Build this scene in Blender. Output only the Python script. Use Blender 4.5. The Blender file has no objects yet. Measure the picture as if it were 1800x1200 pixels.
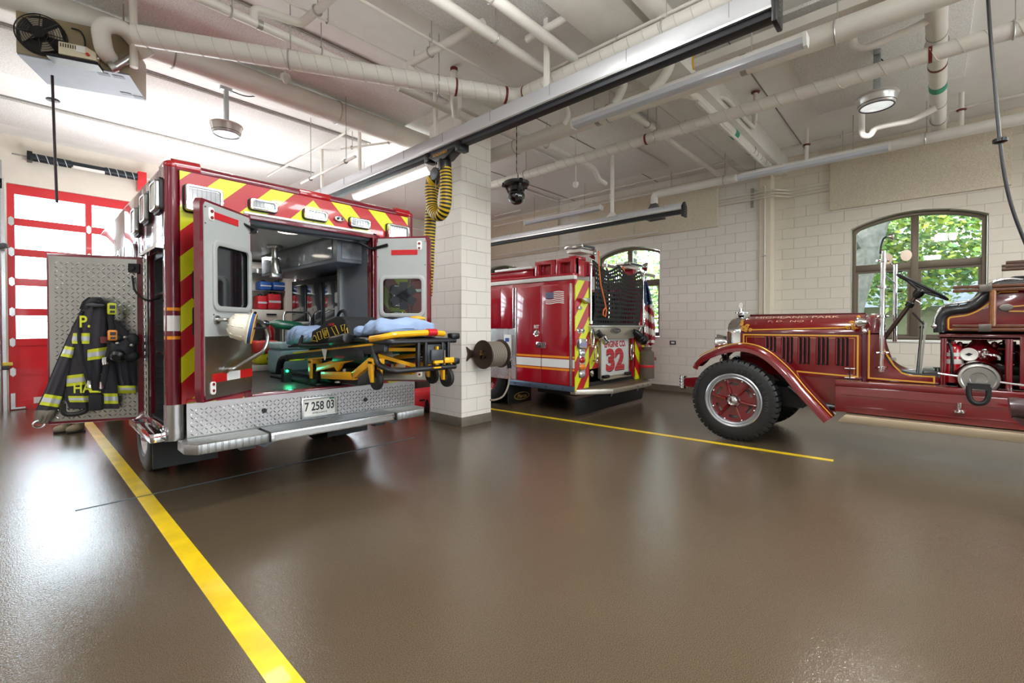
import bpy, bmesh, math, random
from mathutils import Vector, Matrix
PI=math.pi
C=bpy.context.scene.collection
S=bpy.context.scene
# ---------------------------------------------------------------- camera numbers (1800x1200 frame)
CF=800.0; YAW=math.atan(868/800.0); PITCH=math.radians(.7); HZ=573.0; EYE=1.5
CYP=HZ+CF*math.tan(PITCH)
FW=Vector((math.sin(YAW)*math.cos(PITCH),math.cos(YAW)*math.cos(PITCH),-math.sin(PITCH)))
RT=Vector((math.cos(YAW),-math.sin(YAW),0)); UP=RT.cross(FW)
def at(u,v,x=None,y=None,z=None):
    d=FW+RT*((u-900)/CF)+UP*((CYP-v)/CF)
    if x is not None: t=x/d.x
    elif y is not None: t=y/d.y
    else: t=(z-EYE)/d.z
    return Vector((0,0,EYE))+d*t
# ---------------------------------------------------------------- mesh builder
WL={}
class MB:
    def __init__(s,T=None): s.v=[];s.f=[];s.m=[];s.cur=0;s.T=T or Matrix.Identity(4);s.k=[]
    def add(s,vs,fs):
        n=len(s.v); s.k.append((n,len(s.f)))
        for v in vs: s.v.append((s.T@Vector(v))[:])
        for f in fs: s.f.append(tuple(i+n for i in f)); s.m.append(s.cur)
        return s
    def mi(s,i): s.cur=i; return s
    def box(s,x0,y0,z0,x1,y1,z1):
        v=[(x0,y0,z0),(x1,y0,z0),(x1,y1,z0),(x0,y1,z0),(x0,y0,z1),(x1,y0,z1),(x1,y1,z1),(x0,y1,z1)]
        return s.add(v,[(0,3,2,1),(4,5,6,7),(0,1,5,4),(1,2,6,5),(2,3,7,6),(3,0,4,7)])
    def bar(s,p,q,w,h):
        p=Vector(p);q=Vector(q);d=(q-p).normalized()
        up=Vector((0,0,1)) if abs(d.z)<.95 else Vector((0,1,0))
        a=d.cross(up).normalized()*w/2; b=a.cross(d).normalized()*h/2
        v=[p-a-b,p+a-b,p+a+b,p-a+b,q-a-b,q+a-b,q+a+b,q-a+b]
        return s.add(v,[(0,3,2,1),(4,5,6,7),(0,1,5,4),(1,2,6,5),(2,3,7,6),(3,0,4,7)])
    def _ax(s,p,h,axis):
        if axis=='x': return (h,p[0],p[1])
        if axis=='y': return (p[0],h,p[1])
        return (p[0],p[1],h)
    def prism(s,poly,a,b,axis='y'):
        n=len(poly)
        v=[s._ax(p,a,axis) for p in poly]+[s._ax(p,b,axis) for p in poly]
        f=[tuple(range(n)),tuple(range(2*n-1,n-1,-1))]+[(i,(i+1)%n,n+(i+1)%n,n+i) for i in range(n)]
        return s.add(v,f)
    def frame(s,outer,inner,a,b,axis='y'):
        n=len(outer)
        v=[s._ax(p,h,axis) for h in (a,b) for q in (outer,inner) for p in q]
        f=[]
        for i in range(n):
            j=(i+1)%n
            f+=[(i,j,n+j,n+i),(2*n+i,3*n+i,3*n+j,2*n+j),(i,2*n+i,2*n+j,j),(n+i,n+j,3*n+j,3*n+i)]
        return s.add(v,f)
    def cyl(s,p,q,r,r2=None,n=16,cap=True):
        return s.tube([p,q],[r,r if r2 is None else r2],n,cap=cap)
    def tube(s,pts,r,n=10,closed=False,cap=True):
        pts=[Vector(p) for p in pts]; k=len(pts)
        rs=r if isinstance(r,(list,tuple)) else [r]*k
        tg=[]
        for i in range(k):
            if closed: d=pts[(i+1)%k]-pts[i-1]
            else: d=pts[min(i+1,k-1)]-pts[max(i-1,0)]
            tg.append(d.normalized() if d.length>1e-9 else Vector((0,0,1)))
        a=tg[0].orthogonal().normalized(); v=[];f=[]
        for i in range(k):
            a=(a-tg[i]*a.dot(tg[i]))
            a=a.normalized() if a.length>1e-6 else tg[i].orthogonal().normalized()
            b=tg[i].cross(a)
            # mitre widening
            w=1.0
            for j in range(n):
                t=2*PI*j/n; v.append(pts[i]+(a*math.cos(t)+b*math.sin(t))*rs[i]*w)
        for i in range(k if closed else k-1):
            i2=(i+1)%k
            for j in range(n):
                j2=(j+1)%n; f.append((i*n+j,i*n+j2,i2*n+j2,i2*n+j))
        if cap and not closed: f+=[tuple(range(n-1,-1,-1)),tuple(range((k-1)*n,k*n))]
        return s.add(v,f)
    def lathe(s,prof,o,d=(0,0,1),n=32,a0=0,a1=2*PI):
        d=Vector(d).normalized(); o=Vector(o); a=d.orthogonal().normalized(); b=d.cross(a)
        full=abs(a1-a0-2*PI)<1e-6; k=len(prof); m=n if full else n+1
        v=[o+d*h+(a*math.cos(a0+(a1-a0)*j/n)+b*math.sin(a0+(a1-a0)*j/n))*r for j in range(m) for r,h in prof]
        f=[]
        for j in range(n):
            j2=(j+1)%m
            for i in range(k-1): f.append((j*k+i,j2*k+i,j2*k+i+1,j*k+i+1))
        return s.add(v,f)
    def ball(s,c,r,sc=(1,1,1),nu=16,nv=10):
        c=Vector(c)
        v=[c+Vector((0,0,r*sc[2]))]
        for i in range(1,nv):
            p=PI*i/nv
            for j in range(nu):
                t=2*PI*j/nu; v.append(c+Vector((r*sc[0]*math.sin(p)*math.cos(t),r*sc[1]*math.sin(p)*math.sin(t),r*sc[2]*math.cos(p))))
        v.append(c-Vector((0,0,r*sc[2]))); f=[]
        for j in range(nu):
            j2=(j+1)%nu; f.append((0,1+j,1+j2)); f.append((len(v)-1,1+(nv-2)*nu+j2,1+(nv-2)*nu+j))
            for i in range(nv-2): f.append((1+i*nu+j,1+(i+1)*nu+j,1+(i+1)*nu+j2,1+i*nu+j2))
        return s.add(v,f)
    def grid(s,fn,nu,nv,cu=False):
        v=[fn(i/nu,j/nv) for j in range(nv+1) for i in range(nu+1)]; w=nu+1
        return s.add(v,[(j*w+i,j*w+i+1,(j+1)*w+i+1,(j+1)*w+i) for j in range(nv) for i in range(nu)])
    def quad(s,a,b,c,d): return s.add([a,b,c,d],[(0,1,2,3)])
    def each(s,name,mat,parent=None,per=1,**kw):
        # every shape added becomes an object of its own (per: how many shapes make one object)
        o=[]; ks=s.k+[(len(s.v),len(s.f))]
        for i in range(0,len(s.k),per):
            (v0,f0),(v1,f1)=ks[i],ks[min(i+per,len(s.k))]; b=MB(); b.v=s.v[v0:v1]; b.f=[tuple(q-v0 for q in f) for f in s.f[f0:f1]]; b.m=s.m[f0:f1]; o.append(b.build(name,mat,parent,**kw))
        return o
    def build(s,name,mat,parent=None,bevel=0,seg=2,ang=35,solid=0,keep=False,weld=False):
        me=bpy.data.meshes.new(name); off=WL.get(parent.name,Vector()) if parent else Vector()
        me.from_pydata([(v[0]-off[0],v[1]-off[1],v[2]-off[2]) for v in s.v],[],s.f)
        mats=mat if isinstance(mat,(list,tuple)) else [mat]
        for m in mats: me.materials.append(m)
        for p,i in zip(me.polygons,s.m): p.material_index=i
        bm=bmesh.new(); bm.from_mesh(me)
        if weld: bmesh.ops.remove_doubles(bm,verts=bm.verts,dist=1e-5)
        if not keep: bmesh.ops.recalc_face_normals(bm,faces=bm.faces)
        if bevel:
            es=[e for e in bm.edges if len(e.link_faces)==2 and e.calc_face_angle(0)>math.radians(30)]
            bmesh.ops.bevel(bm,geom=es,offset=bevel,segments=seg,affect='EDGES',profile=.5,clamp_overlap=True)
        if solid:
            bmesh.ops.solidify(bm,geom=list(bm.faces),thickness=solid)
        for f in bm.faces: f.smooth=True
        for e in bm.edges:
            e.smooth=not(len(e.link_faces)==2 and e.calc_face_angle(0)>math.radians(ang))
        bm.to_mesh(me); bm.free()
        o=bpy.data.objects.new(name,me); C.objects.link(o)
        if parent: o.parent=parent
        WL[o.name]=off.copy()
        return o
def tag(o,label,cat,group=None,kind=None):
    if label: o['label']=label
    if cat: o['category']=cat
    if group: o['group']=group
    if kind: o['kind']=kind
    return o
def lab(o,l): o['label']=l; return o
def thing(name,label,cat,loc=(0,0,0),group=None):
    o=bpy.data.objects.new(name,None); o.empty_display_size=.1; C.objects.link(o); o.location=loc
    WL[o.name]=Vector(loc); return tag(o,label,cat,group)
def struct(o): o['kind']='structure'; return o
def dup(root,loc,label=None,rotz=None,group=None):
    r=root.copy(); C.objects.link(r); r.location=loc
    if rotz is not None: r.rotation_euler=(0,0,rotz)
    if label: r['label']=label
    if group: r['group']=group
    for ch in list(root.children):
        c=ch.copy(); C.objects.link(c); c.parent=r
        for g in list(ch.children):
            d=g.copy(); C.objects.link(d); d.parent=c
    return r
def rrect(x0,y0,x1,y1,r,n=5):
    o=[]
    for cx,cy,a in ((x1-r,y1-r,0),(x0+r,y1-r,PI/2),(x0+r,y0+r,PI),(x1-r,y0+r,1.5*PI)):
        for i in range(n+1): o.append((cx+r*math.cos(a+PI/2*i/n),cy+r*math.sin(a+PI/2*i/n)))
    return o
def ell(cx,cy,a,b,n=24): return [(cx+a*math.cos(2*PI*i/n),cy+b*math.sin(2*PI*i/n)) for i in range(n)]
def arc(c,r,a0,a1,n,ax='yz',h=0):
    o=[]
    for i in range(n+1):
        t=a0+(a1-a0)*i/n; p=c[0]+r*math.cos(t); q=c[1]+r*math.sin(t)
        o.append({'yz':(h,p,q),'xz':(p,h,q),'xy':(p,q,h)}[ax])
    return o
def fillet(pts,r,n=6):
    pts=[Vector(p) for p in pts]; o=[pts[0]]
    for i in range(1,len(pts)-1):
        a,b,c=pts[i-1],pts[i],pts[i+1]; u=(a-b);w=(c-b)
        k=min(r,u.length*.49,w.length*.49); p=b+u.normalized()*k; q=b+w.normalized()*k
        for j in range(n+1):
            t=j/n; o.append(p*(1-t)**2+b*2*t*(1-t)+q*t*t)
    o.append(pts[-1]); return o
BACK=Matrix(((1,0,0,0),(0,0,-1,0),(0,1,0,0),(0,0,0,1)))      # writing that faces -y
SIDE=Matrix(((0,0,-1,0),(-1,0,0,0),(0,1,0,0),(0,0,0,1)))     # writing that faces -x
def text(body,name,mat,T,width=None,height=None,parent=None,ext=.002,bold=.0,shear=0,space=1.0):
    cu=bpy.data.curves.new('t','FONT'); cu.body=body; cu.align_x='CENTER'; cu.align_y='CENTER'; cu.extrude=.0; cu.offset=bold; cu.shear=shear; cu.space_character=space
    cu.resolution_u=4
    ob=bpy.data.objects.new('t',cu); C.objects.link(ob)
    dg=bpy.context.evaluated_depsgraph_get(); me0=bpy.data.meshes.new_from_object(ob.evaluated_get(dg))
    vs=[v.co.copy() for v in me0.vertices]; fs=[tuple(p.vertices) for p in me0.polygons]
    bpy.data.objects.remove(ob); bpy.data.curves.remove(cu); bpy.data.meshes.remove(me0)
    xs=[v.x for v in vs]; ys=[v.y for v in vs]; cx=(min(xs)+max(xs))/2; cyy=(min(ys)+max(ys))/2
    w=max(xs)-min(xs); h=max(ys)-min(ys)
    sx=width/w if width else (height/h if height else 1); sy=height/h if height else sx
    m=MB(T)
    n=len(vs); m.add([((v.x-cx)*sx,(v.y-cyy)*sy,ext) for v in vs],fs)
    return m.build(name,mat,parent,keep=True)
# ---------------------------------------------------------------- materials
def srgb(h):
    c=[int(h[i:i+2],16)/255 for i in (0,2,4)]
    return tuple(((x/12.92) if x<=.04045 else ((x+.055)/1.055)**2.4) for x in c)+(1,)
def tread(m,f,u0,v0,u1,v1,s=.034,h=.0035):
    # raised lozenge bars on a sheet; f maps (u,v,height) to space
    nu=int((u1-u0)/s); nv=int((v1-v0)/s)
    for i in range(nu):
        for j in range(nv):
            c=(u0+(i+.5)*s,v0+(j+.5)*s); a=PI/4 if (i+j)%2 else -PI/4; ca,sa=math.cos(a),math.sin(a); L=s*.56; w=s*.15
            P=lambda x,y,z: f(c[0]+x*ca-y*sa,c[1]+x*sa+y*ca,z)
            m.add([P(-L,0,0),P(0,-w,0),P(L,0,0),P(0,w,0),P(-L*.55,0,h),P(L*.55,0,h)],[(0,1,5,4),(1,2,5),(2,3,4,5),(3,0,4)])
class NT:
    def __init__(s,m): m.use_nodes=True; s.t=m.node_tree; s.n=s.t.nodes; s.b=s.n['Principled BSDF']; s.out=s.n['Material Output']
    def new(s,ty,**k):
        n=s.n.new(ty)
        for a,b in k.items(): setattr(n,a,b)
        return n
    def link(s,a,b): s.t.links.new(a,b)
    def set(s,sock,v):
        if hasattr(v,'default_value') or hasattr(v,'is_linked'): s.link(v,sock)
        else: sock.default_value=v
    def math(s,op,a,b=0.0,c=None):
        n=s.new('ShaderNodeMath',operation=op); s.set(n.inputs[0],a); s.set(n.inputs[1],b)
        if c is not None: s.set(n.inputs[2],c)
        return n.outputs[0]
    def mix(s,f,a,b):
        n=s.new('ShaderNodeMix',data_type='RGBA'); s.set(n.inputs[0],f); s.set(n.inputs[6],a); s.set(n.inputs[7],b); return n.outputs[2]
    def xyz(s):
        c=s.new('ShaderNodeTexCoord'); q=s.new('ShaderNodeSeparateXYZ'); s.link(c.outputs['Object'],q.inputs[0]); return q.outputs
    def noise(s,scale,detail=2,rough=.5):
        c=s.new('ShaderNodeTexCoord'); n=s.new('ShaderNodeTexNoise'); s.link(c.outputs['Object'],n.inputs['Vector'])
        n.inputs['Scale'].default_value=scale; n.inputs['Detail'].default_value=detail; n.inputs['Roughness'].default_value=rough; return n.outputs['Fac']
    def ramp(s,f,p0,p1,c0=(0,0,0,1),c1=(1,1,1,1)):
        n=s.new('ShaderNodeValToRGB'); e=n.color_ramp.elements; e[0].position=p0; e[1].position=p1; e[0].color=c0; e[1].color=c1; s.link(f,n.inputs[0]); return n.outputs[0]
    def bump(s,h,strength=.3,dist=.01):
        n=s.new('ShaderNodeBump'); n.inputs['Strength'].default_value=strength; n.inputs['Distance'].default_value=dist; s.link(h,n.inputs['Height']); s.link(n.outputs[0],s.b.inputs['Normal'])
MATS={}
def mat(name,col,rough=.5,metal=0.,coat=0.,spec=.5,vary=0.,vscale=6,bump=0.,bscale=200,emit=0.,trans=0.,alpha=1.):
    if name in MATS: return MATS[name]
    m=bpy.data.materials.new(name); t=NT(m); b=t.b
    c=srgb(col) if isinstance(col,str) else col
    b.inputs['Base Color'].default_value=c; b.inputs['Roughness'].default_value=rough; b.inputs['Metallic'].default_value=metal
    b.inputs['Coat Weight'].default_value=coat; b.inputs['Coat Roughness'].default_value=.05; b.inputs['Specular IOR Level'].default_value=spec
    if vary:
        f=t.noise(vscale,4)
        d=tuple(x*(1-vary) for x in c[:3])+(1,); e=tuple(min(1,x*(1+vary)) for x in c[:3])+(1,)
        t.link(t.ramp(f,.3,.7,d,e),b.inputs['Base Color'])
    if bump: t.bump(t.noise(bscale,2),bump,.004)
    if emit: b.inputs['Emission Color'].default_value=c; b.inputs['Emission Strength'].default_value=emit
    if trans: b.inputs['Transmission Weight'].default_value=trans
    MATS[name]=m; return m
def cmu(name,ax,col='e4e0d6',zoff=0.,xoff=0.,mo=.86):
    m=bpy.data.materials.new(name); t=NT(m); q=t.xyz()
    c=t.new('ShaderNodeCombineXYZ'); t.link(t.math('ADD',q[ax],xoff),c.inputs[0]); t.link(t.math('ADD',q[2],zoff),c.inputs[1])
    b=t.new('ShaderNodeTexBrick'); t.link(c.outputs[0],b.inputs['Vector'])
    for k,v in (('Scale',1),('Mortar Size',.005),('Mortar Smooth',.3),('Bias',0),('Brick Width',.4064),('Row Height',.2032)): b.inputs[k].default_value=v
    k=srgb(col); b.inputs['Color1'].default_value=k; b.inputs['Color2'].default_value=tuple(x*.965 for x in k[:3])+(1,); b.inputs['Mortar'].default_value=tuple(x*mo for x in k[:3])+(1,)
    t.link(b.outputs['Color'],t.b.inputs['Base Color']); t.b.inputs['Roughness'].default_value=.42
    h=t.math('SUBTRACT',t.math('MULTIPLY',t.noise(90,3),.12),b.outputs['Fac']); t.bump(h,.9,.008)
    return m
def plate(name,a,b,col='c9c9c6',rough=.24,s=.034):
    # raised lozenge tread plate, alternating bars
    m=bpy.data.materials.new(name); t=NT(m); q=t.xyz()
    u=t.math('DIVIDE',t.math('ADD',q[a],q[b]),s*1.414); v=t.math('DIVIDE',t.math('SUBTRACT',q[a],q[b]),s*1.414)
    fu=t.math('SUBTRACT',t.math('FRACT',u),.5); fv=t.math('SUBTRACT',t.math('FRACT',v),.5)
    par=t.math('ROUND',t.math('FRACT',t.math('MULTIPLY',t.math('ADD',t.math('FLOOR',u),t.math('FLOOR',v)),.5)))
    # lozenge along u or v
    def loz(x,y):
        return t.math('SUBTRACT',1.0,t.math('SQRT',t.math('ADD',t.math('POWER',t.math('DIVIDE',x,.50),2.0),t.math('POWER',t.math('DIVIDE',y,.15),2.0))))
    p=t.math('GREATER_THAN',t.math('FRACT',t.math('MULTIPLY',t.math('ADD',t.math('FLOOR',u),t.math('FLOOR',v)),.5)),.25)
    A=loz(fu,fv); B=loz(fv,fu)
    h=t.math('ADD',t.math('MULTIPLY',A,t.math('SUBTRACT',1.0,p)),t.math('MULTIPLY',B,p))
    h=t.math('MINIMUM',t.math('MAXIMUM',h,0.0),.5)
    t.bump(h,1.0,.006)
    k=srgb(col); t.b.inputs['Base Color'].default_value=k; t.b.inputs['Metallic'].default_value=1.; 
    t.link(t.ramp(t.noise(3,4),.3,.7,(rough*.8,)*3+(1,),(rough*1.5,)*3+(1,)),t.b.inputs['Roughness'])
    return m
def stripes(name,fn,c0,c1,rough=.3,coat=.4):
    m=bpy.data.materials.new(name); t=NT(m); q=t.xyz(); f=fn(t,q)
    t.link(t.mix(f,srgb(c0),srgb(c1)),t.b.inputs['Base Color']); t.b.inputs['Roughness'].default_value=rough; t.b.inputs['Coat Weight'].default_value=coat
    return m
def glass(name,tint=(.93,.96,.95),refl=.10):
    m=bpy.data.materials.new(name); m.use_nodes=True; t=m.node_tree; n=t.nodes; n.remove(n['Principled BSDF'])
    a=n.new('ShaderNodeBsdfTransparent'); a.inputs[0].default_value=tint+(1,); b=n.new('ShaderNodeBsdfGlossy'); b.inputs['Roughness'].default_value=.02
    x=n.new('ShaderNodeMixShader'); fr=n.new('ShaderNodeFresnel'); fr.inputs[0].default_value=1.45
    t.links.new(fr.outputs[0],x.inputs[0]); t.links.new(a.outputs[0],x.inputs[1]); t.links.new(b.outputs[0],x.inputs[2]); t.links.new(x.outputs[0],n['Material Output'].inputs[0]); return m
def emis(name,col,st):
    m=bpy.data.materials.new(name); m.use_nodes=True; t=m.node_tree; n=t.nodes; n.remove(n['Principled BSDF']); e=n.new('ShaderNodeEmission'); e.inputs[0].default_value=srgb(col); e.inputs[1].default_value=st
    t.links.new(e.outputs[0],n['Material Output'].inputs[0]); return m
WHITE=mat('white_paint','e9e7e2',.45,vary=.03); CREAM=mat('cream_paint','ded6c6',.5,vary=.04)
PIPE=mat('pipe_paint','e2ded5',.38,vary=.04,vscale=4); STEEL=mat('brushed_steel','b9b9b6',.3,1.,vary=.08,vscale=9); CHROME=mat('chrome','e4e6e8',.06,1.)
BLACK=mat('black_rubber','141414',.55,bump=.15,bscale=90); BLACKP=mat('black_plastic','101012',.35); BLACKM=mat('black_metal','17171a',.32,.3)
RED=mat('fire_red','a80f1c',.22,0,.9,vary=.05); MAROON=mat('maroon_paint','6d1224',.22,0,.9,vary=.05); DRED=mat('antique_red','6a0711',.2,0,1.,vary=.05)
DOORRED=mat('door_red','d8202a',.35,0,.2,vary=.04); GOLD=mat('gold_leaf','d9a23c',.35,.35); YELLOW=mat('safety_yellow','f0b014',.3,0,.4); GREY=mat('grey_laminate','8d9096',.35)
DGREY=mat('dark_grey','3a3d42',.4); ALU=mat('aluminium','cfd0cf',.25,1.,vary=.05); REDREF=mat('red_reflector','c01822',.25,0,.5); WHITEREF=mat('white_reflector','e6e6e4',.3)
LENS=mat('clear_lens','d6dade',.08,.6,.8); LENSRED=mat('red_lens','a3121c',.1,0,1.); AMBER=mat('amber_lens','e07a18',.15,0,.8)
WOOD=mat('varnished_wood','5a3018',.3,0,.6,vary=.35,vscale=18); ORANGE=mat('orange_stripe','f0961e',.3)
# ================================================================ camera
cd=bpy.data.cameras.new('camera'); co=bpy.data.objects.new('camera',cd); C.objects.link(co); S.camera=co
cd.sensor_width=36; cd.lens=CF/1800*36; cd.shift_y=-(600-CYP)/1800; cd.clip_end=200; cd.clip_start=.05
co.location=(0,0,EYE); co.rotation_euler=(PI/2-PITCH,0,-YAW)
S.view_settings.view_transform='Standard'; S.view_settings.look='None'; S.view_settings.gamma=1; S.view_settings.exposure=0.34
try: S.view_settings.use_curve_mapping=False
except Exception: pass
# ================================================================ shell
XR=10.25; XR2=10.5; YF=12.0; YB=-7.0; XL=-6.5; ZC=4.88; WT=.34; YJ=2.42
CMUX=cmu('cmu_painted_x',1,'e6e1d6'); CMUY=cmu('cmu_painted_y',0,'e6e1d6')
def floor_mat():
    m=bpy.data.materials.new('epoxy_floor'); t=NT(m)
    a=t.noise(230,3,.75); b=t.noise(1.3,4,.6)
    c=t.mix(t.ramp(a,.35,.68),srgb('352c22'),srgb('766651')); d=t.mix(t.math('MULTIPLY',b,.35),c,srgb('40362b'))
    t.link(d,t.b.inputs['Base Color']); t.link(t.ramp(t.noise(.9,3),.3,.75,(.085,)*3+(1,),(.15,)*3+(1,)),t.b.inputs['Roughness'])
    t.b.inputs['Specular IOR Level'].default_value=.6; t.bump(t.noise(110,2,.6),.30,.005); return m
struct(MB().box(XL,YB,-.2,XR2+.4,YF+.4,0).build('floor',floor_mat()))
struct(MB().box(XL,YB,ZC,XR2+.4,YF+.4,ZC+.25).build('ceiling',mat('ceiling_paint','efeeea',.55,vary=.02)))
# right-hand wall with arched windows
def arch(y0,y1,zs,za,n=14):
    h=za-zs; w=(y1-y0)/2; r=(w*w+h*h)/(2*h); c=zs+h-r; a=math.asin(w/r)
    return [((y0+y1)/2+r*math.sin(-a+2*a*i/n),c+r*math.cos(-a+2*a*i/n)) for i in range(n+1)]
WIN=[(-.66,1.12,1.25,3.3,3.5,XR2),(4.72,6.42,1.25,3.28,3.46,XR),(9.1,10.8,1.25,3.22,3.4,XR),(-6.1,-4.3,1.25,3.3,3.5,XR2)]
def sidewall(name,x,y0,y1,wins,m):
    b=MB(); y=y0
    for (a,c,zb,zs,za,_) in sorted(wins):
        b.box(x,y,0,x+WT,a,ZC); b.box(x,a,0,x+WT,c,zb)
        p=arch(a,c,zs,za)
        b.prism([(a,ZC)]+p+[(c,ZC)],x,x+WT,'x')
        y=c
    b.box(x,y,0,x+WT,y1,ZC)
    return struct(b.build(name,m))
sidewall('wall_right',XR,YJ,YF+.3,[w for w in WIN if w[5]==XR],CMUX)
sidewall('wall_right_front',XR2,YB,YJ,[w for w in WIN if w[5]==XR2],cmu('cmu_painted_xb',1,'e0d8c8'))
FR=mat('bronze_frame','6f6353',.4,.3); GL=glass('window_glass')
def window(i,a,c,zb,zs,za,x):
    t=bpy.data.objects.new('window_%d'%i,None); C.objects.link(t); t.location=(x+.2,(a+c)/2,zb); WL[t.name]=Vector(t.location); struct(t)
    e=.01; f=.07; x0=x+.14; x1=x+.24
    o=[(a+e,zb+e)]+[(c-e,zb+e)]+[(max(a+e,min(c-e,p[0])),p[1]-e) for p in reversed(arch(a,c,zs,za))]
    n=[(a+f,zb+f)]+[(c-f,zb+f)]+[(max(a+f,min(c-f,p[0])),p[1]-f) for p in reversed(arch(a,c,zs,za))]
    m=MB(); m.frame(o,n,x0,x1,'x'); yc=(a+c)/2; zt=zb+1.32
    m.box(x0,yc-.055,zb+f,x1,yc+.055,za-f); m.box(x0,a+f,zt-.06,x1,yc-.05,zt+.06); m.box(x0,yc+.05,zt-.06,x1,c-f,zt+.06)
    m.build('window_frame',FR,t,bevel=.008)
    m=MB()
    for (q,r) in ((a+f,yc-.055),(yc+.055,c-f)):
        m.frame(rrect(q,zb+f,r,zt-.06,.002,1),rrect(q+.035,zb+f+.035,r-.035,zt-.095,.002,1),x0+.02,x1-.02,'x')
    m.each('window_sash',FR,t)
    m=MB(); m.prism([(q[0],q[1]) for q in n],x0+.045,x0+.055,'x'); m.build('window_pane',GL,t)
    m=MB(); m.box(x-.02,a,zb-.03,x0,c,zb); m.build('window_sill',WHITE,t)
for i,w in enumerate(WIN[:3]): window(i+1,*w)
window(4,*WIN[3])
# far wall and its overhead doors
BAYS=[(-.12,4.05),(5.55,8.45),(-5.8,-1.6)]; DH=4.03
def endwall(name,y0,y1,bays,m):
    b=MB(); x=XL
    for (a,c) in sorted(bays):
        b.box(x,y0,0,a,y1,ZC); b.box(a,y0,DH,c,y1,ZC); x=c
    b.box(x,y0,0,XR+.3 if name=='wall_far' else XR2+.3,y1,ZC); return struct(b.build(name,m))
FARP=mat('far_wall_paint','e8e0d2',.5,vary=.03)
endwall('wall_far',YF,YF+.35,BAYS,FARP)
endwall('wall_back',YB-.35,YB,[(-.1,4.1),(5.5,9.6)],CMUY)
struct(MB().box(XL-.35,YB,0,XL,YF,ZC).build('wall_left',CMUX))
def ohdoor(i,a,c,y,sgn):
    t=bpy.data.objects.new('door_%d'%i,None); C.objects.link(t); t.location=((a+c)/2,y,0); WL[t.name]=Vector(t.location); struct(t)
    y0=y+.06*sgn; y1=y+.11*sgn; lo,hi=min(y0,y1),max(y0,y1)
    w=c-a; st=.095; RZ=[0,.68,1.21,1.755,2.295,2.825,3.37,DH]; rows=7; k=4; r=MB(); g=MB(); p=MB(); hn=MB()
    xs=[a+st/2+(w-st)*j/k for j in range(k+1)]
    r.box(a,lo,0,c,hi,.16); r.box(a,lo,DH-.17,c,hi,DH)
    for x in xs: r.box(x-st/2 if x>a+st else a,lo,.16,x+st/2 if x<c-st else c,hi,DH-.17)
    for q in range(1,rows):
        z=RZ[q]
        for j in range(k): r.box(xs[j]+st/2,lo+.004,z-.065,xs[j+1]-st/2,hi-.004,z+.065)
    for q in range(rows):
        z0=.16 if q==0 else RZ[q]+.065; z1=DH-.17 if q==rows-1 else RZ[q+1]-.065
        for j in range(k):
            (p if q<2 else g).box(xs[j]+st/2,lo+.02,z0,xs[j+1]-st/2,lo+.03,z1)
    r.build('door_rail',DOORRED,t); p.each('door_panel',DOORRED,t); g.each('door_pane',GL,t)
    sy=-sgn*.0
    for q in range(1,rows):
        for x in xs:
            xx=min(max(x,a+.05),c-.05)
            zq=RZ[q]; hn.prism([(xx-.035,zq-.05),(xx,zq-.085),(xx+.035,zq-.05),(xx+.035,zq+.05),(xx,zq+.085),(xx-.035,zq+.05)],(lo-.012 if sgn>0 else hi),(lo if sgn>0 else hi+.012),'y')
    hn.each('door_hinge',ALU,t)
    s=MB(); yy=y-.05*sgn
    for x in (a-.06,c+.06):
        s.box(x-.035,min(yy,y),0,x+.035,max(yy,y),DH+.05)
    s.each('door_track',ALU,t)
    if i==1:
        m=MB(); m.box(a+.02,lo-.02,.02,a+.075,lo,.30); m.box(a+.02,lo-.05,.02,a+.2,lo,.05); m.build('bottom_bracket',ALU,t)
        m=MB(); m.box(a+.3,lo-.006,.09,a+.95,lo,.2); s2=m.build('door_label',WHITE,t)
    return t
ohdoor(1,BAYS[0][0],BAYS[0][1],YF,1); ohdoor(2,BAYS[1][0],BAYS[1][1],YF,1); ohdoor(3,BAYS[2][0],BAYS[2][1],YF,1)
ohdoor(4,-.1,4.1,YB,-1); ohdoor(5,5.5,9.6,YB,-1)
# column
m=MB(); CX0,CX1,CY0,CY1=4.45,5.06,5.12,5.88
m.box(CX0,CY0,0,CX1,CY1,ZC); m.m=[0,0,1,0,1,0]
o=m.build('wall_column',[cmu('cmu_col_x',1,'ebe7df',0,-CY0+.02,.76),cmu('cmu_col_y',0,'ebe4d8',0,-CX0+.1,.76)]); struct(o)
BASEM=mat('rubber_base','6e6658',.5,vary=.12,vscale=12)
m=MB(); m.box(CX0-.008,CY0-.008,0,CX1+.008,CY1+.008,.14); struct(m.build('baseboard_column',BASEM,bevel=.003))
m=MB(); m.box(XR-.012,YJ,0,XR,YF,.13); struct(m.build('baseboard_right',BASEM)); m=MB(); m.box(XR2-.012,YB,0,XR2,YJ,.13); struct(m.build('baseboard_right_front',BASEM))
# jog in the right wall dressed with a pilaster strip
m=MB(); m.box(XR-.05,YJ-.04,0,XR2,YJ+.16,ZC); struct(m.build('trim_1',mat('pilaster_paint','ddd2bd',.5)))
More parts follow.
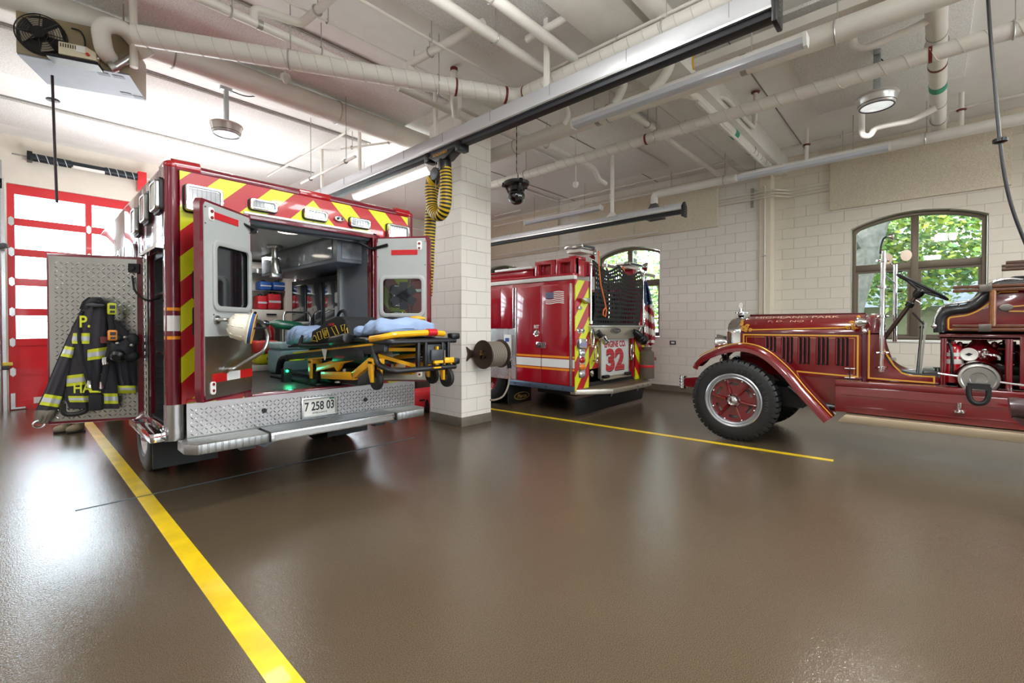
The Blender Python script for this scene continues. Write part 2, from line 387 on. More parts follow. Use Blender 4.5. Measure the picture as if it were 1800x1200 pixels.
# painted floor lines
YL=mat('yellow_line','e6c21a',.3,0,.3,vary=.18,vscale=5)
m=MB(); m.prism([(.70,-3.),(.815,-3.),(.80,5.09),(.69,5.09)],0,.0025,'z'); m.prism([(.69,5.12),(.80,5.12),(.765,11.9),(.655,11.9)],0,.0025,'z'); struct(m.build('trim_2',YL))
def lp(u,v): return at(u,v,z=0)
p=lp(864,718.5);q=lp(1465,809.5); d=(q-p).normalized(); n=Vector((-d.y,d.x,0))*.045
m=MB(); e=p-d*4
m.prism([(e-n)[:2],(e+n)[:2],(q+n)[:2],(q-n)[:2]],0,.0025,'z'); struct(m.build('trim_3',YL))
JT=mat('floor_joint','4a5864',.6)
m=MB(); m.prism([(.3,5.098),(3.6,5.098),(3.6,5.11),(.3,5.11)],0,.003,'z'); struct(m.build('trim_4',JT))
# ================================================================ outside
GR=mat('grass','38512a',.9,vary=.3,vscale=3)
struct(MB().box(XR2+.4,-30,-.3,45,40,-.05).build('ground_outside',GR)); 
PAVE=mat('concrete_apron','cfcac0',.8,vary=.05)
struct(MB().box(-20,YF+.36,-.3,XR2+.4,45,-.02).build('ground_apron',PAVE)); struct(MB().box(-20,-40,-.3,XR2+.4,YB-.36,-.02).build('ground_yard',PAVE))
LEAF=[]
for nm,c in (('leaf_light','98a53c'),('leaf_mid','648739'),('leaf_deep','4d7346')):
    mm=mat(nm,c,.6,vary=.2); mm.node_tree.nodes['Principled BSDF'].inputs['Transmission Weight'].default_value=0; LEAF.append(mm)
BARK=mat('bark','4c4943',.9,vary=.35,vscale=9,bump=.8,bscale=30)
def tree(label,x,y,r,h,lean,crown,seed,n=8000,ls=.15):
    random.seed(seed); t=thing('leafy_tree',label,'tree',(x,y,-.05),'trees outside the windows')
    m=MB(); pts=[(x+lean[0]*k+.05*math.sin(3*k+seed),y+lean[1]*k,-.05+h*k) for k in [i/8 for i in range(9)]]
    m.tube(pts,[r*(1.25-.25*min(1,i/2))*(1-.45*i/8) for i in range(9)],12)
    for i in range(6):
        b=Vector(pts[3+i%5]); a=random.uniform(0,2*PI); q=b+Vector((math.cos(a)*2,math.sin(a)*2,1.3)); m.tube([b,(b+q)/2+Vector((0,0,.2)),q],[r*.35,r*.22,r*.08],7)
    m.build('trunk',BARK,t)
    m=MB()
    for cx,cy,cz,rx,ry,rz in crown:
        for i in range(int(n/len(crown))):
            while True:
                a=Vector((random.uniform(-1,1),random.uniform(-1,1),random.uniform(-1,1)))
                if .25<a.length<1: break
            # leaf sprays gather in loose clumps
            c=Vector((cx+a.x*rx,cy+a.y*ry,cz+a.z*rz)); d=Vector((random.gauss(0,1),random.gauss(0,1),random.gauss(0,.5))).normalized(); e=d.orthogonal().normalized(); L=ls*random.uniform(.7,1.6)
            m.mi(random.choice((0,0,1,1,2))); m.add([c,c+d*L*.5+e*L*.35,c+d*L,c+d*L*.5-e*L*.35],[(0,1,2,3)])
    m.build('foliage',LEAF,t,keep=True); return t
tree('pale thick-trunked tree leaning outside left half of the big arched window',14.6,2.15,.42,9,(.5,-2.2),[(16.5,1,5.2,2,2.6,1.6),(17,2.6,3.6,1.8,2,1.5)],1)
tree('leafy tree with slim grey trunk behind right half of big arched window',17.5,-2.3,.22,8,(.2,.2),[(17.3,-1.0,4.6,2,2.6,1.9),(17.5,-2.6,3.2,1.6,2.2,1.3),(18.5,.6,3.2,1.6,1.7,1.2)],2)
tree('second slim grey trunk beside the right jamb of big arched window',18.5,-3.4,.2,8,(.1,.1),[(19,-3,5.4,2.2,2.6,1.6),(20.5,.5,5.6,2,3,1.8)],3,5000)
tree('green tree outside the arched window behind the fire engine',15.5,8.1,.2,7,(.2,.2),[(15.5,8,3.6,2.2,2.4,1.8),(15,6.2,2.4,1.5,1.6,1.3),(16,9.8,5,2,2,1.6)],4,5200,.16)
tree('green tree outside far arched window beyond the fire engine roof',15.5,14.5,.2,7,(.2,.2),[(15.2,14,3.4,2.2,3,1.6)],5,1800,.2)
t=thing('neighbouring_house','pale yellow house with grey roof seen through the big arched window','house',(24,1.2,-.05))
m=MB(); m.box(22,-4,-.05,27,5,2.3); m.build('wall',mat('house_siding','6e6952',.7,vary=.05),t)
m=MB(); m.prism([(21.5,2.2),(27.5,2.2),(24.5,4.0)],-4.4,5.4,'y'); m.build('roof',mat('house_shingles','474d55',.8,vary=.15,vscale=20),t)
m=MB(); m.box(21.96,2.0,.0,22.0,3.0,2.0); m.build('door',mat('house_door','666a62',.5),t)
# ================================================================ light
LDN=66; LUP=36; LHB=40
w=bpy.data.worlds.new('world'); S.world=w; w.use_nodes=True; nt=w.node_tree; bg=nt.nodes['Background']; bg.inputs[0].default_value=(.79,.895,1,1); bg.inputs[1].default_value=12.0
def lamp(name,ty,loc,rot,en,col=(1,1,1),sx=1,sy=1):
    l=bpy.data.lights.new(name,ty); l.energy=en; l.color=col
    if ty=='AREA': l.shape='RECTANGLE'; l.size=sx; l.size_y=sy
    o=bpy.data.objects.new(name,l); C.objects.link(o); o.location=loc; o.rotation_euler=rot; return o
sun=lamp('sun','SUN',(20,-10,20),(0,0,0),4.5,(1,.95,.86)); sun.data.angle=.01
sun.rotation_euler=Vector((.25,-.62,-.74)).to_track_quat('-Z','Y').to_euler()
for (a,c) in BAYS:
    o=lamp('daylight_portal','AREA',((a+c)/2,YF+.3,2.5),(-PI/2,0,0),1,sx=c-a,sy=3); o.data.cycles.is_portal=True
for (a,c) in ((-.1,4.1),(5.5,9.6)):
    o=lamp('daylight_portal','AREA',((a+c)/2,YB-.3,2.5),(PI/2,0,0),1,sx=c-a,sy=3); o.data.cycles.is_portal=True
for (a,c,zb,zs,za,x) in WIN:
    o=lamp('daylight_portal','AREA',(x+.33,(a+c)/2,2.35),(0,PI/2,0),1,sx=2.1,sy=c-a); o.data.cycles.is_portal=True
# ================================================================ ambulance
A=thing('ambulance','maroon ambulance with yellow chevron rear, back doors swung open, by the column','ambulance',(1.99,4.5,0))
AX0,AX1,AY,AYF,AZ=.80,3.17,4.5,8.85,2.84
def chev(t,q):
    xc=1.994; xx=t.math('SUBTRACT',xc,t.math('ABSOLUTE',t.math('SUBTRACT',q[0],-.004)))   # object x is measured from the root
    tt=t.math('SUBTRACT',q[2],xx); return t.math('LESS_THAN',t.math('FRACT',t.math('DIVIDE',t.math('SUBTRACT',tt,.954-.413*10),.413)),.5)
CHEV=stripes('rear_chevron',chev,'b3141f','d6dc16',.3,.5)
SHEET=mat('tread_sheet','b4b4b2',.3,1.,vary=.06); BARS=mat('tread_bar','d2d2d0',.2,1.)
PLX=plate('tread_plate_xz',0,2); PLYZ=plate('tread_plate_yz',1,2); PLXY=plate('tread_plate_xy',0,1,'a3a3a1',.38)
# box body: left side with open rear compartment, right side with side doorway, front, roof, floor
m=MB(); t=.07
m.box(AX0,AY+.02,.62,AX0+t,4.6,AZ-.05); m.box(AX0,4.6,2.13,AX0+t,5.27,AZ-.05); m.box(AX0,5.27,.62,AX0+t,5.5,AZ-.05); m.box(AX0,5.5,.86,AX0+t,6.5,AZ-.05); m.box(AX0,6.5,.62,AX0+t,AYF,AZ-.05)
m.box(AX1-t,AY+.02,.62,AX1,5.5,AZ-.05); m.box(AX1-t,5.5,.86,AX1,6.5,AZ-.05); m.box(AX1-t,6.5,.62,AX1,7.0,AZ-.05); m.box(AX1-t,7.0,2.35,AX1,7.62,AZ-.05); m.box(AX1-t,7.62,.62,AX1,AYF,AZ-.05)
m.box(AX0,AYF-.07,.62,AX1,AYF,AZ-.05); m.box(AX0+.03,AY+.02,AZ-.07,AX1-.03,AYF,AZ-.01)
# opening returns
m.box(1.36,AY-.006,.86,1.42,AY+.12,2.5); m.box(2.635,AY-.006,.86,2.72,AY+.12,2.5); m.box(1.36,AY+.0,2.46,2.69,AY+.12,2.52); m.box(1.42,AY-.005,.85,2.635,AY+.1,.885)
m.build('body',MAROON,A,bevel=.006)
m=MB()
m.frame([(.9,.86),(3.09,.86),(3.09,2.765),(.9,2.765)],[(1.42,.87),(2.635,.87),(2.635,2.5),(1.42,2.5)],AY,AY+.03,'y'); m.build('chevron_panel',CHEV,A)
m=MB()
for x,s in ((AX0+.055,1),(AX1-.045,-1)): m.cyl((x,AY+.055,.855),(x,AY+.055,2.79),.056,n=20)
m.each('corner_post',mat('post_maroon','6d1224',.34,0,.35,vary=.05),A)
m=MB(); m.tube([(AX0+.055,AY+.055,2.79),(AX1-.045,AY+.055,2.79)],.05,14); m.tube([(AX0+.055,AY+.055,2.79),(AX0+.055,AYF,2.79)],.05,14); m.tube([(AX1-.045,AY+.055,2.79),(AX1-.045,AYF,2.79)],.05,14); m.each('roof_rail',MAROON,A)
m=MB()
for x,s in ((AX0+.055,1),(AX1-.045,-1)):
    m.ball((x,AY+.055,2.80),.062,(1,1,.75)); m.tube([(x,AY+.055,2.805),(x+.19*s,AY+.055,2.81)],.058,14); m.tube([(x,AY+.055,2.805),(x,AY+.2,2.805)],.058,14)
m.each('corner_marker_lamp',LENSRED,A,per=3)
m=MB(); m.box(1.85,AY-.004,2.765,2.17,AY+.1,2.835); m.build('centre_marker_lamp',LENSRED,A,bevel=.02)
m=MB(); m.box(1.365,AY-.012,2.50,2.64,AY+.004,2.522); m.build('drip_rail',WHITE,A,bevel=.003)
# post bands (reflective)
m=MB(); n2=MB()
for z0,z1,mm in ((1.625,1.65,n2),(1.46,1.585,m),(1.392,1.418,n2)): mm.lathe([(.0575,z0),(.0575,z1)],(AX0+.055,AY+.055,0),n=24,a0=PI*.0,a1=2*PI*.999)
m.build('white_band',WHITEREF,A); n2.build('orange_band',ORANGE,A)
# lamps on the rear face
def lamp_rear(name,x0,z0,x1,z1,lm,d=.05,r=.025):
    m=MB(); m.frame(rrect(x0,z0,x1,z1,r),rrect(x0+.022,z0+.02,x1-.022,z1-.02,r*.6),AY-d,AY+.002,'y'); b=m.build(name,CHROME,A,bevel=.004)
    m=MB(); m.frame(rrect(x0-.008,z0-.008,x1+.008,z1+.008,r+.008),rrect(x0,z0,x1,z1,r),AY-.014,AY,'y'); m.build('gasket',BLACK,b)
    m=MB(); m.prism(rrect(x0+.022,z0+.02,x1-.022,z1-.02,r*.6),AY-d*.62,AY,'y')
    k=int((x1-x0)/.035)
    m.build('lens',lm,b)
    m=MB()
    for i in range(1,k):
        x=x0+.022+(x1-x0-.044)*i/k; m.box(x-.002,AY-d*.66,z0+.022,x+.002,AY-d*.5,z1-.022)
    m.each('lens_rib',mat('lens_grey','8c9094',.15,.3,.6),b)
    return b
lab(lamp_rear('scene_lamp',.925,2.44,1.195,2.655,LENS,.06),'large square chrome work lamp at upper left of the rear')
lab(lamp_rear('scene_lamp',2.80,2.42,3.075,2.645,LENS,.06),'large square chrome work lamp at upper right of the rear')
for x0,x1 in ((1.407,1.637),(1.883,2.114),(2.358,2.587)): lamp_rear('warning_lamp',x0,2.545,x1,2.64,LENS)
for z in (1.42,1.72): lamp_rear('tail_lamp',.985,z,1.12,z+.24,LENS,.05)
for z in (1.42,1.72): lamp_rear('tail_lamp',2.86,z,3.0,z+.24,LENS,.05)
m=MB(); m.prism(ell(2.246,2.6,.05,.028),AY-.03,AY,'y'); b=m.build('backup_camera',ALU,A,bevel=.006); m=MB(); m.cyl((2.225,AY-.04,2.6),(2.225,AY-.02,2.6),.014); m.cyl((2.27,AY-.036,2.6),(2.27,AY-.02,2.6),.01); m.each('camera_lens',BLACKP,b)
# tread-plate skirt, bumper step, licence plate
m=MB(); m.box(.93,AY-.012,.57,3.17,AY+.03,.862); m.lathe([(.0,.57),(.068,.57),(.068,.862),(0,.862)],(AX0+.062,AY+.055,0),n=24); m.box(AX0-.006,AY+.05,.57,AX0+.07,4.58,.862); sk=m.build('rear_skirt',SHEET,A); m=MB(); tread(m,lambda u,v,h:(u,AY-.012-h,v),.95,.585,3.16,.85); m.build('tread_pattern',BARS,sk)
m=MB(); m.frame([(1.85,.6),(2.21,.6),(2.21,.8),(1.85,.8)],[(1.872,.62),(2.188,.62),(2.188,.78),(1.872,.78)],AY-.035,AY-.01,'y'); b=m.build('plate_frame',STEEL,A,bevel=.004)
m=MB(); m.box(1.872,AY-.02,.62,2.188,AY-.014,.78); lp_=m.build('licence_plate',mat('plate_white','e2e0d6',.35),A)
INK=mat('black_ink','141414',.5)
text('7 258 03','plate_number',INK,Matrix.Translation((2.03,AY-.0205,.71))@BACK,.295,.088,lp_,bold=.02)
text('AMBULANCE','plate_word',INK,Matrix.Translation((2.03,AY-.0205,.643))@BACK,.15,.018,lp_)
m=MB(); m.box(2.13,AY-.0225,.762,2.18,AY-.02,.778); m.build('plate_sticker',mat('green_sticker','1f7a52',.4),lp_)
m=MB()
for x,z in ((1.52,.727),(2.532,.707)): m.cyl((x,AY-.02,z),(x,AY,z),.022,n=14)
m.each('rub_button',BLACK,A)
m=MB(); m.box(.93,AY-.03,.872,1.03,AY-.0,.9); m.build('red_reflector',REDREF,A,bevel=.008)
lab(MB().box(2.98,AY-.03,.872,3.08,AY,.9).build('red_reflector',REDREF,A,bevel=.008),'small red reflector at right end of the rear')
m=MB(); Y0,Y1=4.16,4.46
m.prism([(.93,Y0),(1.45,Y0),(1.45,Y1),(.86,Y1),(.86,Y0+.09)],.50,.58,'z'); m.prism([(2.72,Y0),(3.06,Y0),(3.13,Y0+.09),(3.13,Y1),(2.72,Y1)],.50,.58,'z'); m.each('rear_step_end',PLXY,A,bevel=.01)
m=MB(); m.box(1.47,Y0+.02,.50,2.70,Y1,.575); s=m.build('rear_step',ALU,A,bevel=.006)
m=MB(); m.box(1.47,Y0+.03,.575,2.70,Y1,.585); m.build('step_grating',plate('tread_dark',0,1,'77787a',.35,.03),s)
m=MB(); m.box(1.5,Y0+.012,.515,2.67,Y0+.02,.56); m.build('step_strip',STEEL,s)
m=MB(); m.prism([(1.35,.50),(1.5,.50),(1.42,.465)],Y0+.02,Y1,'y'); m.prism([(2.62,.50),(2.76,.50),(2.7,.465)],Y0+.02,Y1,'y'); m.box(1.3,4.4,.42,1.42,5.4,.52); m.box(2.6,4.4,.42,2.72,5.4,.52); m.each('step_bracket',DGREY,A)
# chassis
m=MB(); m.box(1.45,4.6,.42,1.6,11.0,.62); m.box(2.35,4.6,.42,2.5,11.0,.62); m.cyl((.95,6,.4),(3.02,6,.4),.07); m.ball((1.98,6,.4),.2,(1.1,1,1)); m.box(.9,5.5,.62,3.1,8.8,.8); m.box(.9,4.6,.62,1.4,5.5,.7); m.box(2.6,4.6,.62,3.1,5.5,.7); m.build('chassis',mat('undercoat','1c1c1e',.7),A)
RIMA=mat('polished_rim','dcdcda',.15,1.)
def wheel(name,x0,x1,y,r,rim,parent,tm=BLACK,hub=True,side=-1):
    xc=(x0+x1)/2; w=(x1-x0)/2
    m=MB(); m.lathe([(r*.58,-w*.8),(r*.62,-w*.95),(r*.82,-w),(r*.95,-w*.86),(r*.985,-w*.72),(r,-w*.66),(r,-w*.34),(r*.975,-w*.33),(r*.975,-w*.28),(r,-w*.27),(r,w*.27),(r*.975,w*.28),(r*.975,w*.33),(r,w*.34),(r,w*.66),(r*.985,w*.72),(r*.95,w*.86),(r*.82,w),(r*.62,w*.95),(r*.58,w*.8)],(xc,y,r),(1,0,0),48); t=m.build(name,tm,parent)
    m=MB(); m.lathe([(r*.6,w*.8),(r*.6,-w*.8),(r*.56,-w*.86),(r*.53,-w*.6),(r*.5,-w*.2),(r*.3,-w*.05),(r*.16,-w*.3),(r*.14,-w*.55),(0,-w*.6)],(xc,y,r),(-side,0,0),32); rm=m.build('rim',rim,t)
    m=MB()
    for i in range(8):
        a=2*PI*i/8; m.cyl((xc+side*w*.05,y+r*.36*math.cos(a),r+r*.36*math.sin(a)),(xc+side*w*.3,y+r*.36*math.cos(a),r+r*.36*math.sin(a)),.014,n=8)
    m.each('lug_nut',CHROME,t); return t
for x0,x1,sd in ((.86,1.10,-1),(1.13,1.37,-1),(2.6,2.84,1),(2.87,3.11,1)): wheel('rear_wheel',x0,x1,6.0,.40,RIMA,A,side=sd)
for x0,x1,sd in ((.95,1.19,-1),(2.78,3.02,1)): wheel('front_wheel',x0,x1,10.0,.40,RIMA,A,side=sd)
m=MB()
for x0,x1 in ((.86,1.40),(2.57,3.11)): m.box(x0,5.46,.13,x1,5.475,.64)
fl=m.each('mud_flap',BLACK,A)[0]; GREYINK=mat('grey_ink','a9abad',.5)
text('HORTON','flap_lettering',GREYINK,Matrix.Translation((1.2,5.457,.47))@BACK,.5,.085,fl,bold=.02); text('EMERGENCY VEHICLES','flap_small_lettering',GREYINK,Matrix.Translation((1.2,5.457,.39))@BACK,.5,.03,fl)
m=MB(); m.box(.69,4.5,.575,AX0,5.5,.65); m.build('side_step',CHROME,A,bevel=.012)
m=MB(); m.box(.74,6.55,.5,AX0,8.6,.58); m.build('running_board',PLXY,A,bevel=.01)
m=MB(); m.box(AX0-.012,4.6,.65,AX0+.1,5.27,.69); m.build('compartment_sill',CHROME,A,bevel=.006)
# cab beyond the box
m=MB(); m.prism([(8.9,.55),(11.1,.55),(11.3,.75),(11.3,1.15),(10.3,1.35),(9.85,2.05),(8.9,2.1)],.98,2.99,'x'); m.build('cab',MAROON,A,bevel=.05,seg=3)
m=MB(); m.prism([(9.05,1.35),(10.1,1.35),(9.75,1.98),(9.05,1.98)],.972,3.0,'x'); m.build('cab_window',mat('dark_glass','15191c',.05,0,1.),A)
m=MB(); m.tube([(.98,9.9,1.35),(.8,9.9,1.4)],.02); m.box(.68,9.85,1.25,.86,9.92,1.7); m.build('side_mirror',BLACKP,A,bevel=.02)
# left side dress: lamps, letters, vent grille
for y0,z0,lm in ((4.56,2.44,LENS),(5.02,2.42,LENSRED),(5.5,2.38,LENS)):
    m=MB(); m.frame(rrect(y0,z0,y0+.22,z0+.24,.03),rrect(y0+.02,z0+.02,y0+.2,z0+.22,.02),AX0-.055,AX0,'x'); b=m.build('side_lamp',STEEL,A,bevel=.005)
    m=MB(); m.prism(rrect(y0+.02,z0+.02,y0+.2,z0+.22,.02),AX0-.048,AX0,'x'); m.build('lens',lm,b)
    m=MB(); m.frame(rrect(y0-.02,z0-.02,y0+.24,z0+.26,.04),rrect(y0,z0,y0+.22,z0+.24,.03),AX0-.025,AX0,'x'); m.build('gasket',BLACK,b)
SILV=mat('silver_letter','dfe0e4',.3)
e_=at(246,440,x=AX0); text('HIGHLAND','side_lettering',SILV,Matrix.Translation((AX0-.003,e_.y+.95,e_.z+.02))@SIDE,1.9,.27,A,bold=.02)
m=MB(); m.prism(rrect(5.75,2.0,6.15,2.32,.08),AX0-.03,AX0,'x'); b=m.build('intake_vent',ALU,A,bevel=.01)
m=MB()
for i in range(5): m.box(AX0-.036,5.8+i*.065,2.04,AX0-.03,5.83+i*.065,2.28)
m.each('vent_slat',STEEL,b)
m=MB(); m.box(AX0-.05,4.55,2.13,AX0,5.3,2.16); m.build('side_drip_rail',CHROME,A)
# open tread-plate compartment door
h=Vector((.80,5.25,0)); fr=Vector((.165,5.56,0)); d=(fr-h).normalized(); L=(fr-h).length
nr=Vector((d.y,-d.x,0)); nr=nr if nr.y<0 else -nr
T=Matrix(((d.x,nr.x,0,h.x),(d.y,nr.y,0,h.y),(0,0,1,0),(0,0,0,1)))
DT=T
m=MB(T); m.box(.03,-.04,.655,L,0,2.125); cdr=m.build('compartment_door',MAROON,A,bevel=.008)
m=MB(T); m.box(.075,0,.68,L-.02,.006,2.1); tp_=m.build('tread_panel',SHEET,cdr); m=MB(T); tread(m,lambda u,v,h:(u,.006+h,v),.08,.69,L-.03,2.09,.036); m.build('tread_pattern',BARS,tp_)
m=MB(T); m.box(.0,-.02,.67,.03,.004,2.11)
for i in range(24): m.cyl((.022,.008,.70+i*.06),(.022,.008,.73+i*.06),.009,n=8)
m.build('piano_hinge',STEEL,cdr)
m=MB(T); m.cyl((.1,.01,2.02),(.1,.05,2.02),.02); m.box(.05,.0,1.98,.13,.03,2.06); m.tube(fillet([(.1,.03,1.95),(.08,.05,1.8),(-.02,.06,1.72),(-.1,.02,1.76)],.08),.008); m.build('door_stay',BLACKM,cdr)
m=MB(T); m.cyl((.34,.006,1.72),(.34,.05,1.74),.008); m.ball((.34,.05,1.745),.014); m.build('coat_hook',STEEL,cdr)
# rear compartment inside
m=MB(); m.box(AX0+.02,4.62,.66,1.34,5.26,.70); m.box(1.32,4.62,.66,1.36,5.26,2.12); m.box(AX0+.05,5.23,.66,1.34,5.27,2.12); m.box(AX0+.05,4.58,.66,1.34,4.62,2.12); m.box(AX0+.05,4.62,2.1,1.34,5.26,2.14); m.build('compartment_liner',plate('tread_dark_yz',1,2,'6a6c70',.4),A)
m=MB(); m.box(AX0+.06,4.62,1.78,1.3,5.25,1.80); m.box(AX0+.06,4.62,1.25,1.3,5.25,1.27); m.each('compartment_shelf',ALU,A)
# rear door leaves
LG=mat('door_lining','a5a8a6',.42,vary=.03); SMG=mat('smoked_glass','12171a',.05,0,1.)
def leaf(h,f,z0,z1,win,bz,rz,left):
    h=Vector(h);f=Vector(f); d=(f-h).normalized(); L=(f-h).length; n=Vector((-d.y,d.x,0)) if left else Vector((d.y,-d.x,0))
    T=Matrix(((d.x,n.x,0,h.x),(d.y,n.y,0,h.y),(0,0,1,0),(0,0,0,1)))
    wx0,wx1,wz0,wz1=win; o=rrect(wx0,wz0,wx1,wz1,.06); N=len(o)
    def outer(a,b,c,e):
        # square outline matched point for point to the rounded window outline
        q=[]
        for (x,z) in o:
            sx=(x-(wx0+wx1)/2)/((wx1-wx0)/2); sz=(z-(wz0+wz1)/2)/((wz1-wz0)/2); k=max(abs(sx),abs(sz)); sx/=k; sz/=k
            q.append(((a+c)/2+sx*(c-a)/2,(b+e)/2+sz*(e-b)/2))
        return q
    m=MB(T); m.frame(outer(0,z0,L,z1),o,-.05,0,'y'); lf=m.build('rear_door',MAROON,A); lab(lf,'left rear door leaf swung open' if left else 'right rear door leaf swung open')
    m=MB(T); m.frame(outer(.02,z0+.02,L-.035,z1-.02),o,0,.006,'y'); m.build('door_lining',LG,lf)
    m=MB(T); m.frame(rrect(wx0-.012,wz0-.012,wx1+.012,wz1+.012,.07),rrect(wx0+.03,wz0+.03,wx1-.03,wz1-.03,.04),.0,.022,'y'); m.build('window_frame',mat('frame_grey','b4b6b4',.35,.3),lf,bevel=.006)
    m=MB(T); m.prism(rrect(wx0+.005,wz0+.005,wx1-.005,wz1-.005,.055),-.02,-.014,'y'); m.build('window_pane',SMG if left else glass('tinted_glass',(.50,.56,.56)),lf)
    m=MB(T); m.box(.02,.006,z0+.02,L-.035,.011,bz); m.build('kick_panel',STEEL,lf)
    m=MB(T); m.box(L*.3,.007,rz,L*.78,.010,rz+.055); m.build('red_reflector',REDREF,lf)
    m=MB(T); w=(L-.12)/3
    for i in range(3): m.mi(0 if i!=1 else 1).box(.015+i*w,.0115,z0+.14,.015+(i+1)*w,.014,z0+.21)
    m.build('reflective_strip',[REDREF,WHITEREF],lf)
    m=MB(T); m.prism(rrect(L-.14,z1-.15,L-.085,z1-.05,.02),.006,.012,'y'); m.prism(rrect(L-.14,z0+.05,L-.085,z0+.15,.02),.011,.017,'y'); m.each('latch_plate',WHITE,lf)
    m=MB(T)
    for z in (z1-.13,z1-.08,z0+.08,z0+.13): m.cyl((L-.112,.006,z),(L-.112,.022,z),.012,n=10)
    m.each('latch_slot',mat('latch_red','7c1418',.4),lf)
    m=MB(T)
    for x,z in [(.03,z1-.05),(L-.05,z1-.06),(.03,(wz1+z1)/2),(L-.05,wz1+.12),(wx0+.01,wz0-.04),(wx1,wz0-.04)]: m.cyl((x,.005,z),(x,.01,z),.006,n=8)
    m.each('screw',DGREY,lf)
    return T,L,lf
TL,LL,lfl=leaf((1.415,4.47,0),(.936,4.07,0),.915,2.475,(.03,.49,1.63,2.17),1.42,2.345,True)
TR,LR,lfr=leaf((2.65,4.47,0),(3.012,3.98,0),.90,2.47,(.06,.55,1.61,2.04),1.35,2.27,False)
m=MB(TR); cx_,cz_=.31,1.83
for a in (PI/2,PI/2+PI/3,PI/2-PI/3):
    c_,s_=math.cos(a),math.sin(a); w_,l_=.045,.15
    m.prism([(cx_+c_*i-s_*j,cz_+s_*i+c_*j) for i,j in ((-l_,-w_),(l_,-w_),(l_,w_),(-l_,w_))],-.013,-.012,'y')
m.build('window_star',mat('star_dark','23282c',.5),lfr)
m=MB(TL); m.tube(fillet([(.46,.01,1.55),(.46,.07,1.55),(.02,.10,1.55),(-.08,.11,1.42),(-.02,.11,1.28),(.36,.07,1.15),(.36,.01,1.15)],.07),.016,12)
for x,z in ((.46,1.55),(.36,1.15)): m.cyl((x,.0,z),(x,.02,z),.035)
m.build('grab_bar',STEEL,lfl)
m=MB(TR); m.tube(fillet([(.06,.01,1.5),(.06,.07,1.5),(.5,.07,1.5),(.5,.01,1.5)],.05),.016,12); m.build('grab_bar',STEEL,lfr)
m=MB(); m.tube(fillet([(1.48,4.62,2.36),(1.42,4.42,2.36),(1.3,4.4,2.4)],.05),.012); m.cyl((1.45,4.5,2.36),(1.43,4.44,2.36),.03); m.build('door_stay',BLACKM,A)
m=MB(); m.tube(fillet([(2.5,4.6,2.42),(2.62,4.5,2.34),(2.72,4.34,2.38)],.05),.016); m.build('door_stay',BLACKM,A)
# interior
IG=mat('cabin_grey','565b62',.4,vary=.04); IW=mat('cabin_white','cfcac0',.4,vary=.03); IF=mat('cabin_floor','2b2d30',.4); ID=mat('cabin_dark','23262b',.3,0,.3)
m=MB(); m.box(1.3,4.6,.82,3.1,7.95,.87); m.build('interior_floor',IF,A)
m=MB(); m.box(1.3,4.55,2.5,3.1,7.95,2.53); m.build('interior_ceiling',mat('cabin_ceiling','b8b6b2',.4),A)
m=MB(); m.box(1.42,4.63,2.42,2.63,4.68,2.5); m.tube([(1.42,4.58,2.45),(2.63,4.58,2.47)],.035,10); m.build('header_roll',IG,A)
m=MB(); m.box(1.30,4.62,.87,1.40,7.9,2.5); m.build('left_cabinet',IW,A)
m=MB(); m.box(2.64,4.6,.87,3.09,5.3,2.5); m.build('rear_cabinet',IG,A,bevel=.008)
m=MB(); m.box(2.63,5.27,.87,2.645,5.31,2.5); m.build('cabinet_edge',ALU,A)
m=MB(); m.box(2.72,5.3,.87,3.09,6.9,2.15); cb=m.build('squad_bench_cabinet',ID,A,bevel=.01)
m=MB(); 
for y0 in (5.36,5.9,6.4): m.prism(rrect(y0,1.5,y0+.44,2.08,.03),2.705,2.725,'x')
m.each('cabinet_door',mat('cabin_smoke','30343b',.12,0,.8),cb,bevel=.004)
m=MB()
for z in (1.45,1.62,1.79): m.prism(rrect(5.33,z,5.5,z+.13,.02),2.69,2.71,'x')
m.each('glove_box',mat('glove_grey','a4a7aa',.3),cb)
m=MB(); m.box(2.35,4.75,2.2,3.09,7.0,2.5); oc=m.build('overhead_cabinet',IG,A,bevel=.01)
m=MB(); m.box(2.34,4.85,2.24,2.352,6.9,2.46); m.box(2.4,4.74,2.24,3.0,4.752,2.46); m.each('sliding_door',mat('smoke_acrylic','6d7176',.1,.2,.6,vary=.3,vscale=7),oc)
# bulkhead and curb-side doorway
m=MB(); m.box(1.3,7.88,.87,3.09,7.95,2.5); m.build('bulkhead',IG,A)
def B(u,v,y=7.5): p=at(u,v,y=y); return p.x,p.z
bx0,bz1=B(440,470); bx1=B(518,470)[0]; sx1=B(503,480)[0]
zs=lambda v: B(470,v)[1]
m=MB(); 
m.box(sx1,7.5,1.05,bx1,7.86,zs(462)); m.box(bx0-.25,7.5,zs(475),sx1,7.86,zs(462)); m.box(bx0-.25,7.5,zs(567),sx1,7.86,zs(544)); m.box(bx0-.25,7.82,.87,sx1,7.87,zs(462)); m.box(bx0-.25,7.5,1.0,bx1,7.86,1.03)
wc=m.build('front_cabinet',IW,A,bevel=.006)
m=MB(); m.box(bx0-.25,7.52,zs(512),sx1,7.84,zs(510)); m.build('cabinet_shelf',ALU,wc)
m=MB(); m.box(bx0-.25,7.50,zs(481),sx1,7.54,zs(474)); m.box(bx0+.1,7.47,zs(482),bx0+.16,7.5,zs(473)); m.build('roller_shutter',ALU,wc)
m=MB(); m.cyl((bx0+.06,7.48,zs(550)),(bx0+.06,7.5,zs(550)),.02); m.box(bx0+.22,7.48,zs(554),bx0+.36,7.5,zs(551)); m.each('drawer_latch',BLACKM,wc)
m=MB(); m.box(bx0-.25,7.78,1.05,sx1,7.82,zs(567)); m.build('cabinet_back',mat('cabin_panel','77797c',.35,.4),wc)
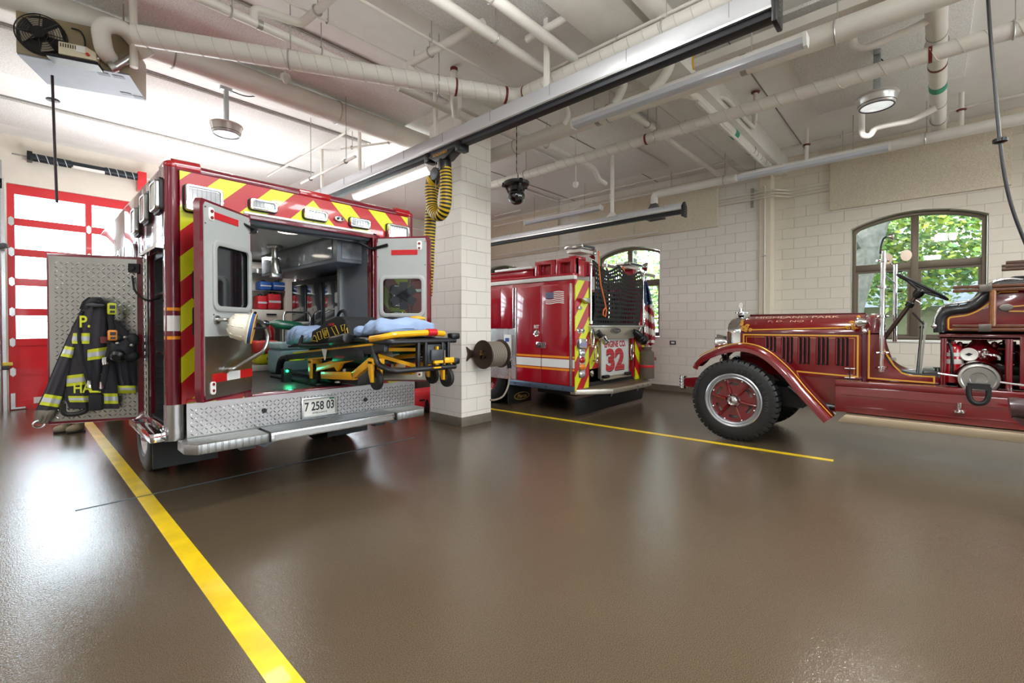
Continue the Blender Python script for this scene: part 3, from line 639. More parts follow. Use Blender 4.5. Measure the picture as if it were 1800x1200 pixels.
m=MB(); m.box(3.03,7.0,.87,3.06,7.06,2.35); m.box(3.03,7.56,.87,3.06,7.62,2.35); m.each('side_door_frame',RED,A)
m=MB(); m.box(3.1,7.62,.85,3.14,8.2,2.3); m.box(3.17,7.63,.85,3.9,7.68,2.3); m.build('side_door',mat('side_door_white','dad8d4',.35),A,bevel=.01)
LEDW=emis('led_white','eaf4ff',5.); LEDG=emis('led_green','16ff7a',14.)
ls_=MB().box(3.03,7.53,1.28,3.04,7.585,2.36).build('light_strip',WHITE,A)
m=MB()
for i in range(14): m.box(3.0,7.54,1.3+i*.075,3.03,7.575,1.34+i*.075)
m.each('light_diode',LEDW,ls_)
m=MB(); m.cyl((1.95,5.0,2.5),(1.95,5.0,2.49),.11); m.cyl((1.75,6.4,2.5),(1.75,6.4,2.49),.11); m.each('dome_lamp',emis('dome_glow','fff3df',3.),A)
# ceiling-mounted IV/monitor arm
p=at(483,420,y=6.0)
m=MB(); m.cyl((p.x,6,2.5),(p.x,6,2.47),.09); m.cyl((p.x,6,2.5),(p.x,6,2.32),.035); m.cyl((p.x,6,2.34),(p.x+.01,5.98,2.14),.045,.06,12); m.box(p.x-.06,5.93,2.1,p.x+.07,6.02,2.15); m.build('ceiling_arm',STEEL,A,bevel=.004)
# attendant seat with chrome rail, and stretcher loading track
m=MB(); m.box(2.27,6.1,.87,2.66,6.6,1.20); st=m.build('attendant_seat',mat('seat_teal','9dc3cb',.4),A,bevel=.05,seg=3)
m=MB(); m.prism(rrect(2.26,1.2,2.67,1.29,.03),6.1,6.6,'y'); m.build('seat_cushion',mat('seat_pad','c4e2e8',.4),st,bevel=.02)
q0=at(498,570,y=6.2);q1=at(545,570,y=6.2)
m=MB(); m.tube(fillet([(q0.x,6.2,1.25),(q0.x,6.2,1.68),(q1.x,6.2,1.68),(q1.x,6.2,1.5)],.06),.015,12); m.tube([(q0.x,6.2,1.53),(q1.x,6.2,1.53)],.012); m.build('seat_rail',CHROME,st)
m=MB(); m.box(q0.x+.05,6.19,1.52,q1.x-.02,6.3,1.56); m.build('seat_tray',IW,st)
m=MB(); m.box(2.3,4.55,.872,2.62,6.2,.93); m.box(2.1,4.7,.872,2.3,6.0,.9); m.each('loading_track',mat('track_dark','26302c',.3,.5),A,bevel=.006)
gp=at(505,652,y=5.3)
m=MB(); m.ball((gp.x,5.3,gp.z),.013); m.build('indicator_lamp',LEDG,A); m=MB(); m.box(gp.x-.03,5.31,.87,gp.x+.05,5.4,gp.z+.02); m.build('track_post',BLACKP,A)
lamp('track_glow','POINT',(gp.x-.02,5.2,gp.z+.02),(0,0,0),.9,(.05,1,.45)).data.shadow_soft_size=.02
lamp('dome_light','AREA',(1.9,5.4,2.47),(0,0,0),3.5,(1,.97,.93),.3,.3); lamp('dome_light','AREA',(2.3,7.0,2.47),(0,0,0),7,(1,.97,.93),.3,.3)
# ================================================================ modern fire engine
EX,EX1,EY,EYF=6.15,8.60,4.28,11.7
G=thing('fire_engine','modern red fire engine with black hose-bed net, backed in behind the column','fire engine',(7.37,EY,0))
def eS(u,v): p=at(u,v,x=EX); return p.y,p.z
def eR(u,v,y=EY): p=at(u,v,y=y); return p.x,p.z
ERED=mat('engine_red','a30d22',.2,0,1.,vary=.04)
TK=2.26
# body: side walls, rear corners, hose bed floor
m=MB()
m.box(EX,5.66,1.44,EX+.1,EYF-2.6,TK); m.box(EX,EY,.5,EX+.45,5.66,TK); m.box(EX,EYF-2.6,.55,EX+.1,EYF-2.4,TK)
m.box(EX1-.45,EY,.5,EX1,EYF-2.6,TK); m.box(EX+.45,EY+.12,.5,EX1-.45,EY+.2,1.55); m.box(EX+.45,EY+.15,1.50,EX1-.45,9,1.56)
m.box(EX+.02,6.9,.9,EX1-.02,9.1,TK); m.box(EX+.02,5.6,.9,EX1-.02,9.1,1.5)
m.build('body',ERED,G,bevel=.006)
m=MB(); m.prism([(EYF-2.35,.55),(EYF,.55),(EYF+.12,.8),(EYF+.12,1.5),(EYF-.05,2.7),(EYF-2.35,2.75)],EX+.02,EX1-.02,'x'); m.build('cab',ERED,G,bevel=.06,seg=3)
m=MB(); m.prism([(EYF-2.1,1.6),(EYF-.1,1.6),(EYF-.2,2.45),(EYF-2.1,2.45)],EX+.01,EX1-.01,'x'); m.prism([(EX+.2,1.6),(EX1-.2,1.6),(EX1-.25,2.5),(EX+.25,2.5)],EYF+.06,EYF+.1,'y'); m.each('cab_window',mat('dark_glass','15191c',.05,0,1.),G)
m=MB(); m.box(EX+.2,EYF+.1,.45,EX1-.2,EYF+.45,.8); m.build('front_bumper',CHROME,G,bevel=.04)
# white gutter rail and roof boxes
y0,_=eS(1009,490)
m=MB(); m.box(EX-.03,EY-.01,TK+.005,EX+.06,9.0,TK+.075); m.build('gutter_rail',mat('gutter_white','dedcd8',.3,.2),G,bevel=.01)
m=MB(); m.box(EX-.02,EY+.02,TK+.075,EX+.05,9.0,TK+.115); m.build('gutter_trim',ERED,G,bevel=.01)
def roofbox(y0,y1,z1,name):
    m=MB(); z0=TK+.1
    m.box(EX+.12,y0,z0,EX+.7,y1,z1); m.frame([(y0-.02,z0),(y1+.02,z0),(y1+.02,z1+.03),(y0-.02,z1+.03)],[(y0+.06,z0+.02),(y1-.06,z0+.02),(y1-.06,z1-.04),(y0+.06,z1-.04)],EX+.02,EX+.14,'x'); return m.build(name,ERED,G,bevel=.006)
roofbox(4.32,4.66,2.60,'roof_locker'); roofbox(4.72,5.12,2.60,'roof_locker')
m=MB(); m.box(EX+.05,5.2,TK+.1,EX+.7,9.0,2.50); m.box(EX+.02,5.18,2.49,EX+.72,9.05,2.52); m.build('roof_locker',ERED,G,bevel=.01)
m=MB(); m.box(EX-.02,5.2,2.515,EX+.3,6.1,2.56); m.build('strip_lamp',mat('lamp_white','e8e6e4',.3),G,bevel=.012)
m=MB(); m.box(EX+.06,EY+.02,TK+.07,EX+.36,EY+.12,2.62); m.box(EX+.06,EY+.02,2.60,EX+.36,EY+.16,2.66); m.build('lamp_mast',ERED,G,bevel=.006)
def toplamp(x0,x1,z,y,nm):
    m=MB(); m.box(x0,y-.12,z,x1,y+.16,z+.05); b=m.build(nm,mat('lamp_beige','cfc8bd',.35,.3),G,bevel=.006)
    m=MB(); m.prism(rrect(x0-.02,z+.065,x1+.02,z+.12,.02),y-.16,y+.2,'y'); m.build('chrome_lens',CHROME,b,bevel=.02)
    m=MB(); m.box(x0+.02,y-.165,z+.07,x1-.02,y-.16,z+.105); m.build('dark_lens',DGREY,b); return b
toplamp(EX-.0,EX+.36,2.70,EY+.0,'beacon_lamp'); 
xr,zr=eR(1117,465); toplamp(8.1,8.58,2.63,EY+.2,'beacon_lamp')
m=MB(); m.box(8.3,EY+.1,1.6,8.42,EY+.3,2.63); m.build('lamp_mast',ERED,G)
for u,v,y in ((1045,447,EY+.05),(1136,469,EY+.1)):
    p=at(u,v,y=y); d=Vector((.5,-.8,-.1)).normalized()
    m=MB(); m.lathe([(0,-.09),(.05,-.085),(.085,-.03),(.095,.0),(.095,.02),(.085,.022)],p,d,24); b=m.build('spotlight',CHROME,G)
    m=MB(); m.lathe([(0,.012),(.085,.012)],p,d,24); m.build('lens',LENS,b); m=MB(); m.cyl(p,p-Vector((0.05,-.05,.22)),.018); m.build('bracket',CHROME,b)
# side doors and trim
AL=mat('satin_trim','c9c6c6',.25,.9)
ya,_=eS(909,580); yb,_=eS(953,580); yc,_=eS(1004,580); yd,_=eS(1011,580)
zb=.52; zt=2.2
m=MB(); m.box(EX-.025,yb+.008,zb,EX,ya-.01,zt); m.box(EX-.025,yc+.01,zb,EX,yb-.008,zt); lds=m.each('locker_door',ERED,G,bevel=.012,seg=3)
y1,_=eS(866,540); y2,_=eS(881,540); y3,_=eS(903,540)
m=MB(); m.box(EX-.02,y3,1.46,EX,y2-.005,zt); m.box(EX-.02,y2+.005,1.46,EX,6.7,zt); m.each('upper_door',ERED,G,bevel=.01)
m=MB()
for y in (yc-.01,ya+.005,y3-.012): m.box(EX-.035,y-.014,zb if y!=y3-.012 else 1.46,EX,y+.014,zt)
m.each('door_pillar_trim',AL,G,bevel=.006)
m=MB(); m.box(EX-.008,ya+.02,.52,EX,7.0,1.45); m.build('tread_panel',PLYZ,G)
p0=eS(888,588);p1=eS(899,627)
m=MB(); m.box(EX-.03,p1[0],p1[1],EX-.006,p0[0],p0[1]); pn=m.build('gauge_panel',WHITE,G,bevel=.004)
m=MB(); m.box(EX-.033,p1[0]+.03,p0[1]-.13,EX-.03,p0[0]-.03,p0[1]-.06); m.build('blue_label',mat('label_blue','2d4f9c',.4),pn); m=MB(); m.box(EX-.033,p1[0]+.03,p1[1]+.06,EX-.03,p0[0]-.03,p1[1]+.12); m.build('yellow_label',YELLOW,pn)
yA=ya-.01
def band(z0,z1,mm,nm):
    m=MB()
    for q0,q1,xx in ((yb+.008,yA,EX-.0265),(yc+.02,yb-.008,EX-.0265),(EY,yc-.03,EX-.002)): m.box(xx,q0,z0,xx+.003,q1,z1)
    for o in m.each(nm,mm,G): pass
kz=lambda z:1.5+(z-1.5)*.9685
band(kz(.95),kz(.985),ORANGE,'orange_band'); band(kz(.785),kz(.93),WHITEREF,'white_band'); band(kz(.735),kz(.77),ORANGE,'orange_band')
y,z=eS(945,574); text('RIT','door_lettering',WHITE,Matrix.Translation((EX-.028,y,z))@SIDE,.115,.06,lds[0],bold=.03)
y,z=eS(944.5,585)
m=MB(); m.lathe([(0,.008),(.03,.01),(.045,.004),(.06,.016),(.066,0)],(EX-.025,y,z),(-1,0,0),24); m.build('door_latch',CHROME,lds[0])
y0,z0=eS(953,606); m=MB(); m.box(EX-.04,y0-.1,z0-.05,EX-.025,y0+.1,z0+.05); h_=m.build('hinge_plate',CHROME,lds[1],bevel=.004)
m=MB()
for i in range(5): m.box(EX-.043,y0-.09+i*.038,z0-.045,EX-.04,y0-.075+i*.038,z0+.045)
m.each('hinge_slot',DGREY,h_)
# waving flag decal
fy,fz=eS(961,513); fy2,fz2=eS(993,533); W_=fy-fy2; Hf=.2
def fp(s,t,off): # s along flag towards the rear, t down
    return (EX-.027-off,fy-s*W_,fz-t*Hf-.012*math.sin(s*6.0+.4)-.012*s)
m=MB()
for k in range(0,13,2): m.grid(lambda a,b,k=k: fp((.0 if k>6 else .44)+a*(1-(.0 if k>6 else .44)),(k+b)/13,.0),12,1)
fd=m.build('flag_decal',WHITE,lds[1],keep=True); m=MB(); m.grid(lambda a,b: fp(a*.44,b*7/13,.0005),8,4); m.build('flag_canton',mat('flag_blue','24406e',.4),fd,keep=True)
m=MB()
for i in range(5):
    for j in range(4): 
        c=Vector(fp(.05+i*.085,.06+j*.125,.001)); m.add([c+Vector((0,.006,0)),c+Vector((0,0,.008)),c-Vector((0,.006,0)),c-Vector((0,0,.008))],[(0,1,2,3)])
m.build('flag_stars',WHITE,fd,keep=True)
m=MB(); m.box(EX-.02,EY,.42,EX+.04,5.75,.51); m.build('rub_rail',mat('blue_steel','5a6b80',.3,.6),G,bevel=.006)
m=MB()
for i in range(4): m.cyl((EX-.026,4.5+i*.36,.465),(EX-.018,4.5+i*.36,.465),.02,n=10)
m.each('rail_button',DGREY,G)
# chassis and wheels
m=MB(); m.box(EX+.5,EY+.1,.45,EX1-.5,EYF,.75); m.box(EX+.1,EY+.05,.42,EX1-.1,5.7,.52); m.box(EX+.3,EY+.2,.3,EX+1.0,5.3,.5); m.cyl((EX+.2,6.45,.52),(EX1-.2,6.45,.52),.12); m.box(EX+.1,8,.45,EX1-.1,9.2,.9); m.build('chassis',mat('undercoat','1c1c1e',.7),G)
for x0,x1,sd in ((EX+.03,EX+.31,-1),(EX+.35,EX+.63,-1),(EX1-.31,EX1-.03,1)): 
    w_=wheel('rear_wheel',x0,x1,6.42,.53,RED,G,side=sd)
    if sd==-1 and x0<EX+.1:
        TY=mat('tyre_letter','c9c9c6',.5)
        for i,ch in enumerate('COOPER'):
            a=math.radians(-20-i*13); text(ch,'tyre_letter',TY,Matrix.Translation((x0-.004,6.42+.40*-math.sin(a+PI/2)*1,.53+.40*math.cos(a+PI/2)))@SIDE@Matrix.Rotation(-(a+PI/2)*-1,4,'Z'),.05,.065,w_,bold=.02)
for x0,x1,sd in ((EX+.06,EX+.40,-1),(EX1-.4,EX1-.06,1)): wheel('front_wheel',x0,x1,10.4,.53,RED,G,side=sd)
p=at(893,676,x=EX); q=at(933,671,y=p.y)
m=MB(); m.box(EX,p.y-.01,.045,q.x,p.y+.01,.46); fl=m.build('mud_flap',BLACK,G,bevel=.003); lab(fl,'black mud flap with oval emblem behind the rear wheel')
GOLDP=mat('gold_print','c79a4c',.4,.3)
cx=(EX+q.x)/2+.05
m=MB(); m.frame(ell(cx,.17,.22,.075,32),ell(cx,.17,.2,.06,32),p.y-.013,p.y-.01,'y'); m.build('emblem_ring',GOLDP,fl); text('Pierce','emblem_lettering',GOLDP,Matrix.Translation((cx,p.y-.012,.17))@BACK,.27,.07,fl,shear=.3,bold=.02)
# rear face
def chev2(t,q):
    xx=t.math('ABSOLUTE',t.math('SUBTRACT',q[0],.02)); return t.math('LESS_THAN',t.math('FRACT',t.math('DIVIDE',t.math('ADD',t.math('ADD',t.math('MULTIPLY',q[2],.8),xx),10.03),.40)),.5)
CH2=stripes('engine_chevron',chev2,'b3141f','d6dc16',.3,.5)
m=MB(); m.box(EX+.005,EY-.012,.43,EX+.40,EY,TK-.0); m.box(EX1-.40,EY-.012,.43,EX1-.005,EY,1.5); m.each('corner_chevron',CH2,G)
m=MB(); m.box(EX+.40,EY+.10,.43,EX1-.4,EY+.12,1.33); m.build('chevron_panel',CH2,G)
m=MB(); m.box(EX+.40,EY,.43,EX+.42,EY+.12,1.5); m.box(EX1-.42,EY,.43,EX1-.4,EY+.12,1.5); m.each('corner_return',STEEL,G)
bl=eR(1034,573); br=eR(1128,577)
SAT=mat('satin_aluminium','bdb6a8',.32,.8,vary=.05)
m=MB(); m.prism([(bl[0],bl[1]),(br[0],bl[1]-.01),(br[0]-.02,bl[1]-.1),(br[0]-.42,bl[1]-.235),(7.0,bl[1]-.235),(6.75,bl[1]-.2),(bl[0]+.0,bl[1]-.1)],EY-.04,EY+.12,'y'); ap=m.build('rear_apron',SAT,G,bevel=.008)
m=MB(); m.box(bl[0]-.02,EY-.07,bl[1]-.02,br[0]+.02,EY+.16,bl[1]+.015); m.build('apron_lip',ALU,ap,bevel=.006)
c=eR(1083,581,EY-.05)
m=MB(); m.prism(ell(c[0],c[1],.17,.062,28),EY-.055,EY-.04,'y'); em=m.build('oval_badge',DGREY,G); m=MB(); m.frame(ell(c[0],c[1],.17,.062,28),ell(c[0],c[1],.155,.05,28),EY-.06,EY-.05,'y'); m.build('badge_rim',CHROME,em); text('Pierce','badge_lettering',CHROME,Matrix.Translation((c[0],EY-.057,c[1]))@BACK,.22,.05,em,shear=.3)
d0=eR(1056,591,EY+.06); d1=eR(1103,655,EY+.06)
m=MB(); m.box(d0[0],EY+.05,d1[1],d1[0],EY+.10,d0[1]); rd=m.build('rear_door',mat('door_white','d4d8d4',.28,vary=.03),G,bevel=.006)
m=MB(); m.frame([(d0[0]-.03,d1[1]-.03),(d1[0]+.03,d1[1]-.03),(d1[0]+.03,d0[1]+.03),(d0[0]-.03,d0[1]+.03)],[(d0[0],d1[1]),(d1[0],d1[1]),(d1[0],d0[1]),(d0[0],d0[1])],EY+.04,EY+.1,'y'); m.build('door_frame',SAT,rd,bevel=.004)
cx=(d0[0]+d1[0])/2+.0; NUMR=mat('number_red','b8202c',.35); hh=d0[1]-d1[1]
for off,mm,ex in ((.010,INK,.001),(0,NUMR,.003)):
    text('ENGINE CO.','door_lettering',mm,Matrix.Translation((cx+off*.6,EY+.05-ex,d0[1]-hh*.2-off*.6))@BACK,.76,.115,rd,ext=0,bold=.03)
    text('32','door_number',mm,Matrix.Translation((cx+off*1.4,EY+.05-ex,d0[1]-hh*.6-off*1.4))@BACK,.66,.42,rd,ext=0,bold=.05)
m=MB()
for i in range(7):
    z=d0[1]-hh*.6-.19+i*.063; m.box(cx-.32,EY+.0455,z,cx+.32,EY+.0468,z+.004)
m.build('number_pinstripe',mat('pin_pink','c98890',.4),rd)
m=MB(); m.box(d0[0]-.02,EY-.02,d1[1]-.06,d1[0]+.02,EY+.06,d1[1]-.025); m.build('folding_step',SAT,G,bevel=.004)
m=MB(); m.box(d0[0]-.0,EY-.03,d1[1]-.03,d0[0]+.17,EY+.04,d1[1]+.03); m.box(d1[0]-.17,EY-.03,d1[1]-.03,d1[0]+.0,EY+.04,d1[1]+.03); m.each('step_hinge',BLACKP,G,bevel=.01)
# tail lamps
p0=eR(1014,595,EY-.03);p1=eR(1029,613,EY-.03)
m=MB(); m.prism(rrect(p0[0],p1[1],p1[0],p0[1],.03),EY-.07,EY-.01,'y'); b=m.build('warning_lamp',CHROME,G,bevel=.012); m=MB(); m.prism(rrect(p0[0]+.05,p1[1]+.05,p1[0]-.03,p0[1]-.06,.015),EY-.08,EY-.06,'y'); m.build('lens',mat('lens_violet','8d93b8',.1,.2,1.),b)
q0=eR(1018,614,EY-.03);q1=eR(1029,663,EY-.03)
m=MB(); m.prism(rrect(q0[0],q1[1],q1[0],q0[1],.03),EY-.03,EY-.01,'y'); tb=m.build('tail_lamp_bezel',CHROME,G,bevel=.006); n_=[LENS,LENSRED,AMBER,LENS]; hz_=(q0[1]-q1[1]-.02)/4
for i in range(4): 
    m=MB(); z=q0[1]-.01-(i+.5)*hz_; m.ball(((q0[0]+q1[0])/2,EY-.03,z),(q1[0]-q0[0])*.42,(1,.5,hz_*.48/((q1[0]-q0[0])*.42))); lab(m.build('tail_lens',n_[i],tb),['clear top tail lens','red tail lens','amber tail lens','clear bottom tail lens'][i])
for u in (1018,1025): 
    e=eR(u,581,EY-.02); m=MB(); m.lathe([(0,.02),(.02,.02),(.03,.01),(.045,.01),(.05,0)],(e[0],EY-.012,e[1]),(0,-1,0),20); m.build('round_gauge',CHROME,G); 
    m=MB(); m.cyl((e[0],EY-.012,e[1]),(e[0],EY-.034,e[1]),.018,n=14); m.build('gauge_face',INK,G)
for u,v in ((1019,541),):
    e=eR(u,v,EY-.02); m=MB(); m.prism(ell(e[0],e[1],.07,.035),EY-.03,EY-.01,'y'); m.build('oval_marker',CHROME,G,bevel=.008)
e=eR(1026,525,EY-.05); m=MB(); m.prism([(e[0]-.12,e[1]),(e[0]+.14,e[1]+.02),(e[0]+.1,e[1]-.08)],EY-.1,EY-.01,'y'); m.build('step_lamp',STEEL,G,bevel=.006)
# rubber-gripped loop handles on the chevron
for u,v in ((1036,592),(1049,620),(1112,617),(1121,588)):
    e=eR(u,v,EY); y=EY+.06 if 1040<u<1118 else EY-.01
    m=MB(); c=Vector((e[0],y,e[1])); m.tube([c+Vector((.045*math.cos(2*PI*i/20),-.05,.15*math.sin(2*PI*i/20))) for i in range(20)],.013,8,closed=True); m.cyl(c+Vector((0,.02,-.15)),c+Vector((0,-.06,-.15)),.03,n=12); m.cyl(c+Vector((0,.02,.14)),c+Vector((0,-.05,.14)),.014,n=8); m.build('hose_loop_handle',CHROME,G)
for u,v in ((1047,657),(1112,651)):
    e=eR(u,v,EY); m=MB(); m.lathe([(0,.03),(.04,.03),(.055,.02),(.055,0)],(e[0],EY+.09,e[1]),(0,-1,0),20); m.build('discharge_cap',CHROME,G)
# tailboard, big rear flap
m=MB(); m.prism([(EX+.02,EY),(EX+.55,EY-.40),(EX1-.5,EY-.40),(EX1+.03,EY-.02),(EX1+.03,EY+.1),(EX+.02,EY+.1)],.375,.455,'z'); tbd=m.build('tailboard',SAT,G,bevel=.006)
m=MB(); m.prism([(EX+.1,EY),(EX+.58,EY-.36),(EX1-.53,EY-.36),(EX1-.05,EY-.02)],.455,.462,'z'); m.build('grip_deck',plate('grip_plate',0,1,'8a7d6c',.5,.03),tbd)
m=MB()
for i in range(3): m.cyl((7.55+i*.2,EY-.402,.415),(7.55+i*.2,EY-.395,.415),.015,n=10)
m.each('bolt',INK,tbd)
m=MB(); m.prism([(EX+.0,.03),(EX1-.15,.05),(EX1+.0,.36),(EX+.0,.30)],EY-.03,EY-.015,'y'); m.build('rear_flap',BLACK,G,bevel=.003)
m=MB()
for x in (7.2,8.2): m.bar((x,EY-.05,.24),(x+.13,EY-.05,.36),.02,.03)
m.each('flap_strut',STEEL,G)
# hose bed: hose folds, poles, net, cord
HB=mat('hose_dark','2a2322',.8,vary=.3,vscale=8); HY=mat('hose_yellow','c8a33a',.8,vary=.2)
m=MB(); m.box(EX+.5,EY+.35,1.56,EX1-.5,8.5,2.05); m.build('hose_bed_fill',HB,G,bevel=.03)
random.seed(5)
for i in range(16):
    x=6.75+i*.108; m=MB(); z1=random.choice((1.95,2.1,2.2)); mm=HY if i in (0,1,9,10,12) else HB
    for z in range(7):
        zz=1.63+z*.075
        if zz<z1: m.tube([(x+a*.03,EY+.34-.09*math.sin(PI*j/6),zz+.03*math.cos(PI*j/6)) for a in (0,) for j in range(7)],.022,6)
    m.build('hose_fold',mm,G)
for u0,v0,v1 in ((1038.5,464,567),(1131,484,570)):
    a=at(u0,v0,y=EY-.03); b=at(u0+.7,v1,y=EY-.03); m=MB(); m.cyl((a.x,EY-.03,a.z),(a.x,EY-.03,b.z),.022,n=14); m.ball((a.x,EY-.03,a.z),.034); m.cyl((a.x,EY-.03,b.z+.03),(a.x,EY-.03,b.z-.02),.034); m.build('grab_rail',CHROME,G)
a=at(1070,470,y=EY+.05); b=at(1070,566,y=EY+.05); m=MB(); m.tube([(a.x,EY+.05,b.z),(a.x,EY+.05,2.45),(a.x-.08,EY+.05,2.55),(a.x-.08,EY+.05,a.z+.12)],.018,10); m.build('divider_post',CHROME,G)
a=at(1045,452,y=EY+.5);b=at(1135,466,y=EY+.5); m=MB(); m.tube([(a.x,EY+.3,2.66),(b.x,EY+.3,2.62)],.035,10); m.build('cross_rail',SAT,G)
NET=mat('net_webbing','1b1b1a',.75,bump=.2,bscale=120)
def netp(s,t):  # s 0..1 across, t 0..1 down
    x=6.66+s*1.72; sag=.16*math.sin(PI*min(1,abs((s*2)%1)))*(1-t)**2 if s<.98 else 0
    top=2.62-sag*.9-.03*s; z=top+(1.535-top)*t; return Vector((x+.02*math.sin(9*t+5*s),EY-.012-.05*math.sin(PI*t)-.02*math.sin(14*s+3*t),z))
m=MB()
def strap(f,n,w,side):
    pts=[f(i/n) for i in range(n+1)]; v=[]
    for q in pts: v+= [q-side*w/2,q+side*w/2,q+side*w/2+Vector((0,.004,0)),q-side*w/2+Vector((0,.004,0))]
    fs=[]
    for i in range(n):
        for k in range(4): fs.append((i*4+k,i*4+(k+1)%4,i*4+4+(k+1)%4,i*4+4+k))
    fs+=[(0,3,2,1),(4*n,4*n+1,4*n+2,4*n+3)]
    m.add(v,fs)
for i in range(27): strap(lambda t,i=i: netp(i/26,t),16,.036,Vector((1,0,0)))
for j in range(14): strap(lambda s,j=j: netp(s,j/13)-Vector((0,.005,0)),30,.045,Vector((0,0,1)))
m.build('hose_bed_net',NET,G,keep=True)
m=MB(); q=[at(u,v,y=EY-.12) for u,v in ((1052,441),(1053,470),(1056,500),(1062,525),(1066,545),(1064,557),(1060,553),(1061,545),(1065,540))]; m.tube(q,.012,8); m.build('orange_lanyard',mat('lanyard_orange','e06a24',.6),G)
m=MB(); q=[at(u,v,y=EY+.0) for u,v in ((1095,468),(1097,480),(1094,490))]; m.tube(q,.02,8); m.build('orange_lanyard',mat('lanyard_orange','e06a24',.6),G)
# nozzles hung on the apron
a=at(1050,583,y=EY-.1);b=at(1063,598,y=EY-.16)
m=MB(); m.cyl(a,b,.05,.045,16); n1=m.build('hose_nozzle',BLACKP,G); d=(b-a).normalized(); m=MB(); m.lathe([(.05,-.02),(.07,0),(.07,.04),(.055,.05),(.055,.09),(.065,.1),(.065,.13),(.03,.13)],b-d*.08,d,20); m.build('chrome_tip',CHROME,n1)
a=at(1114,581,y=EY-.05);b=at(1136,602,y=EY-.14); d=(b-a).normalized(); m=MB(); m.lathe([(.04,0),(.06,.05),(.075,.1),(.075,.2),(.095,.22),(.095,.25),(.08,.26),(.1,.28),(.1,.36),(.06,.37)],a,d,20); n1=m.build('hose_nozzle',BLACKP,G); 
# flag on staff and canvas bag on the tailboard
a=at(1131,488,y=EY+.02);b=at(1131,600,y=EY+.02)
t=thing('flag','folded american flag hanging on a staff at the right rear of the fire engine','flag',(a.x+.1,EY-.02,b.z))
FB=mat('flag_blue','24406e',.6); FRD=mat('flag_red_cloth','96202f',.75,vary=.08); FWH=mat('flag_white_cloth','d9d2c6',.75)
m=MB(); m.cyl((a.x+.02,EY-.02,b.z-.1),(a.x+.02,EY-.02,a.z),.014,n=10); m.ball((a.x+.02,EY-.02,a.z),.022); m.build('staff',mat('staff_alu','b9b6b0',.3,.8),t)
out=[(1133,494,1137,494),(1133,515,1143,515),(1133.5,545,1148,540),(1133.5,575,1151,566),(1134,600,1152,592),(1140,610,1150,604)]
def fl_pt(s,tt):
    f=tt*5; i=min(4,int(f)); k=f-i; A0=out[i];B0=out[i+1]
    ul=A0[0]+(B0[0]-A0[0])*k; ur=A0[2]+(B0[2]-A0[2])*k; v0=A0[1]+(B0[1]-A0[1])*k; v1=A0[3]+(B0[3]-A0[3])*k
    return at(ul+(ur-ul)*s,v0+(v1-v0)*s,y=EY-.03-.05*math.sin(s*9+tt*2))
m=MB(); nu,nv=10,40
m.grid(fl_pt,nu,nv)
for k in range(len(m.f)):
    j=k//nu; i=k%nu
    if j<14: m.m[k]=0
    else:
        m.m[k]=1 if int((j-14+ (nu-i)*.55)/3.6)%2==1 else 2
m.build('flag_cloth',[FB,FRD,FWH],t,keep=True,solid=.004)
m=MB()
for tt,ss in ((.1,.4),(.17,.6),(.24,.45),(.29,.75),(.32,.3),(.21,.15)):
    c=fl_pt(ss,tt); m.ball(c-Vector((0,.012,0)),.016,(1,.3,1),6,4)
m.build('flag_star',FWH,t)
a=at(1137,665,y=EY-.12)
t=thing('canvas_cylinder_bag','tall brown canvas cylinder bag with red band standing on engine tailboard','bag',(a.x,EY-.12,.46))
CAN=mat('canvas_brown','5f5348',.85,vary=.1,vscale=10,bump=.2,bscale=150)
m=MB(); m.lathe([(0,0),(.135,0),(.142,.02),(.14,.5),(.13,.53),(.08,.56),(.1,.62),(.03,.58),(0,.58)],(a.x,EY-.12,.463),(0,0,1),28); m.build('bag_body',CAN,t)
m=MB(); m.lathe([(.143,.22),(.146,.225),(.146,.265),(.143,.27)],(a.x,EY-.12,.463),(0,0,1),28); m.build('red_band',mat('band_red','c0202a',.5),t)
m=MB(); m.tube(fillet([(a.x+.13,EY-.16,.95),(a.x+.24,EY-.1,.9),(a.x+.17,EY-.14,.6)],.1),.012); m.box(a.x+.05,EY-.27,.82,a.x+.1,EY-.255,.88); m.build('bag_strap',CAN,t)
m=MB(); m.box(a.x+.04,EY-.262,.82,a.x+.1,EY-.256,.89); m.build('bag_patch',mat('patch_orange','c05a34',.6),t)
# ================================================================ antique fire truck
Q=thing('antique_fire_truck','dark red antique fire truck with gold pinstripes and wooden ladders at right','fire truck',(7.14,1.9,0))
HX=6.72; HX2=7.56; XCQ=7.14
def qS(u,v,x=HX): p=at(u,v,x=x); return (p.y,p.z)
def ribbon(pts,w,x,name,m_,parent=Q,th=.0025,closed=False):
    pts=[Vector((0,p[0],p[1])) for p in pts]; n=len(pts); L=[];Rr=[]
    for i in range(n):
        if closed: a=pts[i]-pts[i-1]; b=pts[(i+1)%n]-pts[i]
        else: a=pts[i]-pts[i-1] if i else pts[1]-pts[0]; b=pts[i+1]-pts[i] if i<n-1 else a
        a=a.normalized(); b=b.normalized(); t=(a+b).normalized(); nn=Vector((0,-t.z,t.y)); k=w/2/max(.35,nn.dot(Vector((0,-a.z,a.y))))
        L.append(pts[i]+nn*k); Rr.append(pts[i]-nn*k)
    m=MB(); v=[(x,q.y,q.z) for q in L+Rr]+[(x-th,q.y,q.z) for q in L+Rr]; f=[]
    for i in range(n if closed else n-1):
        j=(i+1)%n; f+=[(i,j,n+j,n+i),(2*n+i,3*n+i,3*n+j,2*n+j),(i,2*n+i,2*n+j,j),(n+i,n+j,3*n+j,3*n+i)]
    m.add(v,f); return m.build(name,m_,parent)
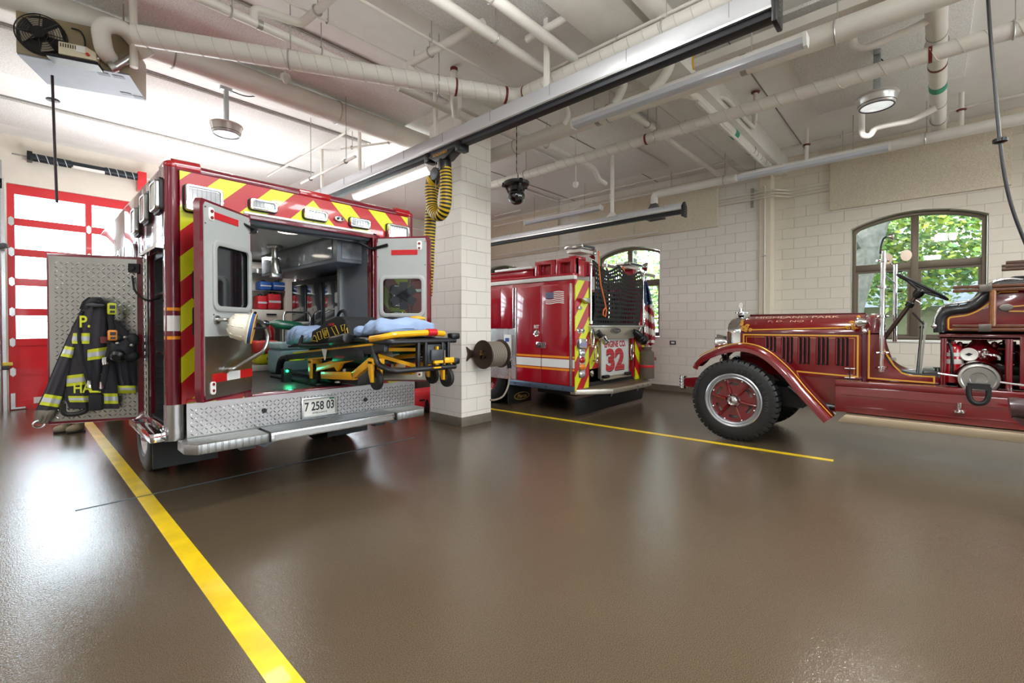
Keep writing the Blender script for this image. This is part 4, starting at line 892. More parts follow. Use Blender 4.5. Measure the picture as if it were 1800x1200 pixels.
# frame, running board, side valance
m=MB(); m.box(6.95,-3,.5,7.05,2.4,.64); m.box(7.23,-3,.5,7.33,2.4,.64); m.cyl((6.45,1.91,.53),(7.83,1.91,.53),.04); m.box(6.8,1.2,.45,7.5,1.9,.7); m.box(6.7,-3,.6,7.6,.6,.85); m.build('chassis',mat('chassis_black','1a1214',.5),Q)
m=MB(); m.box(6.5,-3,.50,6.54,.83,.80); m.box(6.5,-3,.80,6.74,.83,.865); sv=m.build('side_valance',DRED,Q,bevel=.01)
m=MB(); m.box(6.488,-3,.70,6.5,.76,.712); m.box(6.488,-3,.565,6.5,.72,.577); m.build('valance_moulding',DRED,sv)
m=MB(); m.box(7.74,-3,.50,7.78,.83,.80); m.box(7.54,-3,.80,7.78,.83,.865); m.build('side_valance',DRED,Q,bevel=.01)
m=MB(); m.prism([(.80,.40),(-3,.40),(-3,.49),(.72,.49)],6.38,6.74,'x'); rb=m.build('running_board',mat('board_edge','a8987f',.35,.6),Q,bevel=.006)
m=MB(); m.prism([(.80,.40),(-3,.40),(-3,.49),(.72,.49)],7.54,7.9,'x'); m.build('running_board',mat('board_edge','a8987f',.35,.6),Q,bevel=.006)
p=qS(1507,741,6.38); 
# hood
def prof(x0,x1,zb,s=0): 
    a=[(x0,zb),(x0,1.42),(x0+.012,1.47),(x0+.06,1.525),(x0+.2,1.595),(XCQ,1.655)]
    return a+[(2*XCQ-q[0],q[1]) for q in reversed(a[:-1])]
m=MB(); m.prism(prof(HX,HX2,.87),.60,1.92,'y'); hd=m.build('hood',DRED,Q,bevel=.004)
m=MB(); m.box(HX-.006,.6,1.405,HX,1.92,1.415); m.cyl((XCQ,.6,1.655),(XCQ,1.92,1.655),.012,n=8); m.build('hood_hinge',mat('antique_dark','3a0509',.3,0,.6),hd)
m=MB(); m.prism(prof(HX-.012,HX2+.012,.86),.555,.60,'y'); m.build('hood_ledge',mat('antique_ledge_red','4a0a18',.25,0,.8),Q,bevel=.006)  # ledge in a darker, purpler red than the hood
# louvres
gx=[(1344,1364),(1372.5,1394),(1402,1424),(1434,1457),(1468,1492)]
LV=mat('louvre_dark','070405',.6,0,0,.2)
for a,b in gx:
    ya=qS(a,620)[0]; yb=qS(b,620)[0]
    for i in range(3):
        yy=ya+(yb-ya)*(i+.5)/3; w=(ya-yb)/3
        m=MB(); m.prism([(yy+w*.46,HX),(yy+w*.1,HX),(yy-w*.1,HX)][:0] or ell(yy-w*.1,0,w*.36,.0,4)[:0] or rrect(yy-w*.46,1.02,yy+w*.16,1.362,w*.2,3),HX-.004,HX+.001,'x'); lv=m.build('louvre',LV,hd)
        m=MB(); m.lathe([(0,0),(w*.24,.012),(w*.26,.33),(0,.345)],(HX+.002,yy+w*.25,1.025),(0,0,1),12); m.build('louvre_lip',DRED,lv)
# gold lines
GS='gold_pinstripe'
ribbon([qS(1321,579.5),qS(1489,575.5)],.016,HX-.0005,GS,GOLD,hd)
zt=1.385; ribbon([qS(1307,612),(qS(1307,612)[0],zt),(qS(1508,600)[0],zt),(qS(1508,600)[0],.90),(qS(1400,655)[0],.925)],.018,HX-.0005,GS,GOLD,hd)
y0=qS(1312,612)[0];y1=qS(1502,600)[0]; ribbon([(y0,1.25),(y0,zt-.03),(y1,zt-.03),(y1,.93)],.004,HX-.0005,GS,GOLD,hd)
def scroll(c,s):
    for (oy,oz,r,t) in ((0,0,.035,1.6),(.045*s,.03,.028,1.4),(.03*s,-.022,.024,1.5),(-.02*s,.06,.022,1.4),(.085*s,-.02,.022,1.3),(-.015*s,.10,.018,1.3)):
        m=MB(); n=18
        pts=[(HX-.002,c[0]-(oy+r*(1-i/n*.8)*math.cos(t*2*PI*i/n+.5)*s),c[1]+oz+r*(1-i/n*.8)*math.sin(t*2*PI*i/n+.5)) for i in range(n+1)]
        m.tube(pts,[.010*(1-.5*i/n) for i in range(n+1)],6); m.build('gold_scroll',GOLD,hd)
scroll(qS(1307,577.5),1); scroll(qS(1506,573),-1)
dz=(1.595-1.525); dx=.14; nrm=Vector((-dz,0,dx)).normalized(); X_=Vector((0,-1,0)); Y_=nrm.cross(X_)
Thd=Matrix(((X_.x,Y_.x,nrm.x,HX+.19),(X_.y,Y_.y,nrm.y,1.32),(X_.z,Y_.z,nrm.z,1.593),(0,0,0,1)))
GLT=mat('worn_gold_letter','c9a48c',.4,.2)
text('HIGHLAND PARK','hood_lettering',GLT,Matrix.Translation((.05,0,.022))@Thd,.95,.06,hd,ext=.003); text('F. D.  NO. 1','hood_lettering',GLT,Matrix.Translation((-.06,.05,-.031))@Thd,.5,.05,hd,ext=.003)
# radiator
m=MB(); m.prism(prof(HX-.02,HX2+.02,.8),1.92,2.1,'y'); rad=m.build('radiator_shell',CHROME,Q,bevel=.01)
m=MB(); m.prism([(HX+.05,.85),(HX2-.05,.85),(HX2-.05,1.45),(XCQ,1.6),(HX+.05,1.45)],2.1,2.115,'y'); m.build('radiator_core',mat('core_black','18181a',.5,.5),rad)
p=at(1303,547,x=XCQ)
m=MB(); m.lathe([(.04,0),(.05,.02),(.085,.03),(.085,.045),(.03,.05),(.02,.1),(0,.1)],(XCQ,p.y,1.655),(0,0,1),18); m.prism(ell(p.y,1.80,.03,.045,18),XCQ-.015,XCQ+.015,'x'); m.build('radiator_cap',CHROME,rad)
# headlamps
for x in (6.78,7.5):
    m=MB(); m.lathe([(0,-.16),(.05,-.15),(.1,-.08),(.125,0),(.13,.02),(.12,.03)],(x,2.22,1.26),(0,1,0),28); h_=m.build('headlamp',CHROME,Q); m=MB(); m.lathe([(0,.04),(.06,.035),(.12,.025)],(x,2.22,1.26),(0,1,0),24); m.build('lens',LENS,h_)
    m=MB(); m.cyl((x,2.2,1.15),(x,2.1,.9),.02); m.build('lamp_stalk',BLACKM,h_)
m=MB(); m.box(6.9,2.12,1.25,7.38,2.2,1.36); m.build('horn_bracket',BLACKM,Q,bevel=.01)
# front fenders
FP=[(2.45,.92),(2.42,.99),(2.32,1.085),(2.12,1.18),(1.92,1.235),(1.72,1.235),(1.52,1.15),(1.3,.95),(1.12,.72),(.86,.42)]
def fend(x0,x1,nm,sgn):
    # cross-section from the outer lip to the hood side
    cs=[(0,-.075),(.004,-.03),(.03,.0),(.12,.028),(.26,.03),(.38,.012),(abs(x1-x0),.0)]
    k=[]; n=len(FP)
    for i in range(n-1):
        for j in range(5): 
            t=j/5; p0=FP[max(0,i-1)];p1=FP[i];p2=FP[i+1];p3=FP[min(n-1,i+2)]
            k.append(tuple(.5*((2*p1[d])+(-p0[d]+p2[d])*t+(2*p0[d]-5*p1[d]+4*p2[d]-p3[d])*t*t+(-p0[d]+3*p1[d]-3*p2[d]+p3[d])*t**3) for d in (0,1)))
    k.append(FP[-1]); N=len(k)-1; M_=len(cs)-1
    def fn(a,b):
        i=min(N,int(round(a*N))); j=min(M_,int(round(b*M_))); q=Vector((0,k[i][0],k[i][1])); e=Vector((0,k[min(N,i+1)][0]-k[max(0,i-1)][0],k[min(N,i+1)][1]-k[max(0,i-1)][1])).normalized(); nn=Vector((0,e.z,-e.y)); nn=nn if nn.z>0 else -nn
        taper=1.0 if i>3 else .72+.07*i
        return (x0+sgn*cs[j][0]*(taper if j>2 else 1),q.y+nn.y*cs[j][1],q.z+nn.z*cs[j][1])
    m=MB(); m.grid(fn,N,M_); f_=m.build(nm,DRED,Q,solid=.012)
    pts=[]
    for i in range(8,N+1):
        a=fn(i/N,2/M_); b=fn(i/N,3/M_); pts.append(Vector(a)*.35+Vector(b)*.65+Vector((-.004*sgn,0,.014)))
    m=MB(); m.tube(pts,.007,5); m.build('gold_pinstripe',GOLD,f_); return f_
fend(6.36,6.86,'front_fender',1); fend(7.92,7.42,'front_fender',-1)
m=MB(); m.prism([(1.35,.7),(.85,.45),(.83,.86),(.62,.86),(.62,.95),(1.25,1.0)],HX+.02,HX+.04,'x'); m.build('splash_apron',DRED,Q)
# wheels
def awheel(x0,x1,y,sd):
    xc=(x0+x1)/2; w=(x1-x0)/2; r=.528
    m=MB(); m.lathe([(.335,-w*.7),(.35,-w*.9),(.40,-w),(.45,-w*.97),(.49,-w*.85),(.503,-w*.78),(.503,w*.78),(.49,w*.85),(.45,w*.97),(.40,w),(.35,w*.9),(.335,w*.7)],(xc,y,r),(1,0,0),56)
    t_=m.build('front_wheel' if y>0 else 'rear_wheel',mat('old_rubber','1b1b1b',.5,bump=.15,bscale=90),Q)
    m=MB()
    for i in range(46):
        a=2*PI*(i+.5)/46; T=Matrix.Translation((xc,y,r))@Matrix.Rotation(a,4,'X'); m.T=T; h=.026
        m.prism([(-w*.95,.474),(-w*.80,.5),(-w*.80,.528),(-w*.95,.51)][:0] or [(-w*.98,.468),(w*.98,.468),(w*.9,.512),(w*.74,.528),(-w*.74,.528),(-w*.9,.512)],-h,h,'y')
    m.build('tread_block',mat('old_rubber','1b1b1b',.5),t_)
    m=MB(); m.lathe([(.348,w*.62),(.352,w*.95),(.338,w*1.04),(.318,w*.98),(.312,w*.8),(.300,w*.86),(.288,w*.82),(.283,w*.5),(.283,-w*.6),(.33,-w*.7)],(xc,y,r),(sd,0,0),56); m.build('rim',mat('rim_silver','b9bcc0',.28,.85),t_)
    # red disc with curved slots and ribs
    m=MB(); xx=xc+sd*w*.35; R0,R1=.075,.283
    for i in range(48):
        a0=2*PI*i/48; a1=2*PI*(i+1)/48; slot=(i%8) in (2,3,4,5)
        for ra,rb in ((R0,.2),(.2,.235),(.235,R1)):
            if slot and ra==.2: continue
            q=[(xx,y+rr*math.cos(a),r+rr*math.sin(a)) for rr,a in ((ra,a0),(rb,a0),(rb,a1),(ra,a1))]
            m.add(q+[(v[0]-sd*.012,v[1],v[2]) for v in q],[(0,1,2,3),(7,6,5,4),(0,4,5,1),(1,5,6,2),(2,6,7,3),(3,7,4,0)])
    m.build('wheel_disc',DRED,t_)
    m=MB()
    for i in range(6):
        a=2*PI*i/6+.18; m.tube([(xx+sd*.035,y+.09*math.cos(a),r+.09*math.sin(a)),(xx+sd*.02,y+.2*math.cos(a),r+.2*math.sin(a)),(xx+sd*.012,y+.27*math.cos(a),r+.27*math.sin(a))],[.018,.013,.02],8)
    m.each('wheel_rib',DRED,t_)
    m=MB()
    for i in range(8):
        a=2*PI*i/8+.4; m.ball((xx+sd*.02,y+.272*math.cos(a),r+.272*math.sin(a)),.014,(1,1,1),8,6)
    m.each('lug_nut',CHROME,t_)
    m=MB(); m.lathe([(.085,-.01),(.085,.03),(.07,.05),(.065,.075),(.05,.09),(.045,.07),(.02,.075),(0,.08)],(xx,y,r),(sd,0,0),28); m.build('hub_cap',CHROME,t_)
    m=MB(); m.lathe([(.0,0),(.25,0),(.26,.05)],(xx-sd*.09,y,r),(sd,0,0),24); m.build('brake_drum',mat('drum_grey','c8c8c2',.4,.2),t_)
    return t_
wl=awheel(6.315,6.505,1.905,-1); awheel(7.775,7.965,1.905,1); awheel(6.33,6.52,-2.35,-1); awheel(7.76,7.95,-2.35,1)
TL_=mat('raised_rubber','3a3a3a',.4)
for i,ch in enumerate('Silvertown'):
    th=math.radians(84-i*10.5) # clockwise from the top, seen from the -x side
    c=Vector((6.315-.003,1.905-.405*math.cos(th),.528+.405*math.sin(th)))
    text(ch,'sidewall_lettering',TL_,Matrix.Translation(c)@SIDE@Matrix.Rotation(th-PI/2,4,'Z'),None,.05,wl,ext=.002,bold=.01)
# dumb irons and bumper end, springs, exhaust
m=MB(); m.prism([(2.05,.70),(2.35,.78),(2.66,.745),(2.66,.62),(2.3,.6),(2.05,.55)],6.60,6.70,'x'); m.prism([(2.05,.70),(2.35,.78),(2.66,.745),(2.66,.62),(2.3,.6),(2.05,.55)],7.58,7.68,'x'); m.each('frame_horn',DRED,Q,bevel=.008)
for x in (6.65,7.63):
    m=MB(); m.lathe([(0,-.1)]+[(.045+.012*(1 if i%2 else -1),-.1+.0222*i) for i in range(10)]+[(0,.1)],(x,2.69,.67),(0,0,1),20); m.build('bumper_end',CHROME,Q)
m=MB(); m.cyl((6.65,2.7,.67),(7.63,2.7,.67),.03); m.build('bumper_bar',CHROME,Q)
m=MB(); m.tube(fillet([(6.75,1.35,.72),(6.72,1.2,.6),(6.74,1.0,.52),(6.78,.3,.5)],.15),.035,12); m.build('exhaust_pipe',mat('exhaust_steel','6a6d70',.35,.8),Q)
# cowl sides, floor, firewall
CS=[(.565,1.60),(.44,1.60),(.43,1.38),(.40,1.17),(.35,1.07),(.28,1.0),(.2,.965),(-.08,.955),(-.08,.868),(.565,.868)]
CS=[(p.y,p.z) for p in fillet([(0,a,b) for a,b in CS[:2]]+[(0,.43,1.32),(0,.36,1.06),(0,.22,.965)]+[(0,a,b) for a,b in CS[7:]],.10,5)]
for x,nm in ((HX,'cowl_side'),(HX2-.03,'cowl_side')):
    m=MB(); m.prism(CS,x,x+.03,'x'); cwl=m.build(nm,DRED,Q,bevel=.004)
    if x==HX: cw0=cwl
m=MB(); pth=[(HX+.01,p[0],p[1]) for p in CS if -.0<p[0]<.46 or True][1:]; 
e=[Vector((HX+.015,p[0]-.004,p[1]+.006)) for p in CS if p[1]>.95 and p[0]<.445 and p[0]>-.09]; m.tube(e,.014,8); m.build('cowl_beading',BLACK,cw0)
ins=[qS(*a) for a in ((1528,580),(1527,664),(1642,673),(1642,662),(1600,660),(1585,655),(1572,643),(1560,625),(1550,607))]
ribbon(ins,.016,HX-.0005,GS,GOLD,cw0); 
m=MB(); pr_=prof(HX,HX2,1.40); m.prism(pr_,.44,.56,'y'); m.build('cowl_top',DRED,Q,bevel=.004)
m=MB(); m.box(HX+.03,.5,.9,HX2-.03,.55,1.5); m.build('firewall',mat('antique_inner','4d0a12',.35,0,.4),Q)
m=MB(); m.box(HX+.032,-.08,.92,HX2-.032,.5,.955); m.box(HX+.032,-.09,.955,HX2-.032,-.07,.985); m.build('cab_floor',mat('floor_plate','8b9ba3',.3,.6),Q)
m=MB(); m.prism([(.5,.96),(.36,.96),(.5,1.18)],HX+.1,HX2-.1,'x'); m.build('toe_board',mat('floor_plate','8b9ba3',.3,.6),Q)
m=MB(); m.cyl((6.95,.42,.98),(6.95,.34,1.12),.012); m.box(6.91,.30,1.1,6.99,.36,1.13); m.build('pedal',ALU,Q)
g0=qS(1516,567,HX-.03); m=MB(); m.lathe([(0,-.0),(.035,.02),(.06,.08),(.062,.1),(.05,.12),(0,.125)],(HX-.08,g0[0]-.06,g0[1]),(0,1,0),20); cl=m.build('cowl_lamp',CHROME,Q); m=MB(); m.cyl((HX-.06,g0[0],g0[1]-.03),(HX,g0[0],g0[1]-.12),.014); m.ball((HX-.02,g0[0]-.02,g0[1]-.1),.03); m.build('lamp_bracket',CHROME,cl)
# dash gauges
m=MB()
for i,(x,z) in enumerate(((6.95,1.5),(7.1,1.52),(7.25,1.5),(7.38,1.46))): m.lathe([(0,.02),(.035,.025),(.045,.02),(.045,0)],(x,.44,z),(0,-1,0),16)
m.each('dash_gauge',CHROME,Q)
# steering
a=at(1548,603,x=6.95); b=at(1617,512,x=6.95)
m=MB(); m.cyl(a,b,.025,.022,14); sc=m.build('steering_column',mat('column_brown','4a3a34',.3,.6),Q)
d=(b-a).normalized(); w0=at(1578,483,x=6.95); w1=at(1665,526,x=6.95); c=(w0+w1)/2; R_=(w1-w0).length/2; e1=(w1-w0).normalized(); e2=Vector((1,0,0))
m=MB(); m.tube([c+e1*R_*math.cos(2*PI*i/36)+e2*R_*math.sin(2*PI*i/36) for i in range(36)],.015,10,closed=True); 
for i in range(4): 
    an=2*PI*i/4+.6; m.cyl(b,c+e1*R_*math.cos(an)+e2*R_*math.sin(an),.01,n=8)
m.build('steering_wheel',BLACK,sc)
m=MB(); m.lathe([(.03,-.08),(.05,-.04),(.05,0),(.02,.03),(0,.03)],b,d,16); m.lathe([(.035,-.2),(.04,-.19),(.04,-.15),(.03,-.14)],b,d,14); m.build('column_hub',BLACKP,sc)
m=MB(); p=b-d*.1; m.cyl(p,p+Vector((.0,-.06,-.05)),.008); m.ball(p+Vector((0,-.06,-.06)),.014); m.build('throttle_lever',CHROME,sc)
# brake and gear levers
a=at(1617,660,x=7.05); b=at(1628,567,x=7.05); m=MB(); m.bar(a,b,.035,.02); m.cyl(a+Vector((.03,0.02,0)),b+Vector((.03,.03,.02)),.01); l_=m.build('brake_lever',STEEL,Q); m=MB(); m.bar(b+Vector((0,.02,-.02)),b+Vector((0,.12,.12)),.025,.02); m.build('lever_grip',BLACK,l_)
a=at(1612,658,x=7.2); b=at(1620,575,x=7.2); m=MB(); m.cyl(a,b,.012,n=10); m.ball(b,.022); m.build('gear_lever',BLACKM,Q)
for u in (1645,1651): 
    a=at(u,662,x=6.95); m=MB(); m.cyl((6.95,a.y,.955),(6.95,a.y,1.03),.009,n=8); m.cyl((6.95,a.y,1.03),(6.95,a.y,1.04),.025,n=12); m.build('floor_pedal',BLACKM,Q)
# windscreen posts with clamps, mirror, lamps
PX=HX-.05
a=at(1553,441,x=PX); b=at(1549,650,x=PX)
m=MB(); m.cyl((PX,b.y,b.z-.02),(PX,a.y+.0,a.z),.026,.024,16); po=m.build('windscreen_post',CHROME,Q)
m=MB()
for v in (458,504,556,620,646): 
    z=at(1550,v,x=PX).z; m.lathe([(.026,-.02),(.036,-.015),(.036,.015),(.026,.02)],(PX,(a.y+b.y)/2,z),(0,0,1),16); m.cyl((PX-.04,(a.y+b.y)/2+.05,z),(PX+.06,(a.y+b.y)/2-.05,z),.011,n=8)
m.each('post_clamp',CHROME,po,per=2)
q=[at(u,v,x=PX) for u,v in ((1547,446),(1549,430),(1553,419),(1558,416))]; m=MB(); m.tube(fillet(q,.05),.008,8); gm=m.build('lamp_stalk',BLACKM,po); q2=at(1559,416,x=PX); m=MB(); m.lathe([(.01,0),(.02,.02),(.055,.06),(.052,.062)],q2,(.0,-1,0),20); m.build('cone_lamp',CHROME,gm)
PX2=HX2+.05
a=at(1574,465,x=PX2); b=at(1570,560,x=PX2); m=MB(); m.cyl((PX2,a.y,1.3),(PX2,a.y,a.z),.024,n=14); po2=m.build('windscreen_post',CHROME,Q)
for u,v in ((1560,455),(1593,449)):
    q=at(u,v,x=PX2); m=MB(); m.tube([(PX2,a.y,a.z-.03),(PX2,(a.y+q.y)/2,(a.z+q.z)/2-.03),q],.008,8); r_=m.build('mirror_arm',CHROME,po2); m=MB(); m.prism(ell(q.y,q.z,.055,.07,24),PX2-.02,PX2-.01,'x'); m.build('round_mirror',mat('mirror_face','e6d2c0',.15,.6),r_)
m=MB(); 
for v in (478,512): 
    z=at(1574,v,x=PX2).z; m.cyl((PX2,a.y-.07,z),(PX2,a.y+.07,z),.008,n=8)
m.each('post_clamp',BLACKM,po2)
m=MB(); m.tube([(PX,at(1551,480,x=PX).y,at(1551,480,x=PX).z),(PX2,a.y,at(1573,498,x=PX2).z)],.01,8); m.build('cross_stay',mat('stay_green','9ab0a4',.3,.6),Q)
# driver seat
SX=6.68
sp=[qS(*a,SX) for a in ((1660,581),(1660,553),(1668,550),(1700,547),(1715,541),(1732,530),(1745,516),(1755,511),(1800,510),(1800,583))]
sp=[(p.y,p.z) for p in fillet([(0,a,b) for a,b in sp],.05,5)]; y_end=-1.15
sp=[(y_end if p[0]<-.6 else p[0],p[1]) for p in sp]
for x in (SX,7.58): 
    m=MB(); m.prism(sp,x,x+.03,'x'); s_=m.build('seat_side',DRED,Q,bevel=.006)
    if x==SX: s0_=s_
m=MB(); m.box(SX,-1.15,1.36,7.61,-.06,1.42); m.build('seat_base',DRED,Q,bevel=.01)
m=MB(); m.box(SX+.03,-.62,1.42,7.58,-.03,1.58); m.build('seat_cushion',mat('black_leather','19191b',.38,0,.3,bump=.3,bscale=40),Q,bevel=.05,seg=3)
m=MB(); m.box(SX+.03,-.75,1.42,7.58,-.55,2.0); m.build('seat_back',mat('black_leather','19191b',.38),Q,bevel=.06,seg=3)
roll=[qS(*a,SX) for a in ((1652,584),(1651,564),(1657,551),(1672,545),(1698,543),(1714,536),(1729,523),(1742,507),(1752,500),(1800,498))]
for x in (SX+.0,7.6):
    m=MB(); m.tube(fillet([(x,a,b) for a,b in roll],.06,4),.05,14); m.build('leather_roll',mat('black_leather','19191b',.38),Q)
gl=[qS(*a,SX) for a in ((1676,579),(1667,579),(1667,558),(1700,554),(1718,547),(1738,534),(1744,528))]
ribbon([(p.y,p.z) for p in fillet([(0,a,b) for a,b in gl],.03,4)],.013,SX-.0005,GS,GOLD,s0_)
gl=[qS(*a,SX) for a in ((1753,516),(1758,513),(1790,512))]; ribbon(gl,.012,SX-.0005,GS,GOLD,s0_)
rl=[qS(*a,SX-.02) for a in ((1643,573),(1645,558),(1652,543),(1663,535),(1685,532),(1702,530),(1715,524),(1728,511),(1740,499),(1755,492),(1775,489),(1798,492))]
m=MB(); m.tube(fillet([(SX-.02,a,b) for a,b in rl],.06,4),.013,10); rr_=m.build('grab_rail',CHROME,Q); m=MB(); m.ball((SX-.02,rl[0][0],rl[0][1]),.028); 
m.cyl((SX-.02,rl[4][0],rl[4][1]),(SX+.0,rl[4][0],rl[4][1]-.1),.009,n=8); m.build('rail_fitting',CHROME,rr_)
# body behind the seat, side locker
m=MB(); m.box(SX+.02,-3.0,.87,7.6,-.74,1.38); m.box(SX+.02,-3,1.38,7.6,-1.2,1.75); m.build('rear_body',DRED,Q,bevel=.01)
m=MB(); m.box(SX-.02,-2.2,.88,SX+.02,-.64,1.40); m.build('locker_door',DRED,Q,bevel=.01)
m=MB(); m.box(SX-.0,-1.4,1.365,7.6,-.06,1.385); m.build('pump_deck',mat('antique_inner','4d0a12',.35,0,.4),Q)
for u in (1656,1661,1771,1776):
    p=qS(u,640,SX); m=MB(); m.cyl((SX+.01,p[0],.87),(SX+.01,p[0],1.37),.014 if u<1700 else .018,n=10); m.build('pump_post',DRED,Q)
# pump
PXC=6.98
pm=at(1722,623,x=6.85); m=MB(); m.ball((6.9,pm.y,pm.z),.165,(.8,.95,.72),24,14); m.lathe([(.12,.06),(.06,.14),(.05,.26)],(6.9,pm.y,pm.z),(0,0,1),20); m.cyl((6.9,pm.y,pm.z-.1),(6.95,pm.y,.95),.02); m.box(6.98,pm.y-.42,.9,7.4,pm.y+.3,1.1); m.cyl((7.1,pm.y-.3,1.22),(7.1,pm.y+.3,1.22),.09); pump=m.build('pump_body',DRED,Q)
m=MB(); m.box(6.9,pm.y-.5,.87,7.5,pm.y+.45,1.0); m.cyl((7.0,pm.y-.35,1.05),(7.0,pm.y+.3,1.05),.1); m.build('pump_casing',mat('pump_black','140b0d',.4,0,.3),Q,bevel=.02)
g=at(1703,623,x=6.74); m=MB(); m.lathe([(.0,.012),(.05,.014),(.062,.02),(.07,.01),(.07,-.03),(0,-.03)],g,(-1,0,0),28); gg=m.build('pressure_gauge',mat('gauge_white','dcdad2',.3),Q); m=MB(); m.add([g+Vector((-.016,.03,0)),g+Vector((-.016,-.03,.006)),g+Vector((-.016,-.0,-.015)),g+Vector((-.016,.0,.02))],[(0,3,1,2)]); m.build('gauge_needle',INK,gg)
g=at(1731,623,x=6.74); m=MB(); m.cyl(g+Vector((.1,0,0)),g,.022); m.tube(fillet([g,g+Vector((-.02,-.05,.0)),g+Vector((-.02,-.1,-.01)),g+Vector((-.02,-.1,-.05))],.03),.016,10); m.cyl(g+Vector((0,0,-.03)),g+Vector((0,0,.05)),.012); m.ball(g+Vector((0,0,.05)),.02); m.build('bleed_tap',CHROME,Q)
g=at(1720,601,x=6.9); m=MB(); m.lathe([(.03,-.06),(.045,-.04),(.03,-.02),(.035,0),(.045,.03),(.02,.05),(0,.05)],g,(0,0,1),18); m.cyl(g+Vector((0,0,.02)),g+Vector((0,.16,.06)),.009); m.cyl(g+Vector((0,.16,.06)),g+Vector((0,.3,.06)),.008); m.cyl(g+Vector((0,-.02,.0)),g+Vector((0,-.22,.05)),.008); m.build('relief_valve',CHROME,Q)
for u in (1687,1748):
    g=at(u,608,x=6.9); m=MB(); m.lathe([(.03,-.1),(.035,-.06),(.02,-.04),(.03,0),(.02,.04),(0,.05)],g,(0,0,1),16); m.cyl(g-Vector((0,.1,.03)),g+Vector((0,.1,-.03)),.012); m.build('outlet_valve',mat('valve_red','6e0c14',.25,.3,.6),Q)
m=MB()
for i,(u,v,v2) in enumerate(((1765,590,650),(1772,588,660),(1783,600,670))):
    a=at(u,v,x=7.0);b=at(u,v2,x=7.0); m.cyl((7.0,a.y,a.z),(7.0,a.y,b.z),.014,n=8)
m.each('pump_linkage',BLACKM,Q)
g=at(1768,612,x=7.0); m=MB(); m.tube([(7.0,g.y+.07*math.cos(2*PI*i/18),g.z+.07*math.sin(2*PI*i/18)) for i in range(18)],.009,6,closed=True); m.cyl((7,g.y-.07,g.z),(7,g.y+.07,g.z),.006,n=6); m.cyl((7,g.y,g.z-.07),(7,g.y,g.z+.07),.006,n=6); m.build('valve_wheel',DRED,Q)
m=MB(); 
for v in (618,637): 
    a=at(1690,v,x=6.88);b=at(1790,v,x=6.88); m.cyl((6.88,a.y,a.z),(6.88,b.y,a.z),.008,n=6)
m.each('pump_rod',CHROME,Q)
# suction cap with handles
g=at(1720,666,x=6.56); m=MB(); m.lathe([(0,.0),(.06,.002),(.065,.008),(.12,.008),(.13,.016),(.15,.012),(.158,-.005),(.158,-.04),(.15,-.05)],g,(-1,0,0),36); cap=m.build('suction_cap',STEEL,Q)
m=MB(); dd=Vector((0,1,.12)).normalized(); m.cyl(g+dd*.15,g+dd*.30,.011,n=8); m.cyl(g-dd*.15,g-dd*.31,.011,n=8); m.each('cap_handle',CHROME,cap)
m=MB(); m.lathe([(.17,-.05),(.18,-.1),(.16,-.2),(.14,-.3)],g,(-1,0,0),32); m.build('suction_inlet',DRED,Q)
g=at(1720,693,x=6.5); m=MB(); m.tube(fillet([(6.49,g.y+.07,g.z+.08),(6.49,g.y+.07,g.z-.02),(6.49,g.y+.04,g.z-.09),(6.49,g.y-.04,g.z-.09),(6.49,g.y-.07,g.z-.02),(6.49,g.y-.07,g.z+.08)],.05),.022,10); m.box(6.47,g.y-.08,g.z+.05,6.5,g.y+.08,g.z+.11); m.build('holder_strap',BLACK,Q)
g=at(1686,720,x=6.49); m=MB(); m.lathe([(.0,.0),(.045,.005),(.05,.02),(.02,.03),(.016,.09),(.02,.1),(0,.105)],(6.47,g[1],g[2]-.03),(0,0,1),18); m.build('chrome_stopper',CHROME,Q)
g=at(1494,655,x=6.7); m=MB(); m.cyl((6.7,g.y,g.z-.06),(6.7,g.y,g.z+.06),.008,n=8); m.cyl((6.7,g.y-.05,g.z+.05),(6.7,g.y+.05,g.z+.05),.007,n=8); m.cyl((6.7,g.y-.05,g.z-.06),(6.7,g.y+.05,g.z-.06),.007,n=8); m.build('hood_latch',CHROME,Q)
# things riding on the truck
a=at(1673,639,x=6.8)
t=thing('fire_extinguisher','red fire extinguisher strapped upright beside the antique truck pump','fire extinguisher',(6.8,a.y,.9))
m=MB(); m.lathe([(0,0),(.085,.0),(.09,.02),(.09,.34),(.075,.385),(.03,.41),(.03,.44),(0,.44)],(6.8,a.y,.90),(0,0,1),28); m.build('cylinder',RED,t)
m=MB(); m.lathe([(.0905,.2),(.0915,.2),(.0915,.25),(.0905,.25)],(6.8,a.y,.9),(0,0,1),28); m.lathe([(.0905,.28),(.0915,.28),(.0915,.32),(.0905,.32)],(6.8,a.y,.9),(0,0,1),28); m.each('label_band',mat('label_silver','c9c4bd',.4),t)
m=MB(); m.box(6.78,a.y-.02,1.33,6.83,a.y+.05,1.38); m.bar((6.8,a.y,1.37),(6.8,a.y-.1,1.40),.02,.012); m.tube(fillet([(6.78,a.y+.03,1.35),(6.7,a.y+.02,1.33),(6.69,a.y+.0,1.2),(6.705,a.y,.98)],.05),.014,8); m.build('valve_and_hose',BLACKP,t)
